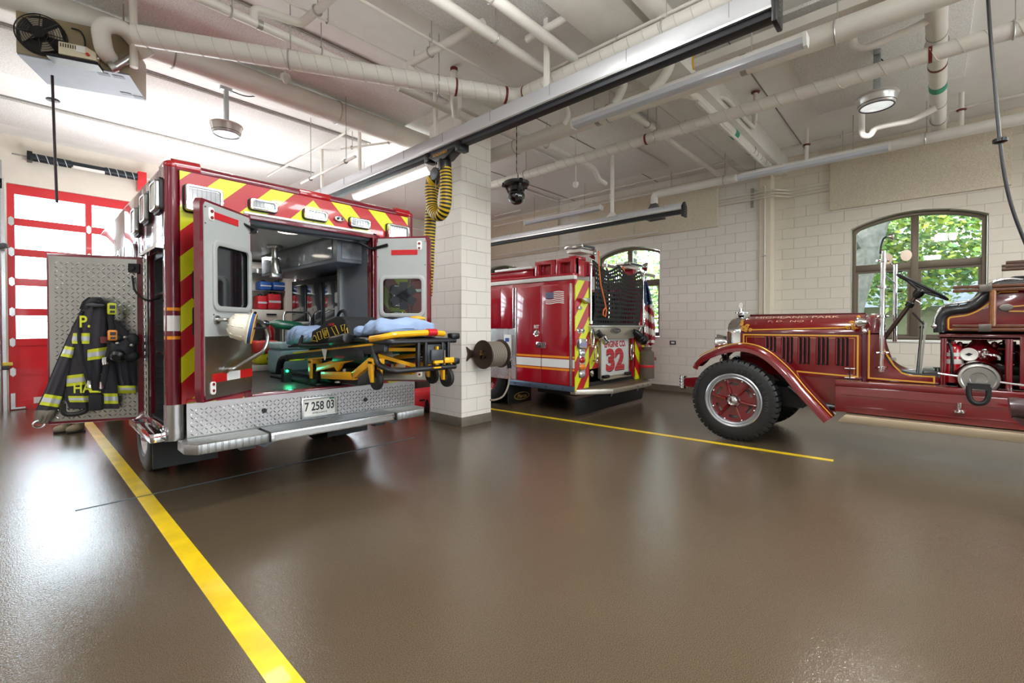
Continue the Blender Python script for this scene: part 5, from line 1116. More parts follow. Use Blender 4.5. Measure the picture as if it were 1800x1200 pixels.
def ladder(name,label,x,z0,z1,y0,y1,rungs,mats,doub=True):
    t=thing(name,label,'ladder',(x,y0,z0))
    m=MB()
    for z in (z0,z1):
        m.box(x-.02,y1,z-.034,x+.02,y0,z-.003); m.box(x-.02,y1,z+.003,x+.02,y0,z+.034)
    m.each('side_rail',mats,t,bevel=.005,per=2)
    m=MB()
    for y in rungs: m.cyl((x,y,z0+.02),(x,y,z1-.02),.026,n=12)
    m.each('rung',mat('rung_wood','8a5428',.35,0,.5,vary=.3,vscale=20),t)
    m=MB()
    for z in (z0,z1): m.box(x-.024,y0-.28,z-.038,x+.024,y0-.19,z+.038)
    m.each('metal_cleat',mat('cleat_steel','6f6a64',.35,.8),t,bevel=.003)
    return t
lz0=at(1740,576,x=6.6).z; lz1=at(1740,506,x=6.6).z; ly=at(1674,576,x=6.6).y; ry=at(1745,540,x=6.6).y
ladder('wooden_ladder','varnished wooden ladder hung on the side of the antique truck seat','x'and 6.6,lz0,lz1,ly,-3.0,[ry-.38*i for i in range(7)],WOOD)
p=at(1768,465,x=6.75)
t=thing('wooden_ladder','dark wooden ladder lying flat high above the antique truck ladder','ladder',(6.75,p.y,p.z)); DW=mat('dark_wood','4a2a18',.35,0,.5,vary=.3,vscale=20)
m=MB()
for x in (6.75,7.12): m.box(x-.02,-3.0,p.z-.034,x+.02,p.y,p.z-.003); m.box(x-.02,-3.0,p.z+.003,x+.02,p.y,p.z+.034)
m.each('side_rail',DW,t,bevel=.005,per=2)
m=MB()
for i in range(6): m.cyl((6.76,p.y-.3-.35*i,p.z),(7.11,p.y-.3-.35*i,p.z),.024,n=12)
m.each('rung',DW,t)
for y in (-1.1,-2.2):
    m=MB(); m.cyl((6.72,y,1.3),(6.72,y,p.z-.04),.018,n=10); m.cyl((6.72,y,lz0-.02),(6.58,y,lz0-.045),.012,n=8); m.cyl((6.72,y,lz1-.02),(6.58,y,lz1-.045),.012,n=8); m.build('ladder_bracket',BLACKM,Q)
a=at(1768,540,x=6.66); m=MB(); m.prism(ell(a.y,a.z,.05,.035),6.64,6.67,'x'); b_=m.build('pulley_block',mat('pulley_grey','77736c',.4,.6),Q,bevel=.006); m=MB(); m.tube([a,a+Vector((0,-.3,.03)),a+Vector((0,-.8,.05))],.008,6); m.tube([a-Vector((0,.02,.04)),a+Vector((0,-.3,-.05)),a+Vector((0,-.8,-.07))],.008,6); m.build('rope',mat('rope_tan','b98a4a',.8),b_)
# ================================================================ ceiling, services, lamps
def speck(name,c0,c1,sc):
    m=bpy.data.materials.new(name); t=NT(m); t.link(t.ramp(t.noise(sc,3,.75),.38,.62,srgb(c0),srgb(c1)),t.b.inputs['Base Color']); t.b.inputs['Roughness'].default_value=.9; t.bump(t.noise(sc,3),.4,.01); return m
ACO=speck('wood_wool_grey','d6d4cf','f6f5f2',80); ACW=speck('wood_wool_tan','cfc3ab','e2d8c4',55)
def panel(label,x0,y0,x1,y1,grp):
    m=MB(); m.box(x0,y0,ZC-.045,x1,y1,ZC-.004); return tag(m.build('acoustic_panel',ACO,bevel=.006),label,'acoustic panel',grp)
PN=[(-1.2,5.34,4.40,6.65,'speckled ceiling panel over the ambulance rear, left of the block column'),(-1.2,7.68,4.4,9.03,'speckled ceiling panel above round lamp behind the ambulance'),(-1.2,10.06,4.4,11.3,'speckled ceiling panel nearest the red overhead door'),
(-1.2,2.75,4.0,4.05,'speckled ceiling panel over the open floor left of the exhaust rail'),(5.4,5.6,7.5,6.9,'speckled ceiling panel above black dome camera beside the column'),(7.55,4.1,9.3,5.4,'speckled ceiling panel between the spiral duct and right wall'),(5.6,3.4,7.4,4.3,'speckled ceiling panel behind the long linear lamp'),(7.6,7.4,9.9,8.7,'speckled ceiling panel over the fire engine roof'),(5.6,-.3,8.6,1.35,'speckled ceiling panel above right round lamp'),(5.6,-2.6,9.6,-1.2,'speckled ceiling panel at the upper right corner')]
for a in PN: panel(a[4],a[0],a[1],a[2],a[3],'ceiling acoustic panels')
def wpanel(label,x,y0,y1,z0,z1,joints=()):
    m=MB(); ys=[y0]+list(joints)+[y1]
    t=thing('wall_acoustic_panel',label,'acoustic panel',(x,y0,z0),'wall acoustic panels')
    for a,b in zip(ys[:-1],ys[1:]):
        m=MB(); m.box(x-.06,min(a,b)+.004,z0,x,max(a,b)-.004,z1); m.build('board',ACW,t,bevel=.006)
    return t
wpanel('tan speckled wall panel above the antique truck hood, ending at the pilaster side',XR,3.39,6.95,3.64,4.72,(5.36,))
wpanel('tan speckled wall panel furthest back behind the exhaust rail',XR,7.65,10.4,3.6,4.78,(9.0,))
wpanel('tan speckled wall panel directly above the big arched window',XR2,-.9,1.44,3.69,4.80)
JM=mat('ceiling_joint','8f8d88',.8)
for i,y in enumerate((5.29,7.64,10.02,2.72)): 
    m=MB(); m.box(-3,y-.012,ZC-.012,4.44,y+.012,ZC-.001); struct(m.build('trim_%d'%(5+i),JM))
for i,(x0,x1,y) in enumerate(((5.1,10.2,7.1),(5.1,10.2,4.75),(5.1,10.2,1.8))):
    m=MB(); m.box(x0,y-.008,ZC-.01,x1,y+.008,ZC-.001); struct(m.build('trim_%d'%(9+i),JM))
CONC=mat('concrete_beam','dedbd2',.6,vary=.05)
m=MB(); m.box(XL,2.15,ZC-.34,XR2,2.7,ZC); struct(m.build('trim_12',CONC,bevel=.01))
m=MB(); m.box(XL,-2.9,ZC-.34,XR2,-2.4,ZC); struct(m.build('trim_13',CONC,bevel=.01))
m=MB(); m.box(4.4,5.05,ZC-.2,5.12,5.95,ZC); struct(m.build('trim_14',CONC))
ROD=mat('galv_rod','bdbcb8',.35,.7)
def pipe(label,pts,r,name='pipe',hang=(),bend=.12,spiral=0,marks=(),mt=PIPE,grp='ceiling pipes',n=16,jo=()):
    P=[Vector(p) for p in pts]; t=thing(name,label,'pipe' if name!='duct' else 'duct',P[0],grp)
    q=fillet(P,bend,6) if len(P)>2 else P
    m=MB(); m.tube(q,r,n); m.build('pipe_run',mt,t)
    for k,f,ww in hang:      # hanger rods at a fraction of segment k
        a=P[k]+(P[k+1]-P[k])*f; d=(P[k+1]-P[k]).normalized()
        m=MB(); s=d.cross(Vector((0,0,1))).normalized() if abs(d.z)<.9 else Vector((1,0,0)); u=s.cross(d)
        m.tube([a-d*.012+(s*math.cos(i*PI/10)+u*math.sin(i*PI/10))*(r+.008) for i in range(20)],.008,6,closed=True); m.cyl(a+u*r,(a.x,a.y,ZC),.006,n=6); m.build('hanger',ROD,t)
    if spiral:
        for i in range(len(P)-1):
            a,b=P[i],P[i+1]; L=(b-a).length; d=(b-a).normalized(); s=d.orthogonal().normalized(); u=d.cross(s); N=int(L/spiral*12)
            o0=bend if i else 0; o1=bend if i<len(P)-2 else 0
            if N>4:
                m=MB(); m.tube([a+d*(o0+(L-o0-o1)*j/N)+(s*math.cos(2*PI*j/12)+u*math.sin(2*PI*j/12))*(r+.001) for j in range(N+1)],.0045,4); m.build('spiral_seam',mat('seam_grey','cdc8be',.5),t)
    for k,f,w,col in marks:
        a=P[k]+(P[k+1]-P[k])*f; d=(P[k+1]-P[k]).normalized(); m=MB(); m.cyl(a-d*w/2,a+d*w/2,r+.003,n=20); m.build({'r':'red_tape','g':'green_marker','s':'coupling'}[col],{'r':mat('tape_red','6e2015',.5),'g':mat('marker_green','2f9a78',.5),'s':mat('coupling_grey','a7a49c',.4,.5)}[col],t)
    return t
def az(u,v,z): p=at(u,v,z=z); return (p.x,p.y,z)
def row(c,axis,pts,z): return pts
# main runs
el=(4.18,3.74,4.3)
pipe('white spiral flue duct running from the unit heater, elbowed with red tape above exhaust rail',[(.78,5.66,4.3),el,(4.18,-2.5,4.3)],.095,'duct',[(0,.35,0),(0,.75,0),(1,.3,0)],.12,.16,[(0,.955,.03,'r'),(0,.995,.02,'r'),(1,.01,.02,'r'),(1,.02,.015,'r'),(0,.80,.025,'r')])
pipe('thick smooth white pipe crossing above the ambulance to the block column',[(-.6,6.50,4.66),(5.6,6.50,4.66)],.155,'pipe',[(0,.3,0),(0,.62,0),(0,.93,0)])
pipe('thick white pipe with end valve, running right from beside the column above black dome camera',[(5.3,5.6,4.3),(5.3,-2.6,4.3)],.105,'pipe',[(0,.1,0),(0,.3,0),(0,.6,0)],marks=[(0,.02,.05,'s'),(0,.28,.06,'s'),(0,.5,.06,'s')])
m=MB(); m.lathe([(.13,-.02),(.13,.02),(.06,.03),(.06,.09),(.09,.1),(.09,.13),(0,.13)],(5.3,5.62,4.3),(0,1,0),20); m.cyl((5.3,5.66,4.3),(5.3,5.66,4.08),.02); tag(m.build('valve',mat('coupling_grey','a7a49c',.4,.5)),'grey flanged valve at the end of thick white pipe by the column','valve')
pipe('slim spiral white duct with red tape running parallel below long linear lamp',[(6.42,7.6,4.3),(6.40,-2.6,4.3)],.078,'duct',[(0,.2,0),(0,.45,0),(0,.8,0)],.1,.2,[(0,.435,.03,'r'),(0,.742,.03,'r')])
pw=at(1133,343,x=9.28)
pipe('white pipe along the right wall dropping to dark triangular outlet',[(9.28,4.4,4.12),(9.28,4.4,4.32),(9.28,-2.8,4.32)],.08,'pipe',[(1,.2,0),(1,.6,0)],.12)
a=at(1133,372,x=9.28); m=MB()
tt=thing('duct_outlet','dark triangular duct outlet above end of the short exhaust rail','duct outlet',(9.28,4.4,3.8)); m=MB(); m.lathe([(.08,.0),(.09,-.04),(.26,-.34),(.25,-.345),(.0,-.06)],(9.28,4.4,4.14),(0,0,1),4,); m.build('flared_hood',mat('outlet_grey','6d6d6f',.45,.5),tt)
pipe('white pipe coming straight toward the right wall past right round lamp, with green marker',[(5.3,.0,4.5),(9.75,-.06,4.5)],.085,'pipe',[(0,.3,0),(0,.85,0)],marks=[(0,.42,.05,'r'),(0,.25,.02,'s'),(0,.56,.16,'g'),(0,.7,.02,'s'),(0,.85,.02,'s')])
# cross runs over the ambulance bay
y1=at(640,5,z=4.62).y
pipe('slim conduit above the exhaust rail, nearest thin line left of thick twin pipes',[(1.2,az(634,0,4.62)[1],4.62),(4.35,az(634,0,4.62)[1],4.62)],.016,'conduit',[(0,.6,0)],grp='ceiling conduits')
y2=az(700,85,4.7)[1]
pipe('thin conduit crossing the ceiling in front of the column head',[(.8,az(600,50,4.7)[1],4.7),(4.4,az(600,50,4.7)[1],4.7)],.012,'conduit',[(0,.4,0),(0,.7,0)],grp='ceiling conduits')
ya=az(770,0,4.5); yb=az(982,127,4.5)
pipe('lower of two thick white pipes crossing toward the long exhaust rail',[(ya[0]-1.5,ya[1],4.5),(4.9,ya[1],4.5)],.055,'pipe',[(0,.6,0)])
ya=az(872,0,4.5)
pipe('upper of two thick white pipes crossing toward the long exhaust rail',[(ya[0]-1.8,ya[1],4.5),(4.7,ya[1],4.5)],.055,'pipe',[(0,.5,0)])
p0=az(358,0,4.55);p1=az(648,119,4.55)
pipe('white pipe with looped branch above the spiral flue duct',[(p0[0]-1,p0[1],4.55),(p1[0]+.9,p0[1],4.55)],.045,'pipe',[(0,.35,0),(0,.6,0)],marks=[(0,.42,.05,'s')])
b0=az(452,30,4.55);b1=az(455,14,4.66);b2=az(530,45,4.66);b3=az(560,22,4.66);b4=az(590,-6,4.66)
pipe('looped white branch pipe rising off pipe above the flue duct',[(b0[0],p0[1],4.55),(b0[0],p0[1]-.02,4.68),(b2[0],b2[1]-.0,4.68),(b4[0],b4[1],4.68)],.042,'pipe',[(2,.5,0)],.08)
c0=az(720,105,4.6); c1=az(845,170,4.6)
pipe('white branch pipe bending down beside the column head',[az(850,40,4.66),az(720,112,4.66),az(722,122,4.6),az(800,178,4.6)],.045,'pipe',[(0,.7,0)],.06)
c0=az(700,155,4.45); pipe('white pipe passing under the flue duct into the column',[(az(700,155,4.45)[0],az(700,155,4.45)[1],4.45),(4.44,az(700,155,4.45)[1]+.02,4.45)],.04,'pipe')
q=at(798,150,y=4.6); pipe('white vertical stub pipe in front of the column head',[(q.x,4.6,ZC-.03),(q.x,4.6,4.4),(q.x+.15,4.75,4.33)],.045,'pipe',(),.08,marks=[(0,.03,.04,'r')])
a=az(650,218,4.84); b=az(540,300,4.84)
pipe('thin white pipe above ambulance roof running away along the bay',[az(640,215,4.8),az(470,310,4.8)],.02,'conduit',grp='ceiling conduits')
# far bay hangers and conduits seen over the ambulance
for lb,(a,b,z,r) in (('pale conduit nearest the lit linear lamp over the ambulance',((600,262),(700,248),4.6,.018)),('pale blue conduit with small clamp above the ambulance roof',((530,322),(625,275),3.9,.02)),('thin ceiling conduit behind the exhaust trolley',((690,330),(757,300),4.55,.016)),('thin ceiling conduit low behind the lit lamp',((700,395),(760,410),3.9,.012))):
    pipe(lb,[az(*a,z),az(*b,z)],r,'conduit',[(0,.2,0),(0,.85,0)],grp='ceiling conduits')
# right bay cross runs
p0=az(1119,205,4.62);p1=az(1273,311,4.62)
pipe('white pipe crossing the right bay beneath speckled panels to the wall',[(p0[0]-.5,p0[1],4.62),(10.1,p0[1],4.62)],.045,'pipe',[(0,.2,0)],marks=[(0,.25,.05,'s')])
p0=az(1160,190,4.66)
pipe('slim white conduit beside the beam in the right bay',[(p0[0]-.3,p0[1],4.66),(10.1,p0[1],4.66)],.018,'conduit',[(0,.3,0)],grp='ceiling conduits')
p0=az(1221,170,4.5)
pipe('insulated white pipe with green marker running to the right wall',[(p0[0]-.1,p0[1]+.3,4.62),(p0[0],p0[1],4.5),(9.6,p0[1]-.02,4.5)],.065,'pipe',[(1,.7,0)],.08,marks=[(1,.44,.16,'g'),(1,.75,.02,'s'),(1,.82,.02,'s'),(1,.9,.02,'s')])
p0=az(1225,178,4.42)
pipe('thin white pipe strapped under the insulated pipe in right bay',[(p0[0],p0[1],4.42),(9.4,p0[1],4.42)],.022,'conduit',grp='ceiling conduits')
q0=az(1230,168,4.64); 
pipe('white offset branch pipe over spiral duct in right bay',[az(1235,167,4.64),az(1275,172,4.64),az(1325,225,4.64),az(1326,205,4.8)],.03,'pipe',(),.05)
q0=az(945,247,4.5);q1=az(1040,288,4.5)
pipe('white drain pipe ending in a trap beside the tall white drop pipe',[(q0[0]-.6,q0[1],4.5),(q1[0],q0[1],4.5),(q1[0]+.4,q0[1]+.1,4.5),(q1[0]+.5,q0[1]+.1,4.36),(q1[0]+.75,q0[1]+.1,4.34)],.05,'pipe',[(0,.4,0)],.1)
d=at(1079,300,x=q1[0]+.8)
pipe('tall white drop pipe holding the short exhaust rail',[(7.62,4.45,ZC),(7.62,4.45,3.62)],.035,'pipe',(),marks=[(0,.02,.03,'r')])
m=MB(); m.lathe([(.04,.1),(.12,0),(.0,0)],(7.62,4.45,3.55),(0,0,1),4); tag(m.build('mount_plate',PIPE),'white pyramid mount at foot of tall white drop pipe','bracket')
for lb,u0,v0,u1,v1,z,x in (('upper thin sprinkler pipe along the right wall ceiling',870,385,1300,272,4.7,9.9),('lower thin sprinkler pipe along the right wall ceiling',868,402,1300,300,4.55,9.7)):
    a=at(u0,v0,x=x); b=at(u1,v1,x=x)
    pipe(lb,[(x,a.y,(a.z+b.z)/2),(x,-2.5,(a.z+b.z)/2)],.022,'conduit',[(0,.2,0),(0,.45,0),(0,.7,0)],grp='ceiling conduits',marks=[(0,.33,.06,'s')])
x=9.95; a=at(868,450,x=x); b=at(1100,365,x=x); pipe('thin white conduit crossing in front of the wall panels',[(x,9.8,a.z),(x,4.6,a.z)],.018,'conduit',grp='ceiling conduits')
for lb,u,v0,v1,x in (('short sprinkler drop with red collar, right end above wall pipe',1690,195,228,9.3),('short sprinkler drop with red collar above antique truck lamp strip',1418,256,284,9.2),('short sprinkler drop with red collar beside right round lamp',1328,164,212,7.2),('sprinkler drop with red collar near the beam',1312,222,262,8.4)):
    a=at(u,v0,x=x); b=at(u,v1,x=x); t_=thing('sprinkler_drop',lb,'sprinkler pipe',(x,a.y,b.z),'sprinkler drops'); m=MB(); m.cyl((x,a.y,ZC),(x,a.y,b.z),.03); m.ball((x,a.y,b.z),.03); m.build('drop_pipe',PIPE,t_); m=MB(); m.lathe([(.0,0),(.058,-.0),(.054,-.014),(.03,-.022)],(x,a.y,min(ZC-.001,a.z+.02)),(0,0,1),18); m.build('red_collar',mat('tape_red','6e2015',.5),t_)
# curved flexible branches by the long lamp
for lb,pts,r in (('bent white flexible branch beside hanging yellow wire',((1178,92),(1178,118),(1163,142),(1146,160)),.055),('bent white flexible branch left of the long linear lamp middle',((1092,128),(1098,150),(1090,168),(1080,182)),.045),('bent white flexible branch nearest the exhaust trolley',((985,170),(997,190),(1000,205),(992,218)),.035)):
    Z=[4.7,4.55,4.42,4.34]; pp=[]
    for (u,v),z in zip(pts,Z): p=at(u,v,x=5.05); pp.append((5.05+.0,p.y,p.z))
    t_=thing('flexible_pipe',lb,'pipe',pp[0],'flexible branches'); pp=[(pp[0][0],pp[0][1],ZC)]+pp; m=MB(); m.tube(fillet(pp,.12),r,14); m.build('pipe_run',PIPE,t_)
q=[at(u,v,x=5.2) for u,v in ((1222,88),(1217,105),(1219,122))]
t_=thing('hanging_wire','yellow wire drooping from an open ceiling box by the long lamp','wire',q[0]); m=MB(); m.tube(fillet(q,.1),.01,6); m.build('wire',YELLOW,t_); m=MB(); m.box(q[0].x-.06,q[0].y-.06,q[0].z,q[0].x+.06,q[0].y+.06,q[0].z+.06); m.build('junction_box',STEEL,t_)
# pipe traps by the right round lamp
a=[at(u,v,x=7.7) for u,v in ((1515,195),(1515,238),(1530,240),(1536,226),(1560,220),(1600,213),(1645,190))]
pipe('white trap pipe under right round lamp joining the end-on pipe',[tuple(p) for p in a],.035,'pipe',(),.06)
a=[at(u,v,x=6.0) for u,v in ((1500,45),(1500,82),(1520,86),(1605,50),(1640,30))]
pipe('white bent pipe left of the end-on pipe at the top right',[tuple(p) for p in a],.035,'pipe',(),.06)
p0=az(965,48,4.62); pipe('white pipe over the long rail running out of the top edge, beside the beam',[(p0[0],p0[1]+.3,4.62),(p0[0],-1.5,4.62)],.04,'pipe',[(0,.3,0)])
p0=az(1075,72,4.5); pipe('thin conduit running just above the spiral flue duct to the top edge',[(p0[0],p0[1]+.9,4.5),(p0[0],-1.5,4.5)],.018,'conduit',[(0,.2,0),(0,.5,0)],grp='ceiling conduits')
u=[az(a,b,z) for a,b,z in ((1026,-20,4.8),(1030,30,4.68),(1040,46,4.62),(1052,30,4.68),(1060,15,4.74))]; pipe('white U-shaped trap pipe near the top edge above the flue duct',u,.06,'pipe',(),.12)
u=[az(a,b,z) for a,b,z in ((1062,12,4.72),(1095,62,4.72))]; pipe('thick white pipe behind the U-shaped trap near the top edge',[u[0],(u[0][0]+1.1,u[0][1],4.72)],.08,'pipe')
p0=az(1140,0,4.6); pipe('thick white pipe crossing from the top edge into the flue duct',[(p0[0]-1.0,p0[1],4.6),(p0[0]+.75,p0[1],4.6)],.10,'pipe')
# long beam-like cable tray above pipe C
tt=thing('cable_tray','wide white cable tray above the long linear lamp','cable tray',(5.9,0,4.6)); m=MB(); m.box(5.55,-2,4.62,5.85,3.2,4.64); m.box(5.55,-2,4.64,5.57,3.2,4.72); m.box(5.83,-2,4.64,5.85,3.2,4.72); m.build('tray',PIPE,tt)
for y in (-1.5,.2,2.0): 
    m=MB(); m.cyl((5.56,y,4.64),(5.56,y,ZC),.006,n=6); m.cyl((5.84,y,4.64),(5.84,y,ZC),.006,n=6); m.build('hanger',ROD,tt)
# exhaust extraction rails
def rail(label,x,z,y0,y1,h,w,drops):
    t=thing('exhaust_rail',label,'exhaust rail',(x,y0,z),'vehicle exhaust rails')
    m=MB(); m.box(x-w/2,y0,z+.06,x+w/2,y1,z+h); m.build('rail_body',mat('rail_white','c9cace',.28,.35),t,bevel=.012)
    m=MB(); m.box(x-w/2-.008,y0,z+.055,x-w/2+.01,y1,z+.075); m.build('rail_lip',ALU,t)
    m=MB(); m.box(x-w*.36,y0,z,x+w*.36,y1,z+.06); m.build('rubber_seal',mat('seal_black','1d1e24',.5),t,bevel=.006)
    m=MB(); m.prism([(x-w*.62,z-.06),(x+w*.62,z-.06),(x+w*.62,z+h*.7),(x,z+h+.03),(x-w*.62,z+h*.7)],y0-.04,y0,'y'); e=m.build('end_cap',BLACKP,t,bevel=.01)
    m=MB()
    for i in range(4): m.cyl((x-.02,y0-.045,z+i*.04),(x-.02,y0-.04,z+i*.04),.008,n=8)
    m.each('cap_screw',STEEL,e)
    for y in drops: 
        m=MB(); m.box(x-.02,y-.03,z+h,x+.02,y+.03,ZC); m.build('drop_bracket',PIPE,t,bevel=.004)
    for y in [y0+.9*i+.3 for i in range(int((y1-y0)/.9))]:
        m=MB(); m.box(x-w/2-.004,y,z+.12,x+w/2+.004,y+.006,z+h); m.build('rail_joint',mat('joint_grey','9a9b9e',.4),t)
    return t
rail('long white exhaust rail with black seal crossing the picture to the column',3.92,3.83,.90,9.3,.24,.15,(3.1,5.05,7.1,8.5))
rail('short white exhaust rail with black end cap above the fire engine',7.62,3.40,3.1,9.6,.17,.14,(8.6,))
# suction trolley, hose and balancer
TX=3.92
e0=at(757,266,x=TX);e1=at(812,256,x=TX)
t=thing('exhaust_trolley','black trolley hopper with striped yellow hose under the long exhaust rail','exhaust hose trolley',(TX,4.65,3.6),)
yT=at(782,300,x=TX).y; zT=at(782,297,x=TX).z
m=MB(); m.add([(TX-.07,e0.y,3.83),(TX+.07,e0.y,3.83),(TX+.07,e1.y,3.83),(TX-.07,e1.y,3.83),(TX-.08,yT+.09,zT+.1),(TX+.08,yT+.09,zT+.1),(TX+.08,yT-.09,zT+.1),(TX-.08,yT-.09,zT+.1)],[(0,1,2,3),(4,7,6,5),(0,4,5,1),(1,5,6,2),(2,6,7,3),(3,7,4,0)]); m.cyl((TX,yT,zT+.12),(TX,yT,zT-.03),.088,n=20); m.build('hopper',BLACKP,t,bevel=.01)
m=MB()
for y in (e0.y,e1.y): m.box(TX-.08,y-.05,3.76,TX+.08,y+.05,3.88)
m.each('wheel_carriage',BLACKM,t,bevel=.01)
text('MONOXIVENT','trolley_lettering',YELLOW,Matrix.Translation((TX-.082,(e0.y+e1.y)/2+.02,3.80))@SIDE,.3,.035,t)
bp=at(766,306,x=TX-.05)
m=MB(); m.cyl((bp.x-.035,bp.y,bp.z),(bp.x+.035,bp.y,bp.z),.085,n=24); bl_=m.build('hose_balancer',mat('balancer_grey','46474b',.4),t,bevel=.008); m=MB(); m.cyl((bp.x,bp.y,bp.z+.07),(bp.x,bp.y,3.83),.006,n=6); m.cyl((bp.x,bp.y,bp.z-.08),(bp.x,bp.y,bp.z-.2),.006,n=6); m.build('balancer_cable',STEEL,bl_)
hp=[at(u,v,x=TX) for u,v in ((783,296),(784,318),(784,340),(783,358),(780,370),(774,378),(766,376),(760,366),(758,350),(757,335),(758,322),(762,316))]
hp2=[at(u,v,x=TX+.12) for u,v in ((766,318),(762,330),(758,360),(756,400),(754,440),(753,470),(750,520))]
hp3=hp+[hp2[0]]+hp2[1:]
def cat(P,n):
    o=[]
    for i in range(len(P)-1):
        p0=P[max(0,i-1)];p1=P[i];p2=P[i+1];p3=P[min(len(P)-1,i+2)]
        for j in range(n):
            t=j/n; o.append(.5*((2*p1)+(p2-p0)*t+(2*p0-5*p1+4*p2-p3)*t*t+(3*p1-p0-3*p2+p3)*t**3))
    return o+[P[-1]]
cp=cat(hp3,40); L=[0]
for a,b in zip(cp[:-1],cp[1:]): L.append(L[-1]+(b-a).length)
N=int(L[-1]/.011); rs=[];pts=[];j=0
for i in range(N+1):
    s=i*L[-1]/N
    while j<len(L)-2 and L[j+1]<s: j+=1
    pts.append(cp[j]+(cp[j+1]-cp[j])*((s-L[j])/max(1e-6,L[j+1]-L[j]))); rs.append(.078 if i%2 else .083)
m=MB(); m.tube(pts,rs,16)
for k in range(len(m.f)): m.m[k]=0 if (((k//16)//2)%2) else 1
m.build('hose',[mat('hose_black','17140e',.5),mat('hose_stripe','d6b01e',.45)],t,ang=80)
# lamps
def linear(label,x,y0,y1,z,lit=False,w=.13):
    t=thing('linear_lamp',label,'light fixture',(x,y0,z),'linear ceiling lamps')
    m=MB(); m.prism([(x-w/2,z+.07),(x-w/2+.01,z+.11),(x+w/2-.01,z+.11),(x+w/2,z+.07)],y0,y1,'y'); m.build('housing',WHITE,t)
    m=MB(); m.prism([(x-w/2,z+.07),(x-w*.42,z+.02),(x-w*.2,z),(x+w*.2,z),(x+w*.42,z+.02),(x+w/2,z+.07)],y0+.01,y1-.01,'y'); m.build('diffuser',emis('lit_tube','fff6e6',9.) if lit else mat('diffuser_white','c6cad2',.3,0,.4),t)
    m=MB(); m.prism([(x-w/2-.006,z+.11),(x-w/2-.006,z+.06),(x-w*.3,z-.006),(x+w*.3,z-.006),(x+w/2+.006,z+.06),(x+w/2+.006,z+.11)],y0-.02,y0+.01,'y'); m.prism([(x-w/2-.006,z+.11),(x-w/2-.006,z+.06),(x-w*.3,z-.006),(x+w*.3,z-.006),(x+w/2+.006,z+.06),(x+w/2+.006,z+.11)],y1-.01,y1+.02,'y'); m.each('end_cap',WHITE,t)
    k=max(2,int((y1-y0)/.6))
    for i in range(k+1):
        y=y0+.05+(y1-y0-.1)*i/k; m=MB(); m.cyl((x+w*.3,y,z+.10),(x+w*.3,y,z+.15),.02,n=8); m.build('clip',WHITE,t)
    for y in (y0+.45,y1-.3): m=MB(); m.cyl((x,y,z+.1),(x,y,ZC),.006,n=6); m.build('suspension',STEEL,t)
    return t
linear('long unlit white linear lamp with grey diffuser below the thick valve pipe',4.90,.87,3.42,4.05)
linear('slim linear lamp on the right wall above the antique truck',9.1,.5,2.68,4.2)
linear('brightly lit linear lamp over the gap between ambulance and column',4.85,6.35,8.9,4.15,True,.2)
linear('slim linear lamp before the far wall panels above fire engine',9.1,5.6,7.9,4.16)
def highbay(label,x,y,z,r):
    t=thing('round_lamp',label,'light fixture',(x,y,z),'round pendant lamps')
    m=MB(); m.lathe([(0,.16),(r*.7,.155),(r*1.05,.13),(r*1.08,.115),(r*1.0,.10),(r*.92,.02),(r*.85,0),(r*.80,0)],(x,y,z),(0,0,1),36); m.build('housing',mat('lamp_shell','cfccc6',.3,.5),t)
    m=MB(); m.lathe([(r*.9,.03),(r*.94,.028),(r*.94,.022),(r*.88,.018)],(x,y,z),(0,0,1),36); m.lathe([(r*.82,.0),(r*.87,-.004),(r*.87,-.01),(r*.8,-.01)],(x,y,z),(0,0,1),36); m.each('dark_ring',DGREY,t)
    m=MB(); m.lathe([(0,-.012),(r*.55,-.010),(r*.82,.002)],(x,y,z),(0,0,1),36); m.build('lens',mat('frost_lens','eceef2',.12,0,.8,emit=.6),t)
    m=MB(); m.box(x-.025,y-.035,z+.15,x+.025,y+.035,ZC); m.box(x-.07,y-.03,ZC-.12,x+.07,y+.03,ZC-.06); m.build('strut',mat('strut_steel','a9aeb2',.35,.7),t,bevel=.004)
    m=MB(); m.tube(fillet([(x+.05,y,ZC-.1),(x+.25,y-.1,ZC-.16),(x+.45,y-.2,ZC-.05)],.15),.008,6); m.build('cable',BLACK,t); return t
HB=[az(398,236,4.16),az(1541,187,4.16)]
a=az(398,236,4.16); highbay('round white lamp on a strut above the ambulance roof',a[0],a[1],4.16,.19)
a=az(1541,187,4.16); highbay('round white lamp on a strut at right above the big window',a[0],a[1],4.16,.2)
# small hanging detector heads
for lb,u,v,z,r in (('white hexagonal detector on a thin rod under the flue duct',502,138,4.35,.05),('white hexagonal detector on a thin rod left of tall drop pipe',1012,325,3.95,.05)):
    a=az(u,v,z); t=thing('detector',lb,'detector',a,'hanging detectors'); m=MB(); m.cyl((a[0],a[1],ZC),(a[0],a[1],z+.04),.008,n=8); m.build('rod',PIPE,t); m=MB(); m.lathe([(.0,.05),(r,.045),(r*1.1,.0),(r,-.01),(r*.5,-.05),(0,-.06)],a,(0,0,1),6); m.build('head',mat('detector_white','d9d6d0',.4),t)
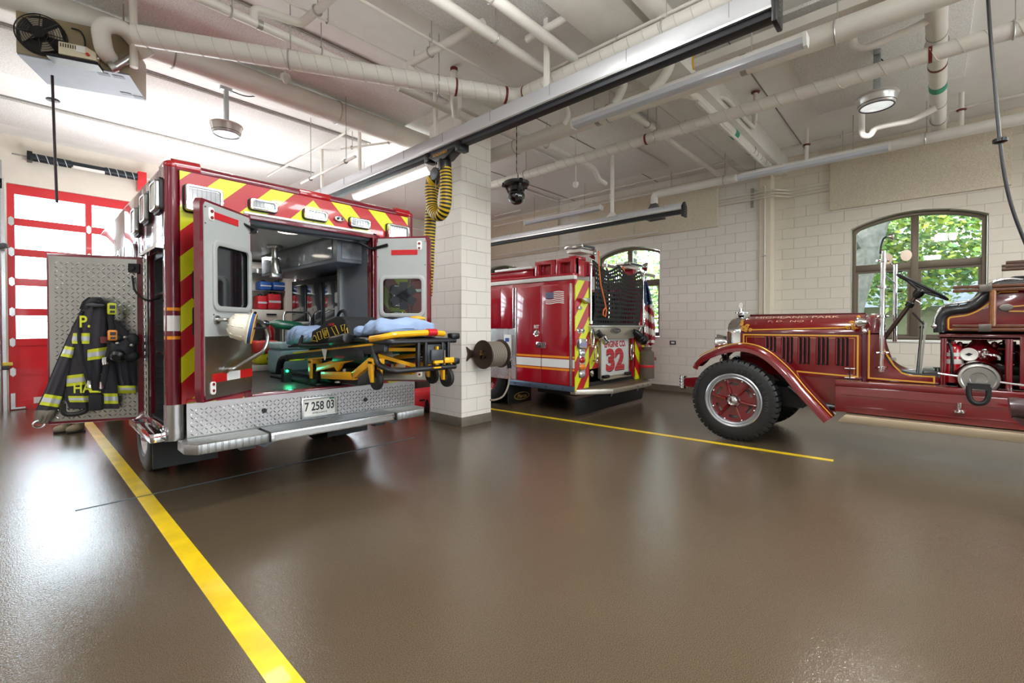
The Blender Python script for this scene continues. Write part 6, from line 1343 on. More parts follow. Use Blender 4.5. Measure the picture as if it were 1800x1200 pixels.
# black dome camera on a chain
d=at(908,345,x=4.95)
t=thing('dome_camera','black dome camera hanging on a thin chain right of the column','camera',d)
m=MB(); m.ball(d,.125,(1,1,1),28,18); m.build('dome',mat('dome_black','0c0c0f',.06,0,1.),t)
m=MB(); m.lathe([(.09,.06),(.1,.14),(.18,.16),(.19,.2),(.15,.22),(0,.22)],d,(0,0,1),28); m.build('mount_ring',BLACKP,t,bevel=.004)
m=MB()
for a in (0,2.1,4.2): c=Vector((.17*math.cos(a),.17*math.sin(a),.17)); m.bar(d+c,d+c*1.25+Vector((0,0,-.03)),.05,.06); m.bar(d+c*.95,d+Vector((c.x*.6,c.y*.6,.03)),.04,.03)
m.each('bracket_arm',BLACKP,t,bevel=.004)
m=MB(); 
zz=d.z+.22; i=0
while zz<ZC-.0: m.cyl((d.x+.03*(1 if i<3 else 0),d.y,zz),(d.x+(.03 if i<2 else 0),d.y,min(ZC,zz+.05)),.007 if i%2 else .004,n=6); zz+=.05; i+=1
m.build('chain',BLACKM,t)
# unit heater at upper left
hA=az(28,92,4.1);hB=az(228,130,4.1); ax=Vector((hB[0]-hA[0],hB[1]-hA[1],0)); W=ax.length; ax.normalize(); ay=Vector((-ax.y,ax.x,0))
T=Matrix(((ax.x,ay.x,0,hA[0]),(ax.y,ay.y,0,hA[1]),(0,0,1,4.1),(0,0,0,1)))
t=thing('unit_heater','beige ceiling unit heater with black fan guard at upper left','heater',(hA[0],hA[1],4.1))
BG=mat('heater_beige','8f8064',.45,vary=.06); HH=.40
m=MB(T); m.box(0,0,.0,W,.6,HH); m.build('casing',BG,t,bevel=.008)
m=MB(T); m.box(.005,.01,-.012,W-.005,.6,0.0); m.build('bottom_panel',mat('heater_silver','9aa0ab',.5,.2,vary=.05),t)
m=MB(T)
for x,y in ((W-.28,.06),(W-.16,.06),(W-.2,.46),(W-.1,.5)): m.box(x,y,-.016,x+.09,y+.06,-.012)
m.each('vent_grille',mat('vent_grey','6f7682',.5),t)
cx,cz=.19,.20
m=MB(T); 
for r in (.185,.165,.145,.125,.105,.085,.065): m.tube([(cx+r*math.cos(2*PI*i/32),-.045-.03*(1-r/.185),cz+r*math.sin(2*PI*i/32)) for i in range(32)],.0025 if r<.18 else .006,5,closed=True)
for i in range(8): a=2*PI*i/8; m.cyl((cx+.04*math.cos(a),-.075,cz+.04*math.sin(a)),(cx+.185*math.cos(a),-.045,cz+.185*math.sin(a)),.004,n=6)
m.build('fan_guard',BLACKM,t)
m=MB(T); m.cyl((cx,-.09,cz),(cx,0.02,cz),.055); m.build('fan_motor',BLACKM,t)
for i in range(4):
    a=2*PI*i/4+.4; m=MB(T); pts=[]
    m.add([(cx+.04*math.cos(a-.3),-.01,cz+.04*math.sin(a-.3)),(cx+.16*math.cos(a-.45),-.02,cz+.16*math.sin(a-.45)),(cx+.165*math.cos(a+.25),-.04,cz+.165*math.sin(a+.25)),(cx+.04*math.cos(a+.3),-.03,cz+.04*math.sin(a+.3))],[(0,1,2,3)]); m.build('fan_blade',mat('blade_alu','a59d8d',.35,.6),t,solid=.003)
m=MB(T); m.lathe([(0,0),(.19,0)],(cx,-.003,cz),(0,-1,0),28); m.build('fan_opening',mat('fan_dark','26231f',.6),t)
m=MB(T); m.prism([(.34,.02),(.62,.02),(.62,.10),(.54,.14),(.34,.14)],-.11,0,'y'); cb=m.build('control_box',mat('heater_cream','d9cfb4',.4),t,bevel=.005)
m=MB(T)
for i in range(7): m.box(.355+i*.018,-.113,.09,.362+i*.018,-.11,.125)
m.each('vent_slot',INK,cb)
m=MB(T); m.box(.47,-.114,.07,.54,-.11,.13); m.build('warning_label',WHITE,cb); m=MB(T); m.cyl((.56,-.13,.06),(.56,-.11,.06),.014); m.build('red_knob',mat('knob_red','c4391e',.4),cb)
m=MB(T); m.box(.26,-.13,-.03,.64,.02,.0); m.build('drip_lip',BLACKM,t)
m=MB(T); m.tube(fillet([(W-.16,-.02,.12),(W-.16,-.16,.12),(W-.18,-.2,.34),(W-.02,-.1,.42),(W+.15,.02,.22)],.13),.075,16); m.build('flue_elbow',PIPE,t)
m=MB(T); m.cyl((W-.1,-.05,.02),(W+.02,-.03,.16),.035); m.cyl((W-.14,-.05,.0),(W-.1,-.05,.03),.05); m.tube(fillet([(W-.2,-.05,.08),(W-.3,-.08,.05),(W-.32,-.02,.02)],.06),.01,6); m.build('gas_valve',STEEL,t)
m=MB(T)
for x,y in ((.06,.06),(.06,.54),(W-.06,.06),(W-.06,.54)): m.cyl((x,y,HH),(x,y,ZC-4.1),.007,n=6)
m.each('hanger_rod',STEEL,t)
m=MB(T); m.cyl((W+.05,-.06,.05),(W+.05,-.06,ZC-4.1),.035,n=14); m.build('gas_drop',PIPE,t)
m=MB(T); m.tube(fillet([(W-.35,-.01,.02),(W-.34,-.03,.25),(W-.38,-.02,.33),(W-.45,-.0,.34)],.08),.008,6); m.build('cable',BLACK,t)
# hanging pull cords
q0=at(92,150,y=6.6);q1=at(100,356,y=6.6)
t=thing('pull_cord','dark hanging pull cord with a disc, below the unit heater','pull cord',q0,'hanging cords'); m=MB(); m.tube([q0+Vector((0,0,.1)),(q0+q1)/2,q1],.012,8); m.build('cord',mat('cord_maroon','2a1218',.5),t); c=at(93,176,y=6.6); m=MB(); m.lathe([(0,.012),(.05,.008),(.055,0),(.05,-.008),(0,-.012)],c,(0,0,1),20); m.build('disc',DGREY,t)
x=5.0; q=[at(u,v,x=x) for u,v in ((1735,-30),(1741,60),(1748,140),(1757,240),(1768,320),(1784,380),(1812,450))]
t=thing('air_hose','black hanging cord with a stop knob at upper right','cord',q[0],'hanging cords'); m=MB(); m.tube(cat(q,6),.011,8); m.build('cord',BLACKP,t); c=at(1758,247,x=x); m=MB(); m.lathe([(.0,.02),(.03,.018),(.042,.012),(.042,-.012),(.03,-.018),(0,-.02)],c,(0,0,1),16); m.build('stop_knob',BLACKP,t)
# torsion spring over the overhead door
t=thing('torsion_spring','black spiral torsion spring shaft above the red overhead door','door spring',(.9,YF-.15,4.52))
m=MB(); m.cyl((-.05,YF-.15,4.52),(2.2,YF-.15,4.52),.014,n=10); m.build('shaft',STEEL,t)
for x0,x1 in ((.2,.70),(1.17,1.66)):
    m=MB(); m.cyl((x0,YF-.15,4.52),(x1,YF-.15,4.52),.07,n=24); sp_=m.build('spring',mat('spring_black','262d33',.45,.4),t)
    m=MB(); n=int((x1-x0)/.12*14); m.tube([(x0+(x1-x0)*i/n,YF-.15+.071*math.cos(2*PI*i/14),4.52+.071*math.sin(2*PI*i/14)) for i in range(n+1)],.006,5); m.build('coil_line',mat('coil_white','d2d6d8',.4),sp_)
m=MB(); m.cyl((.70,YF-.15,4.53),(1.17,YF-.15,4.53),.05,n=20); m.build('spring',mat('spring_black','262d33',.45,.4),t); m=MB(); m.box(.72,YF-.235,4.44,1.16,YF-.2,4.49); m.build('name_bar',WHITE,t)
m=MB(); m.box(.13,YF-.25,4.44,.2,YF-.03,4.6); m.build('end_bracket',BLACKM,t,bevel=.01)
m=MB(); m.box(1.66,YF-.24,4.25,1.8,YF-.02,4.62); m.build('centre_bracket',DOORRED,t,bevel=.006)
# vertical door track curling back under the ceiling
t=thing('overhead_door_track','galvanised curved track at the left edge of the overhead door','door track',(-.22,YF-.1,0)); m=MB(); m.tube(fillet([(-.22,YF-.1,0),(-.22,YF-.1,4.5),(-.22,7.4,4.62)],.5,10),.03,10); m.build('track',ALU,t); m=MB(); m.box(-.27,YF-.05,3.9,-.17,YF,4.4); m.build('wall_bracket',STEEL,t)
for i,y in enumerate((8.2,10.2)): m=MB(); m.box(-.24,y,4.6,-.2,y+.04,ZC); m.build('track_hanger',STEEL,t)
p=at(5,640,y=YF-.05); t=thing('door_sensor','small yellow door sensor beside the overhead door track','sensor',p); m=MB(); m.box(p.x-.1,YF-.1,p.z-.03,p.x+.12,YF,p.z+.03); m.build('sensor_body',mat('sensor_yellow','d8c04a',.4),t,bevel=.008); m=MB(); m.box(p.x-.02,YF-.11,p.z-.1,p.x+.08,YF-.02,p.z-.03); m.build('sensor_eye',DGREY,t,bevel=.008)
p=at(2,435,y=YF-.3); t=thing('wall_camera','grey camera at the left edge near the door top','camera',p); m=MB(); m.obox=None; m.bar(p+Vector((-.2,.1,-.05)),p+Vector((.06,-.1,.03)),.09,.09); m.build('camera_body',DGREY,t,bevel=.01); m=MB(); m.cyl(p+Vector((-.15,.05,-.02)),(p.x-.15,YF,p.z),.02); m.build('arm',DGREY,t)
# conduits and fittings on the right wall
for i,(lb,z) in enumerate((('top wall conduit of three bending round the pilaster',4.20),('middle wall conduit of three bending round the pilaster',4.14),('bottom wall conduit of three bending round the pilaster',4.08))):
    t=thing('wall_conduit',lb,'conduit',(XR-.03,3.39,z),'three wall conduits'); m=MB(); m.tube(fillet([(XR-.03,3.36,z),(XR-.03,2.78,z),(XR-.085,2.6,z),(XR-.085,2.3,z),(XR2-.03,2.1,z),(XR2-.03,1.46,z)],.06),.014,10); m.build('conduit_run',CREAM,t)
t=thing('strut_bracket','short vertical strut clamping the three wall conduits','bracket',(XR-.06,2.72,3.95)); m=MB(); m.box(XR-.05,2.70,3.93,XR-.0,2.75,4.32); m.build('channel',STEEL,t)
t=thing('vertical_conduit','thin vertical conduit running down the pilaster','conduit',(XR-.07,YJ+.02,2)); m=MB(); m.tube(fillet([(XR-.02,2.55,4.32),(XR-.07,YJ+.06,4.32),(XR-.07,YJ+.06,.14)],.06),.014,10); m.build('conduit_run',CREAM,t); m=MB()
for z in (1.6,2.9): m.box(XR-.09,YJ+.03,z,XR-.05,YJ+.09,z+.03)
m.each('strap',STEEL,t)
p=at(1183,602,x=XR); t=thing('wall_outlet','small grey wall outlet left of the antique truck','outlet',p); m=MB(); m.box(XR-.012,p.y-.07,p.z-.045,XR,p.y+.07,p.z+.045); m.build('cover_plate',DGREY,t,bevel=.004); m=MB(); m.box(XR-.016,p.y-.04,p.z-.02,XR-.012,p.y+.04,p.z+.02); m.build('socket_face',WHITE,t)
p=at(1156,322,x=XR-.06); t=thing('junction_box','small dark recess box in the wall panel near the ceiling','junction box',p); m=MB(); m.frame([(p.y-.05,4.5),(p.y+.05,4.5),(p.y+.05,4.6),(p.y-.05,4.6)],[(p.y-.04,4.51),(p.y+.04,4.51),(p.y+.04,4.59),(p.y-.04,4.59)],XR-.075,XR-.06,'x'); m.build('box_rim',CREAM,t); m=MB(); m.box(XR-.068,p.y-.04,4.51,XR-.06,p.y+.04,4.59); m.build('box_recess',DGREY,t)
# added fill lamps past the picture edges, without fixtures; then the round pendants
for (x,y) in ((-3.5,9),(-3.5,4.5),(-3.5,0),(1.9,2.2),(1.9,-.3),(1.9,-3.4),(7.4,-3),(4.6,-1.8)):
    lamp('fill_lamp','AREA',(x,y,4.25),(0,0,0),LDN,(.97,.985,1),1.6,.5); lamp('fill_uplight','AREA',(x,y,4.0),(PI,0,0),LUP,(.97,.985,1),1.8,.8)
for (x,y,L) in ((4.85,7.6,2.4),):
    lamp('ceiling_fill','AREA',(x,y,4.34),(PI,0,0),LUP*.22,(.97,.985,1),.12,L)  # added uplight above the lit linear lamp, brightens the ceiling
lamp('bay_ceiling_fill','AREA',(2.0,9.6,2.7),(PI,0,0),LUP*2.6,(.95,.98,1),2.4,1.6)  # added unseen light behind the ambulance, lifts the ceiling near the door
for q in HB: 
    l=lamp('pendant_light','AREA',(q[0],q[1],4.13),(0,0,0),LHB,(1,.98,.94),.3,.3); l.data.shape='DISK'
# ================================================================ loose things
def plane_at(u,v,p0,n):
    d=FW+RT*((u-900)/CF)+UP*((CYP-v)/CF); o=Vector((0,0,EYE)); return o+d*((p0-o).dot(n)/d.dot(n))
def lerp_poly(P,v):
    # x of a polyline given as (u,v) with rising v
    if v<=P[0][1]: return P[0][0]
    for a,b in zip(P[:-1],P[1:]):
        if v<=b[1]: return a[0]+(b[0]-a[0])*(v-a[1])/max(1e-6,b[1]-a[1])
    return P[-1][0]
def near(u,v,h): p=plane_at(u,v,P0,ND); return p+(Vector((0,0,EYE))-p).normalized()*h
class Puff:
    # cloth body hanging in front of a plane, outlined by left and right edges
    def __init__(s,L,R_,v0,v1,p0,n,depth,fold=0.0,off=.01,seed=0,nf=3):
        s.L,s.R,s.v0,s.v1,s.p0,s.n,s.d,s.f,s.o,s.ph,s.nf=L,R_,v0,v1,p0,n,depth,fold,off,seed,nf
    def pt(s,a,t,ex=0):
        v=s.v0+(s.v1-s.v0)*t; l=lerp_poly(s.L,v); r=lerp_poly(s.R,v); u=l+(r-l)*a
        h=math.sqrt(max(0,1-(2*a-1)**2))*s.d*(.55+.45*math.sin(PI*min(1,t*1.1+.1)))
        h+=s.f*math.sin(2*PI*s.nf*a+s.ph+1.5*t)*math.sin(PI*a)*(.3+t)
        p=plane_at(u,v,s.p0,s.n); return p+(Vector((0,0,EYE))-p).normalized()*(s.o+h+ex)*1.06
    def mesh(s,nu=18,nv=22):
        m=MB(); m.grid(lambda a,b:s.pt(a,b),nu,nv)
        # close the back
        base=len(m.v); m.grid(lambda a,b:plane_at(lerp_poly(s.L,s.v0+(s.v1-s.v0)*b)+(lerp_poly(s.R,s.v0+(s.v1-s.v0)*b)-lerp_poly(s.L,s.v0+(s.v1-s.v0)*b))*a,s.v0+(s.v1-s.v0)*b,s.p0,s.n)+s.n*s.o,nu,nv)
        w=nu+1
        for i in range(nv): 
            for e in (0,nu): q=i*w+e; m.f.append((q,q+w,base+q+w,base+q)); m.m.append(0)
        for i in range(nu): 
            for e in (0,nv): q=e*w+i; m.f.append((q,q+1,base+q+1,base+q)); m.m.append(0)
        return m
    def strip(s,ta,tb,a0=0.02,a1=.98,ex=.006,nu=14,skew=0):
        m=MB(); m.grid(lambda a,b:s.pt(a0+(a1-a0)*a,ta+(tb-ta)*b+skew*(a-.5),ex),nu,2); return m
P0=Vector((.80,5.25,0)); ND=Vector((DT[0][1],DT[1][1],0))
def cz(x,y): return (50+x/3,430+y/3)
NAVY=mat('turnout_navy','302d34',.85,vary=.12,vscale=10,bump=.25,bscale=120); LIME=mat('lime_trim','c9cf2a',.5); SILVER=mat('silver_trim','c4c6cc',.35,.2); BLKC=mat('black_cloth','111116',.8,bump=.2,bscale=80)
hk=plane_at(*cz(372,262),P0,ND)
t=thing('turnout_coat','black firefighter coat with lime and silver bands hanging on the open tread-plate door','coat',plane_at(*cz(340,860),P0,ND))
mm=lambda pts:[cz(*p) for p in pts]
tor=Puff(mm([(345,283),(290,330),(268,380),(235,440),(218,520),(203,640),(195,740),(205,820),(222,850)]),mm([(380,283),(412,315),(425,400),(440,520),(458,640),(472,760),(480,862),(480,870)]),cz(0,283)[1],cz(0,862)[1],P0,ND,.13,.022,.03,1.0,3)
tor.mesh(22,26).build('torso',NAVY,t,ang=60)
slv=Puff(mm([(262,395),(215,480),(180,560),(138,655),(92,770),(55,845),(45,872)]),mm([(300,395),(285,480),(262,560),(228,655),(192,770),(165,845),(150,880)]),cz(0,395)[1],cz(0,872)[1],P0,ND,.085,.012,.02,.4,2)
slv.mesh(14,18).build('sleeve',NAVY,t,ang=60)
cuf=Puff(mm([(47,872),(44,905),(40,938)]),mm([(148,872),(128,905),(104,940)]),cz(0,872)[1],cz(0,938)[1],P0,ND,.06,.01,.025,2,3)
cuf.mesh(10,6).build('wristlet',mat('wristlet_tan','6f675c',.9),t,ang=60)
rgt=Puff(mm([(430,395),(435,500),(445,600),(462,700),(478,745)]),mm([(455,395),(520,450),(562,520),(568,620),(572,730),(572,742)]),cz(0,395)[1],cz(0,742)[1],P0,ND,.10,.02,.02,2.2,3)
rgt.mesh(14,16).build('right_panel',NAVY,t,ang=60)
rs2=Puff(mm([(475,745),(480,785)]),mm([(566,738),(566,770)]),cz(0,742)[1],cz(0,782)[1],P0,ND,.07,.0,.025,0,1)
rs2.mesh(10,4).build('right_cuff',LIME,t,ang=60)
col=Puff(mm([(330,278),(300,300),(285,335),(280,350)]),mm([(385,278),(412,305),(425,335),(428,350)]),cz(0,278)[1],cz(0,340)[1],P0,ND,.15,.0,.05,0,1)
col.mesh(14,6).build('collar',BLKC,t,ang=60)
c2=near(*cz(352,318),.19)
m=MB(); m.ball(c2,.05,(1.2,.4,.35),16,8); m.build('collar_lining',mat('lining_grey','4a4a50',.8),t)
def tv(p,v): return (cz(0,v)[1]-p.v0)/(p.v1-p.v0)
def bandset(p,va,vb,a0,a1,skew=0,nm='reflective_band'):
    ta,tb=tv(p,va),tv(p,vb); b=p.strip(ta,tb,a0,a1,.007,14,skew).build(nm,LIME,t,keep=True,solid=.002); k=(tb-ta)*.3
    p.strip(ta+k,tb-k,a0,a1,.011,14,skew).build('silver_stripe',SILVER,b,keep=True,solid=.002)
bandset(tor,466,522,.04,.46); bandset(tor,545,602,.42,.93,-.03); bandset(tor,684,742,.02,.40,-.02); bandset(tor,797,830,.03,.42); bandset(tor,784,838,.70,.98)
bandset(slv,538,592,.03,.75,.02); bandset(slv,793,850,.03,.97,.03); bandset(rs2,745,775,.03,.97)
bandset(rgt,540,580,.62,.98)
m=tor.strip(tv(tor,485),tv(tor,518),.73,.93,.012,6); m.build('flag_patch',mat('patch_faded','a35a55',.7),t,keep=True,solid=.002)
def cloth_text(body,nm,u,v,w,h,a):
    c=near(*cz(u,v),a); x=Vector((-DT[0][0],-DT[1][0],0)); T=Matrix(((x.x,0,ND.x,c.x),(x.y,0,ND.y,c.y),(0,1,0,c.z),(0,0,0,1))); text(body,nm,LIME,T,w,h,t,bold=.02)
cloth_text('P.','coat_lettering',298,405,.07,.10,.195); cloth_text('HA','coat_lettering',287,754,.12,.085,.185)
m=MB(); pth=[near(*cz(*q),o) for q,o in (((285,350),.10),((268,400),.13),((268,500),.17),((285,620),.19),((320,740),.20))]; m.tube(pth,.014,8); m.build('shoulder_strap',BLKC,t)
# mask, strap, radio pouch, torch hung with the coat
t=thing('breathing_mask','black breathing mask and strap rig hung over the right side of firefighter coat','breathing mask',plane_at(*cz(400,870),P0,ND))
c=near(*cz(500,540),.17)
m=MB(); m.ball(c+Vector((0,0,-.01)),.095,(1,.6,1.15),20,14); m.ball(c+Vector((-.05,-.03,.08)),.05,(1.2,.7,.8),14,10); m.ball(c+Vector((.06,-.02,.06)),.05,(1,.7,1.2),14,10); m.ball(c+Vector((.05,-.01,-.08)),.055,(1.1,.7,.9),14,10); m.build('facepiece',mat('mask_black','101115',.6),t)
m=MB(); m.lathe([(.03,0),(.045,.02),(.05,.07),(.03,.09),(0,.09)],c+ND*.06+Vector((0,0,-.05)),ND-Vector((0,0,.4)),18); m.build('regulator_port',BLACKP,t)
m=MB()
for q in ((510,488),(545,530),(470,520),(500,590)):
    m.ball(near(*cz(*q),.27),.018,(1,1,.8),8,6)
m.each('buckle',STEEL,t)
m=MB(); pth=[near(*cz(*q),o) for q,o in (((432,360),.14),((440,450),.18),((432,540),.20),((415,620),.21),((400,700),.22),((385,770),.22))]; m.tube(pth,.022,10); m.tube([p+Vector((.012*math.sin(i*1.9),0,0)) for i,p in enumerate(cat(pth,5))],.018,8); m.build('strap',BLKC,t)
pth=[near(*cz(*q),.22) for q in ((318,745),(330,775),(375,775),(388,745))]; m=MB(); m.tube(pth,.012,8); m.build('lime_strap',LIME,t)
m=MB(); 
for q in ((322,735),(385,742),(400,615),(410,612)): m.lathe([(.012,-.03),(.016,0),(.012,.03)],near(*cz(*q),.235),(0,.2,1),10)
m.each('snap_hook',CHROME,t)
a=near(*cz(330,785),.17);b=near(*cz(385,875),.24)
m=MB(); x=Vector((-DT[0][0],-DT[1][0],0)); m.T=Matrix(((x.x,ND.x,0,a.x),(x.y,ND.y,0,a.y),(0,0,1,b.z),(0,0,0,1))); w_=(b-a).dot(x); m.box(0,0,0,w_,.06,a.z-b.z); m.build('radio_pouch',BLKC,t,bevel=.015)
for nm,lb,q,col_,h in (('flashlight','small lime flashlight clipped beside the coat collar',(440,338),LIME,.10),('flashlight','small orange light clipped at the coat shoulder strap',(443,477),mat('torch_orange','e08a1e',.4),.09)):
    c=near(*cz(*q),.15 if h>.095 else .27); tt=thing('flashlight',lb,'flashlight',c,'lights clipped on the coat'); m=MB(); m.box(c.x-.03,c.y-.03,c.z-h/2,c.x+.03,c.y+.03,c.z+h/2); m.build('torch_body',col_,tt,bevel=.012); m=MB(); m.box(c.x-.018,c.y-.036,c.z-.0,c.x+.018,c.y-.028,c.z+h*.3); m.box(c.x-.016,c.y-.036,c.z-h*.35,c.x+.016,c.y-.028,c.z-h*.15); m.each('lens_window',INK,tt)
# gloves' hook clip under the coat
c=near(*cz(55,945),.05); tt=thing('carabiner','steel carabiner ring hanging from the coat cuff','carabiner',c); m=MB(); m.tube([c+Vector((.035*math.cos(2*PI*i/16),0,.03*math.sin(2*PI*i/16))) for i in range(16)],.007,6,closed=True); m.build('ring',CHROME,tt)
c=near(*cz(268,850),.1); tt=thing('black_strap','black rubber strap loop below the coat hem','strap',c); m=MB(); m.tube(fillet([c+Vector((-.10,0,.03)),c+Vector((-.1,0,-.06)),c+Vector((-.02,0,-.07)),c+Vector((.05,0,-.05)),c+Vector((.05,0,.03))],.05),.02,8); m.build('loop',BLACK,tt)
# boots seen under the open door
for i,(u,lb) in enumerate(((118,'tan rubber boot standing on the floor under the tread-plate door, left of pair'),(140,'tan rubber boot standing on the floor under the tread-plate door, right of pair'))):
    p=at(u,758,z=0); t=thing('boot',lb,'boot',(p.x,p.y,0),'boots under the door')
    m=MB(); m.lathe([(.05,0),(.055,.02),(.055,.35),(.065,.40),(.06,.40),(.05,.3)],(p.x,p.y+.02,0.025),(0,0,1),18); m.ball((p.x-.06,p.y-.05,.055),.07,(1.25,.8,.75),14,8); m.build('boot_shaft',mat('boot_tan','8b8068',.6),t); m=MB(); m.box(p.x-.14,p.y-.10,0,p.x+.06,p.y+.07,.028); m.build('boot_sole',BLACK,t,bevel=.01)
p=at(286,603,x=1.02); t=thing('safety_vest','lime safety vest hanging inside the open side compartment of the ambulance','vest',(1.02,p.y,p.z-.2)); m=MB(); m.ball((1.06,p.y+.02,p.z),.10,(.9,1.1,1.6),16,12); m.build('vest_cloth',mat('vest_lime','7fc22e',.7),t); m=MB(); m.tube([(1.06,p.y+.02,p.z+.13),(1.06,p.y+.03,p.z+.3)],.01,6); m.build('hanging_loop',BLKC,t)
# fire helmet on the left rear door's grab bar
hc=at(423,576,y=4.02)
t=thing('fire_helmet','white fire helmet with blue lining hung on the left rear ambulance door','helmet',hc)
H=Matrix.Translation(hc)@Matrix.Rotation(math.radians(8),4,'Z')@Matrix.Rotation(math.radians(98),4,'X')@Matrix.Rotation(math.radians(-22),4,'Y')
H=Matrix.Translation(hc+RT*.05)@(-RT*.86-FW*.42+Vector((0,0,.18))).to_track_quat('Z','Y').to_matrix().to_4x4()@Matrix.Scale(.86,4)
HW=mat('helmet_white','e4ddcb',.3,0,.5,vary=.05)
m=MB(H); m.lathe([(0,.15),(.05,.147),(.09,.13),(.115,.09),(.122,.03),(.125,.0),(.145,-.012),(.152,-.02),(.148,-.026),(.12,-.012)],(0,0,0),(0,0,1),40); m.build('helmet_shell',HW,t)
m=MB(H)
for i in range(8): a=2*PI*i/8; m.tube([(.123*math.cos(a),.123*math.sin(a),.02),(.105*math.cos(a),.105*math.sin(a),.112),(.05*math.cos(a),.05*math.sin(a),.15)],.006,6)
m.build('shell_rib',HW,t)
m=MB(H); m.lathe([(.12,-.014),(.14,-.026),(.138,-.05),(.11,-.03)],(0,0,0),(0,0,1),36); m.build('lining',mat('lining_blue','274d86',.7),t); m=MB(H); m.lathe([(.138,-.05),(.146,-.053),(.138,-.06)],(0,0,0),(0,0,1),36); m.build('lining_edge',mat('lining_yellow','d9a640',.6),t)
m=MB(H); m.tube(fillet([(.12,0,-.02),(.10,.02,-.12),(-.02,.03,-.16),(-.12,0,-.03)],.06),.009,6); m.build('chin_strap',BLKC,t)
# power stretcher half rolled out of the ambulance
SXL,SXR=2.13,2.78
zt=lambda y:1.20+.085*(4.95-y)
t=thing('stretcher','yellow and black stretcher rolled half out of the ambulance with blue sheet','stretcher',(2.45,4.4,.88))
SB=mat('stretcher_black','16161a',.4); SY=mat('stretcher_yellow','e9a90e',.32,0,.3)
def sbar(ps,r,nm,mt_,n=10,bend=.05): m=MB(); m.tube(fillet(ps,bend) if len(ps)>2 else ps,r,n); return m.build(nm,mt_,t)
for x in (SXL,SXR):
    m=MB(); m.bar((x,5.55,zt(5.55)-.02),(x,3.42,zt(3.42)-.02),.05,.075); r_=m.build('side_rail',SB,t,bevel=.01)
    m=MB(); m.bar((x,5.3,zt(5.3)+.026),(x,3.6,zt(3.6)+.026),.054,.018); m.build('rail_stripe',SY,r_)
    m=MB()
    for a,b in ((5.4,5.0),(4.9,4.5)): m.bar((x-.002,a,zt(a)-.055),(x-.002,b,zt(b)-.055),.056,.014)
    m.each('rail_stripe',SY,r_)
    m=MB(); m.bar((x-.028 if x<2.4 else x+.028,4.35,zt(4.35)-.06),(x-.028 if x<2.4 else x+.028,3.75,zt(3.75)-.06),.012,.09); nb=m.build('name_plate',BLACKP,t,bevel=.008)
    if x<2.4:
        T=Matrix.Translation((x-.0365,4.18,zt(4.18)-.062))@SIDE; text('stryker','brand_lettering',mat('brand_red','b3263a',.4),T,.2,.04,nb,shear=.2,bold=.03)
    sbar([(x,4.3,zt(4.3)+.07),(x,3.9,zt(3.9)+.09),(x,3.6,zt(3.6)+.06)],.022,'side_arm',SB)
m=MB(); m.tube(fillet([(SXL,5.5,zt(5.5)-.02),(SXL,5.72,zt(5.7)-.03),(SXL,5.8,zt(5.7)-.2)],.08),.04,10); m.tube(fillet([(SXL,5.72,zt(5.7)-.03),(SXR,5.72,zt(5.7)-.03)],.05),.03,10); m.build('head_frame',SB,t)
# litter deck
m=MB(); m.prism([(5.6,zt(5.6)+.1),(3.42,zt(3.42)+.10),(3.42,zt(3.42)+.12),(5.6,zt(5.6)+.12)],SXL+.03,SXR-.03,'x'); m.build('litter_deck',SB,t)
# mattress under a wrinkled blue sheet
SH=mat('sheet_blue','8ea3c6',.8,vary=.06,vscale=9)
random.seed(3)
def matt(y0,y1,z0fn,h0,h1,name,seed,lift=None):
    ny,nx=56,44
    def fn(a,b):
        y=y0+(y1-y0)*b; th=2*PI*a; c,s=math.cos(th),math.sin(th); e=.45
        px=(abs(c)**e)*(1 if c>0 else -1); pz=(abs(s)**.75)*(1 if s>0 else -1)
        end=min(1,min(b,1-b)/.05); end=math.sqrt(max(.02,1-(1-end)**2)); h=(h0+(h1-h0)*b)/2
        w=(.010*math.sin(23*y+4*px+seed)+.008*math.sin(37*y-7*px)+.006*math.sin(60*y+11*pz))*(1.0 if pz>-.3 else 1.6)
        lf=lift(y,px) if lift else 0
        return ((SXL+SXR)/2+px*(.325*end+w*.9),y,z0fn(y)+h+pz*(h*end)+w*(pz>0)+lf*max(0,pz))
    m=MB(); m.grid(fn,nx,ny); n=nx+1
    m.f.append(tuple(range(n-1))); m.m.append(0); m.f.append(tuple(ny*n+i for i in range(n-1))); m.m.append(0)
    return m.build(name,SH,t,ang=70,weld=True)
matt(4.75,3.53,lambda y:zt(y)+.10,.11,.12,'mattress',1.0,lambda y,px:.012*math.sin(y*9)+(.022 if y<3.75 else 0)*(1+.5*math.sin(px*5)))
matt(5.62,4.72,lambda y:zt(y)+.11,.17,.11,'mattress',2.0,lambda y,px:.07*max(0,min(1,(y-5.0)/.35)))
lab(bpy.data.objects[[o.name for o in bpy.data.objects if o.name.startswith('mattress')][-1]],'raised head end of the sheeted mattress')
for y in (4.72,4.38):
    zc=zt(y)+.12; m=MB(); m.tube(fillet([(SXL-.03,y,zc-.02),(SXL-.025,y,zc+.10),(SXL+.06,y-.01,zc+.125),(SXR-.06,y-.01,zc+.125),(SXR+.025,y,zc+.10),(SXR+.03,y,zc-.02)],.05),.012,6); 
    v=m.v; m.v=[(a,y+(b-y)*2.2,c) for a,b,c in v]; m.build('safety_strap',BLKC,t)
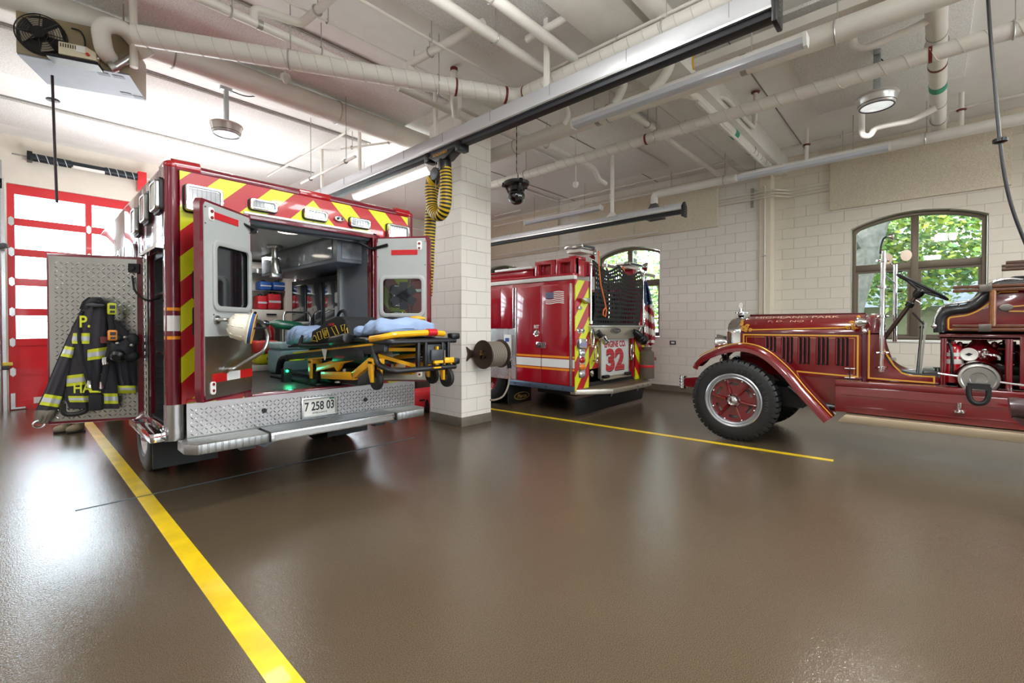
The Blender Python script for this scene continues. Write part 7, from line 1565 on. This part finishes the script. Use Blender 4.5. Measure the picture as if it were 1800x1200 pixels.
# undercarriage
def fork(x,y,z,s):
    m=MB(); m.prism([(y-.03,z+.17),(y+.05,z+.17),(y+.045,z+.06),(y+.01,z-.02),(y-.02,z-.02),(y-.02,z+.07)],x-.055,x-.03,'x'); m.prism([(y-.03,z+.17),(y+.05,z+.17),(y+.045,z+.06),(y+.01,z-.02),(y-.02,z-.02),(y-.02,z+.07)],x+.03,x+.055,'x'); m.box(x-.055,y-.05,z+.14,x+.055,y+.06,z+.19); f_=m.build('wheel_fork',SY,t,bevel=.005)
    m=MB(); m.lathe([(.03,-.018),(.07,-.022),(.088,-.018),(.092,0),(.088,.018),(.07,.022),(.03,.018)],(x,y-.005,z),(1,0,0),28); m.build('caster_wheel',BLACK,f_); m=MB(); m.lathe([(0,-.025),(.03,-.024),(.032,.024),(0,.025)],(x,y-.005,z),(1,0,0),16); m.build('wheel_hub',DGREY,f_)
zb=lambda y:.962+.05*(4.85-y)
for x in (SXL+.02,SXR-.02):
    fork(x,4.85,zb(4.85),1); fork(x,3.62,zb(3.62),1)
for x in (SXL+.0,SXR-.0):
    m=MB(); m.bar((x,4.62,zt(4.6)-.235),(x,3.95,zt(3.95)-.25),.05,.075); m.bar((x,3.98,zt(3.98)-.25),(x,3.66,zt(3.66)-.12),.05,.07); m.build('lower_arm',SY,t,bevel=.008)
    m=MB(); m.prism([(4.75,zt(4.7)-.20),(4.70,zt(4.7)-.12),(4.2,zt(4.2)-.07),(3.85,zt(3.85)-.07),(3.85,zt(3.85)-.09),(4.2,zt(4.2)-.13),(4.28,zt(4.3)-.20),(4.34,zt(4.3)-.16)],x-.02,x+.02,'x'); m.build('scissor_leg',SY,t,bevel=.006)
m=MB(); m.cyl((SXL,4.88,zb(4.85)+.16),(SXR,4.88,zb(4.85)+.16),.022,n=10); m.cyl((SXL,3.64,zb(3.62)+.15),(SXR,3.64,zb(3.62)+.15),.022,n=10); m.each('axle_tube',SB,t)
m=MB(); m.box(SXL+.1,4.1,zt(4.3)-.34,SXL+.4,4.75,zt(4.3)-.16); m.build('hydraulic_box',BLACKP,t,bevel=.02)
m=MB(); m.cyl((SXL+.02,4.2,zt(4.2)-.18),(SXL+.02,4.2,zt(4.2)-.28),.018); m.cyl((SXL+.05,4.4,zt(4.4)-.3),(SXL+.05,4.4,.93),.03); m.each('hydraulic_rod',STEEL,t)
zy=zt(3.4)+.075
sbar([(SXL-.03,3.62,zy-.02),(SXL-.03,3.42,zy),(SXL+.04,3.37,zy+.02),(SXR-.22,3.36,zy+.035),(SXR-.05,3.40,zy+.02)],.028,'foot_bar',SY)
m=MB(); m.cyl((SXR-.27,3.36,zy+.035),(SXR-.17,3.365,zy+.034),.034,n=14); m.build('red_release',mat('release_red','b81c24',.3),t)
# foot-end frame
yf=3.36; zu=zt(yf)+.03; zl=zu-.25
m=MB(); m.tube(fillet([(SXL-.01,3.72,zu),(SXL-.01,yf,zu),(SXR+.06,yf,zu)],.05),.025,10); m.tube(fillet([(SXL-.01,3.62,zu-.04),(SXL-.01,3.55,zl+.05),(SXL+.02,yf,zl),(SXR+.06,yf,zl)],.06),.025,10); m.tube(fillet([(SXR+.01,3.72,zu),(SXR+.01,yf,zu)],.05),.025,10); m.build('foot_frame',SB,t)
m=MB(); 
for x in (SXL+.28,SXL+.36,SXR-.03,SXR-.1): m.bar((x,yf,zl),(x,yf,zu),.03,.04)
m.each('frame_post',SB,t,bevel=.006)
m=MB(); m.box(SXL+.37,yf-.02,zl+.04,SXR-.12,yf+.06,zu-.03); bt=m.build('battery_box',BLACKP,t,bevel=.01); m=MB(); m.box(SXL+.40,yf-.04,zl+.07,SXL+.53,yf-.02,zl+.17); m.build('battery',DGREY,bt,bevel=.008); m=MB(); m.box(SXL+.43,yf-.045,zl+.045,SXL+.53,yf-.02,zl+.07); m.box(SXL+.43,yf-.04,zl+.0,SXL+.51,yf-.02,zl+.012); m.box(SXL+.46,yf-.045,zu-.08,SXL+.475,yf-.02,zu-.05); m.each('yellow_tab',YELLOW,bt)
m=MB(); m.box(SXR+.0,yf-.03,zu+.01,SXR+.1,yf+.05,zu+.07); m.box(SXR+.02,yf-.03,zl+.02,SXR+.1,yf+.05,zl+.08); m.each('bumper_block',BLACKP,t,bevel=.015)
m=MB(); m.bar((SXL+.05,3.7,zt(3.7)-.06),(SXL+.35,3.45,zt(3.45)-.2),.05,.03); m.bar((SXL+.08,3.75,zt(3.7)-.02),(SXL+.4,3.5,zt(3.5)-.04),.07,.03); m.each('yellow_strut',SY,t)
fork(SXR-.03,yf+.02,zl-.1,1)
# black medical pack with yellow outlined pouches on the stretcher
c=at(583,585,x=SXL-.04); t=thing('medical_pack','black medical pack with yellow outlined pouches resting on the stretcher','bag',(SXL+.2,c.y,zt(c.y)+.1))
pk=lambda u,v:(at(u,v,x=SXL-.05).y,at(u,v,x=SXL-.05).z)
out=[pk(*q) for q in ((546,600),(547,582),(560,575),(572,563),(590,556),(600,556),(606,562),(610,575),(615,590),(612,602),(585,604),(560,606))]
m=MB(); m.prism(out,SXL-.05,SXL+.30,'x'); m.build('pack_body',BLKC,t,bevel=.02)
def pouch(q,w=.010): 
    pts=[Vector((SXL-.056,)+pk(*a)) for a in q]; m=MB(); m.tube(pts,.0035,5,closed=True); m.build('pouch_outline',mat('piping_yellow','d9b52e',.5),t)
for q in (((549,598),(553,589),(556,591),(559,600)),((558,584),(564,582),(567,595),(562,597)),((567,579),(575,576),(580,592),(572,594)),((583,575),(590,572),(597,587),(591,589)),((600,572),(607,570),(606,580),(603,582)),((607,583),(611,576),(613,586),(609,587))): pouch(q)
m=MB(); q=pk(573,585); m.T=Matrix.Identity(4); m.box(SXL-.058,q[0]-.03,q[1]-.03,SXL-.055,q[0]+.03,q[1]+.03); m.build('star_emblem',mat('emblem_yellow','b99a2c',.5),t)
q=pk(583,570); m=MB(); m.box(SXL-.058,q[0]-.05,q[1]-.012,SXL-.05,q[0]+.05,q[1]+.012); m.build('red_tab',mat('tab_red','b01f2c',.5),t)
m=MB(); q0=pk(575,562);q1=pk(592,557); m.tube(fillet([(SXL+.05,)+q0,(SXL+.05,q0[0]-.05,q0[1]+.08),(SXL+.05,q1[0]+.05,q1[1]+.07),(SXL+.05,)+q1],.05),.015,8); m.build('carry_handle',BLKC,t)
m=MB(); a=pk(600,597);b=pk(612,592); m.cyl((SXL-.08,a[0]+.12,a[1]-.02),(SXL-.08,b[0]-.05,b[1]-.01),.05,n=14); m.build('side_roll',BLACKP,t,bevel=.01)
m=MB(); a=at(530,590,x=SXL-.02); b=at(543,608,x=SXL-.02); m.tube(fillet([(SXL,a.y,a.z),(SXL-.05,a.y-.0,b.z),(SXL-.05,b.y-.1,b.z-.0),(SXL-.05,c.y,b.z+.03)],.08),.022,8); m.build('shoulder_strap',BLKC,t)
p=at(571,622,x=SXL-.04); m=MB(); m.prism([(p.y-.05,p.z+.05),(p.y+.05,p.z+.05),(p.y-.01,p.z-.06)],SXL-.05,SXL-.04,'x'); tag(m.build('white_tag',WHITE),'small white triangular tag hanging on the stretcher side rail','tag')
# dark cloth and yellow bag lying behind the sheet
p=at(682,565,x=SXR-.05); t=thing('equipment_bag','dark equipment bag with yellow flap behind the stretcher sheet','bag',(SXR-.05,p.y,p.z)); m=MB(); m.ball((SXR-.02,p.y,p.z-.0),.1,(1,1.6,.55),18,10); m.build('bag_body',BLKC,t); q=at(725,560,x=SXR-.05); m=MB(); m.ball((SXR-.0,q.y,q.z),.075,(1,1.6,.4),16,8); m.build('yellow_flap',mat('flap_yellow','e0a92a',.6),t)
# bags and kit in the ambulance
def softbag(name,label,u0,v0,u1,v1,y,col,grp,depth=.22,strip=True):
    a=at(u0,v1,y=y); b=at(u1,v0,y=y); cx=(a.x+b.x)/2; t=thing(name,label,'bag',(cx,y,a.z),grp); w=(b.x-a.x)/2; h=(b.z-a.z)
    m=MB(); m.box(cx-w,y,a.z,cx+w,y+depth,a.z+h); m.build('bag_body',col,t,bevel=min(w,h)*.32,seg=3)
    if strip: m=MB(); m.box(cx-w*.9,y-.004,a.z+h*.42,cx+w*.9,y+.004,a.z+h*.56); m.build('reflective_band',SILVER,t)
    m=MB(); m.tube(fillet([(cx-w*.35,y+depth/2,a.z+h*.97),(cx-w*.3,y+depth/2,a.z+h*1.14),(cx+w*.3,y+depth/2,a.z+h*1.14),(cx+w*.35,y+depth/2,a.z+h*.97)],.03),.008,6); m.build('handle',BLKC,t); return t
NB=mat('nylon_blue','1f4f96',.55); NRD=mat('nylon_red','b81d2a',.55); NY=mat('nylon_yellow','d8d41c',.5); NO=mat('nylon_redorange','d2362c',.5)
softbag('kit_bag','blue kit bag on cabinet top shelf in ambulance, left one',457,495,478,509,7.54,NB,'bags in the ambulance cabinet'); softbag('kit_bag','blue kit bag on cabinet top shelf in ambulance, right one',481,496,502,509,7.54,NB,'bags in the ambulance cabinet')
softbag('kit_bag','red kit bag on cabinet lower shelf in ambulance, left one',453,520,470,543,7.54,NRD,'bags in the ambulance cabinet'); softbag('kit_bag','red kit bag with black strap on cabinet lower shelf, right one',472,517,495,543,7.53,NRD,'bags in the ambulance cabinet')
softbag('trauma_bag','orange-red trauma bag lying on yellow bag inside the ambulance',447,598,494,622,6.9,NO,None,.3,False); softbag('trauma_bag','bright yellow bag under the orange-red bag inside the ambulance',452,621,494,640,6.9,NY,None,.3,False)
a=at(473,640,y=6.9); m=MB(); m.box(a.x-.32,6.88,.872,a.x+.24,7.3,a.z-.005); tag(m.build('bag_plinth',IW,bevel=.01),'low white plinth under the yellow bag in the ambulance','plinth')
p=at(475,630,y=6.88); m=MB(); m.box(p.x-.04,6.885,p.z-.015,p.x+.04,6.892,p.z+.015); m.build('bag_label',INK,bpy.data.objects['trauma_bag.001'])
p=at(475,588,y=7.4); t=thing('cabin_extinguisher','small red fire extinguisher inside the ambulance above the bags','fire extinguisher',(p.x,7.4,p.z-.12)); m=MB(); m.lathe([(0,0),(.06,0),(.065,.02),(.065,.2),(.03,.25),(.02,.28),(0,.28)],(p.x,7.4,p.z-.12),(0,0,1),20); m.build('cylinder',mat('cabin_ext_red','8c1a20',.25,0,.6),t); m=MB(); m.tube(fillet([(p.x,7.4,p.z+.15),(p.x-.1,7.38,p.z+.15),(p.x-.1,7.38,p.z-.05)],.05),.01,6); m.box(p.x-.02,7.38,p.z+.14,p.x+.05,7.42,p.z+.18); m.build('valve_hose',BLACKP,t)
p=at(517,570,y=5.62); t=thing('oxygen_bottle','dark green oxygen bottle at the head of the stretcher','oxygen bottle',(p.x,5.66,p.z)); m=MB(); m.lathe([(0,0),(.05,.01),(.055,.03),(.055,.3),(.02,.35),(.018,.4),(0,.4)],(p.x+.12,5.7,p.z-.03),(-1,0,.12),18); m.build('bottle',mat('oxygen_green','17513a',.3,0,.5),t); m=MB(); m.lathe([(.02,.38),(.03,.4),(.03,.44),(0,.45)],(p.x+.12,5.7,p.z-.03),(-1,0,.12),12); m.build('regulator',CHROME,t)
# hose reel on the column
f0=at(850,623,y=4.86); f1=at(879,622,y=4.86); RB=mat('reel_brown','4c3d34',.4,.5)
t=thing('hose_reel','dark brown hose reel with coiled grey hose mounted on the column','hose reel',(f0.x,5.0,f0.z))
for fx in (f0.x,f1.x):
    m=MB(); m.lathe([(0,0),(.10,-.012),(.2,.0),(.215,.012),(.21,.02),(.1,.01),(0,.015)],(fx,4.86,f0.z),(-1,0,0) if fx==f0.x else (1,0,0),36); m.build('flange',RB,t)
HG=mat('hose_grey','8a7f72',.45)
m=MB()
for layer,(rr,n) in enumerate(((.15,9),(.178,8))):
    m.tube([(f0.x+.025+(f1.x-f0.x-.05)*i/(n*24),4.86+rr*math.cos(2*PI*i/24),f0.z+rr*math.sin(2*PI*i/24)) for i in range(n*24+1)],.0145,8)
m.build('coiled_hose',HG,t)
m=MB(); m.cyl((f0.x-.02,4.86,f0.z),(f1.x+.02,4.86,f0.z),.06); m.build('drum',RB,t)
m=MB(); m.tube(fillet([(f0.x-.02,4.86,f0.z),(f0.x-.06,4.86,f0.z),(f0.x-.07,4.84,f0.z+.06)],.03),.018,10); m.build('brass_swivel',mat('brass','a8804a',.3,.9),t)
m=MB()
for i in range(4): a=2*PI*i/4+.5; m.cyl((f0.x-.03,4.86+.06*math.cos(a),f0.z+.06*math.sin(a)),(f0.x+.0,4.86+.06*math.cos(a),f0.z+.06*math.sin(a)),.016,n=8)
m.each('hub_bolt',BLACKM,t)
wx=at(822,622,y=CY0-.02); m=MB(); m.prism([(wx.x-.02,wx.z+.11),(wx.x+.05,wx.z+.06),(f0.x+.02,wx.z+.05),(f0.x+.02,wx.z-.05),(wx.x+.05,wx.z-.06),(wx.x-.02,wx.z-.11),(wx.x+.01,wx.z)],CY0-.03,CY0,'y'); m.box(f0.x-.02,4.86,f0.z-.05,f0.x+.06,CY0,f0.z+.05); m.build('wall_bracket',RB,t,bevel=.004)
dn=[at(u,v,y=4.84) for u,v in ((884,610),(889,628),(894,650),(894,675),(885,695),(872,702),(862,703))]
m=MB(); m.tube(cat(dn,6),.014,8); m.build('hanging_hose',HG,t); p=at(893,640,y=4.82); m=MB(); m.cyl((p.x-.0,4.82,p.z+.06),(p.x+.02,4.82,p.z-.06),.022); m.bar((p.x+.03,4.8,p.z+.05),(p.x+.04,4.8,p.z-.06),.02,.02); m.build('hose_nozzle',BLACKP,t)
# red gear bag behind the column
p=at(744,733,z=0); x=4.62;y=6.75
p=at(745,715,y=6.5); t=thing('gear_bag','bright red gear bag with black end on the floor behind the column','bag',(p.x,6.6,0)); m=MB(); m.box(p.x-.35,6.45,0,p.x+.6,6.95,.37); m.build('bag_body',mat('gear_red','d21f2c',.4,0,.2),t,bevel=.08,seg=3); m=MB(); q=at(751,716,y=6.44); m.ball((q.x,6.45,q.z),.09,(.5,.4,1.6),14,10); m.build('black_end',BLKC,t); q=at(742,703,y=6.44); m=MB(); m.box(q.x-.05,6.425,q.z-.012,q.x+.05,6.45,q.z+.012); m.build('handle',BLKC,t)
# leather armchair at the right edge
cp=at(1780,712,x=4.55)
t=thing('leather_armchair','dark brown leather armchair cut off by right picture edge','armchair',(4.95,-.62,0))
LB=mat('leather_brown','3a2426',.3,0,.4,vary=.15,vscale=12,bump=.3,bscale=30)
bx,by,bz=cp.x+.04,cp.y+.045,cp.z+.02
m=MB(); 
def back(a,b):
    # thick rolled back, top edge at bz
    yy=by-.045-.78*a; th=2*PI*b; c,s=math.cos(th),math.sin(th); e=.5
    px=(abs(c)**e)*(1 if c>0 else -1)*.05; pz=(abs(s)**e)*(1 if s>0 else -1)*.34; end=math.sqrt(max(.5,1-(1-min(1,min(a,1-a)/.08))**2))
    return (bx+.2+px*end-.14*(pz+.34)/.68+.006*math.sin(40*a)*(pz>.2),yy-.8*(.34-pz)*.9,bz-.35+pz*end+.008*math.sin(30*a))
m.grid(back,36,28); m.f.append(tuple(i*37 for i in range(28))); m.m.append(0); m.f.append(tuple(i*37+36 for i in range(28))); m.m.append(0); m.build('backrest',LB,t,ang=70,weld=True)
m=MB(); m.tube([(bx+.07,by-.04-.76*i/20,bz-.05+.004*math.sin(i*2)) for i in range(21)],.07,16); m.build('top_roll',LB,t)
m=MB(); m.box(bx+.4,by-1.25,.22,bx+1.05,by-.60,.48); m.build('seat',LB,t,bevel=.06,seg=3)
m=MB(); m.box(bx+.36,by-.62,.2,bx+1.05,by-.5,.66); m.box(bx+.36,by-1.36,.2,bx+1.05,by-1.24,.66); m.each('armrest',LB,t,bevel=.05,seg=3)
m=MB()
for x,y in ((bx+.4,by-.58),(bx+.4,by-1.28),(bx+1.0,by-.58),(bx+1.0,by-1.28)): m.cyl((x,y,0),(x,y,.22),.02,.03,10)
m.each('leg',mat('leg_dark','24140f',.4),t)
m=MB(); m.box(bx+.14,by-1.34,.2,bx+.42,by-.52,.5); m.build('back_lower',LB,t,bevel=.03)
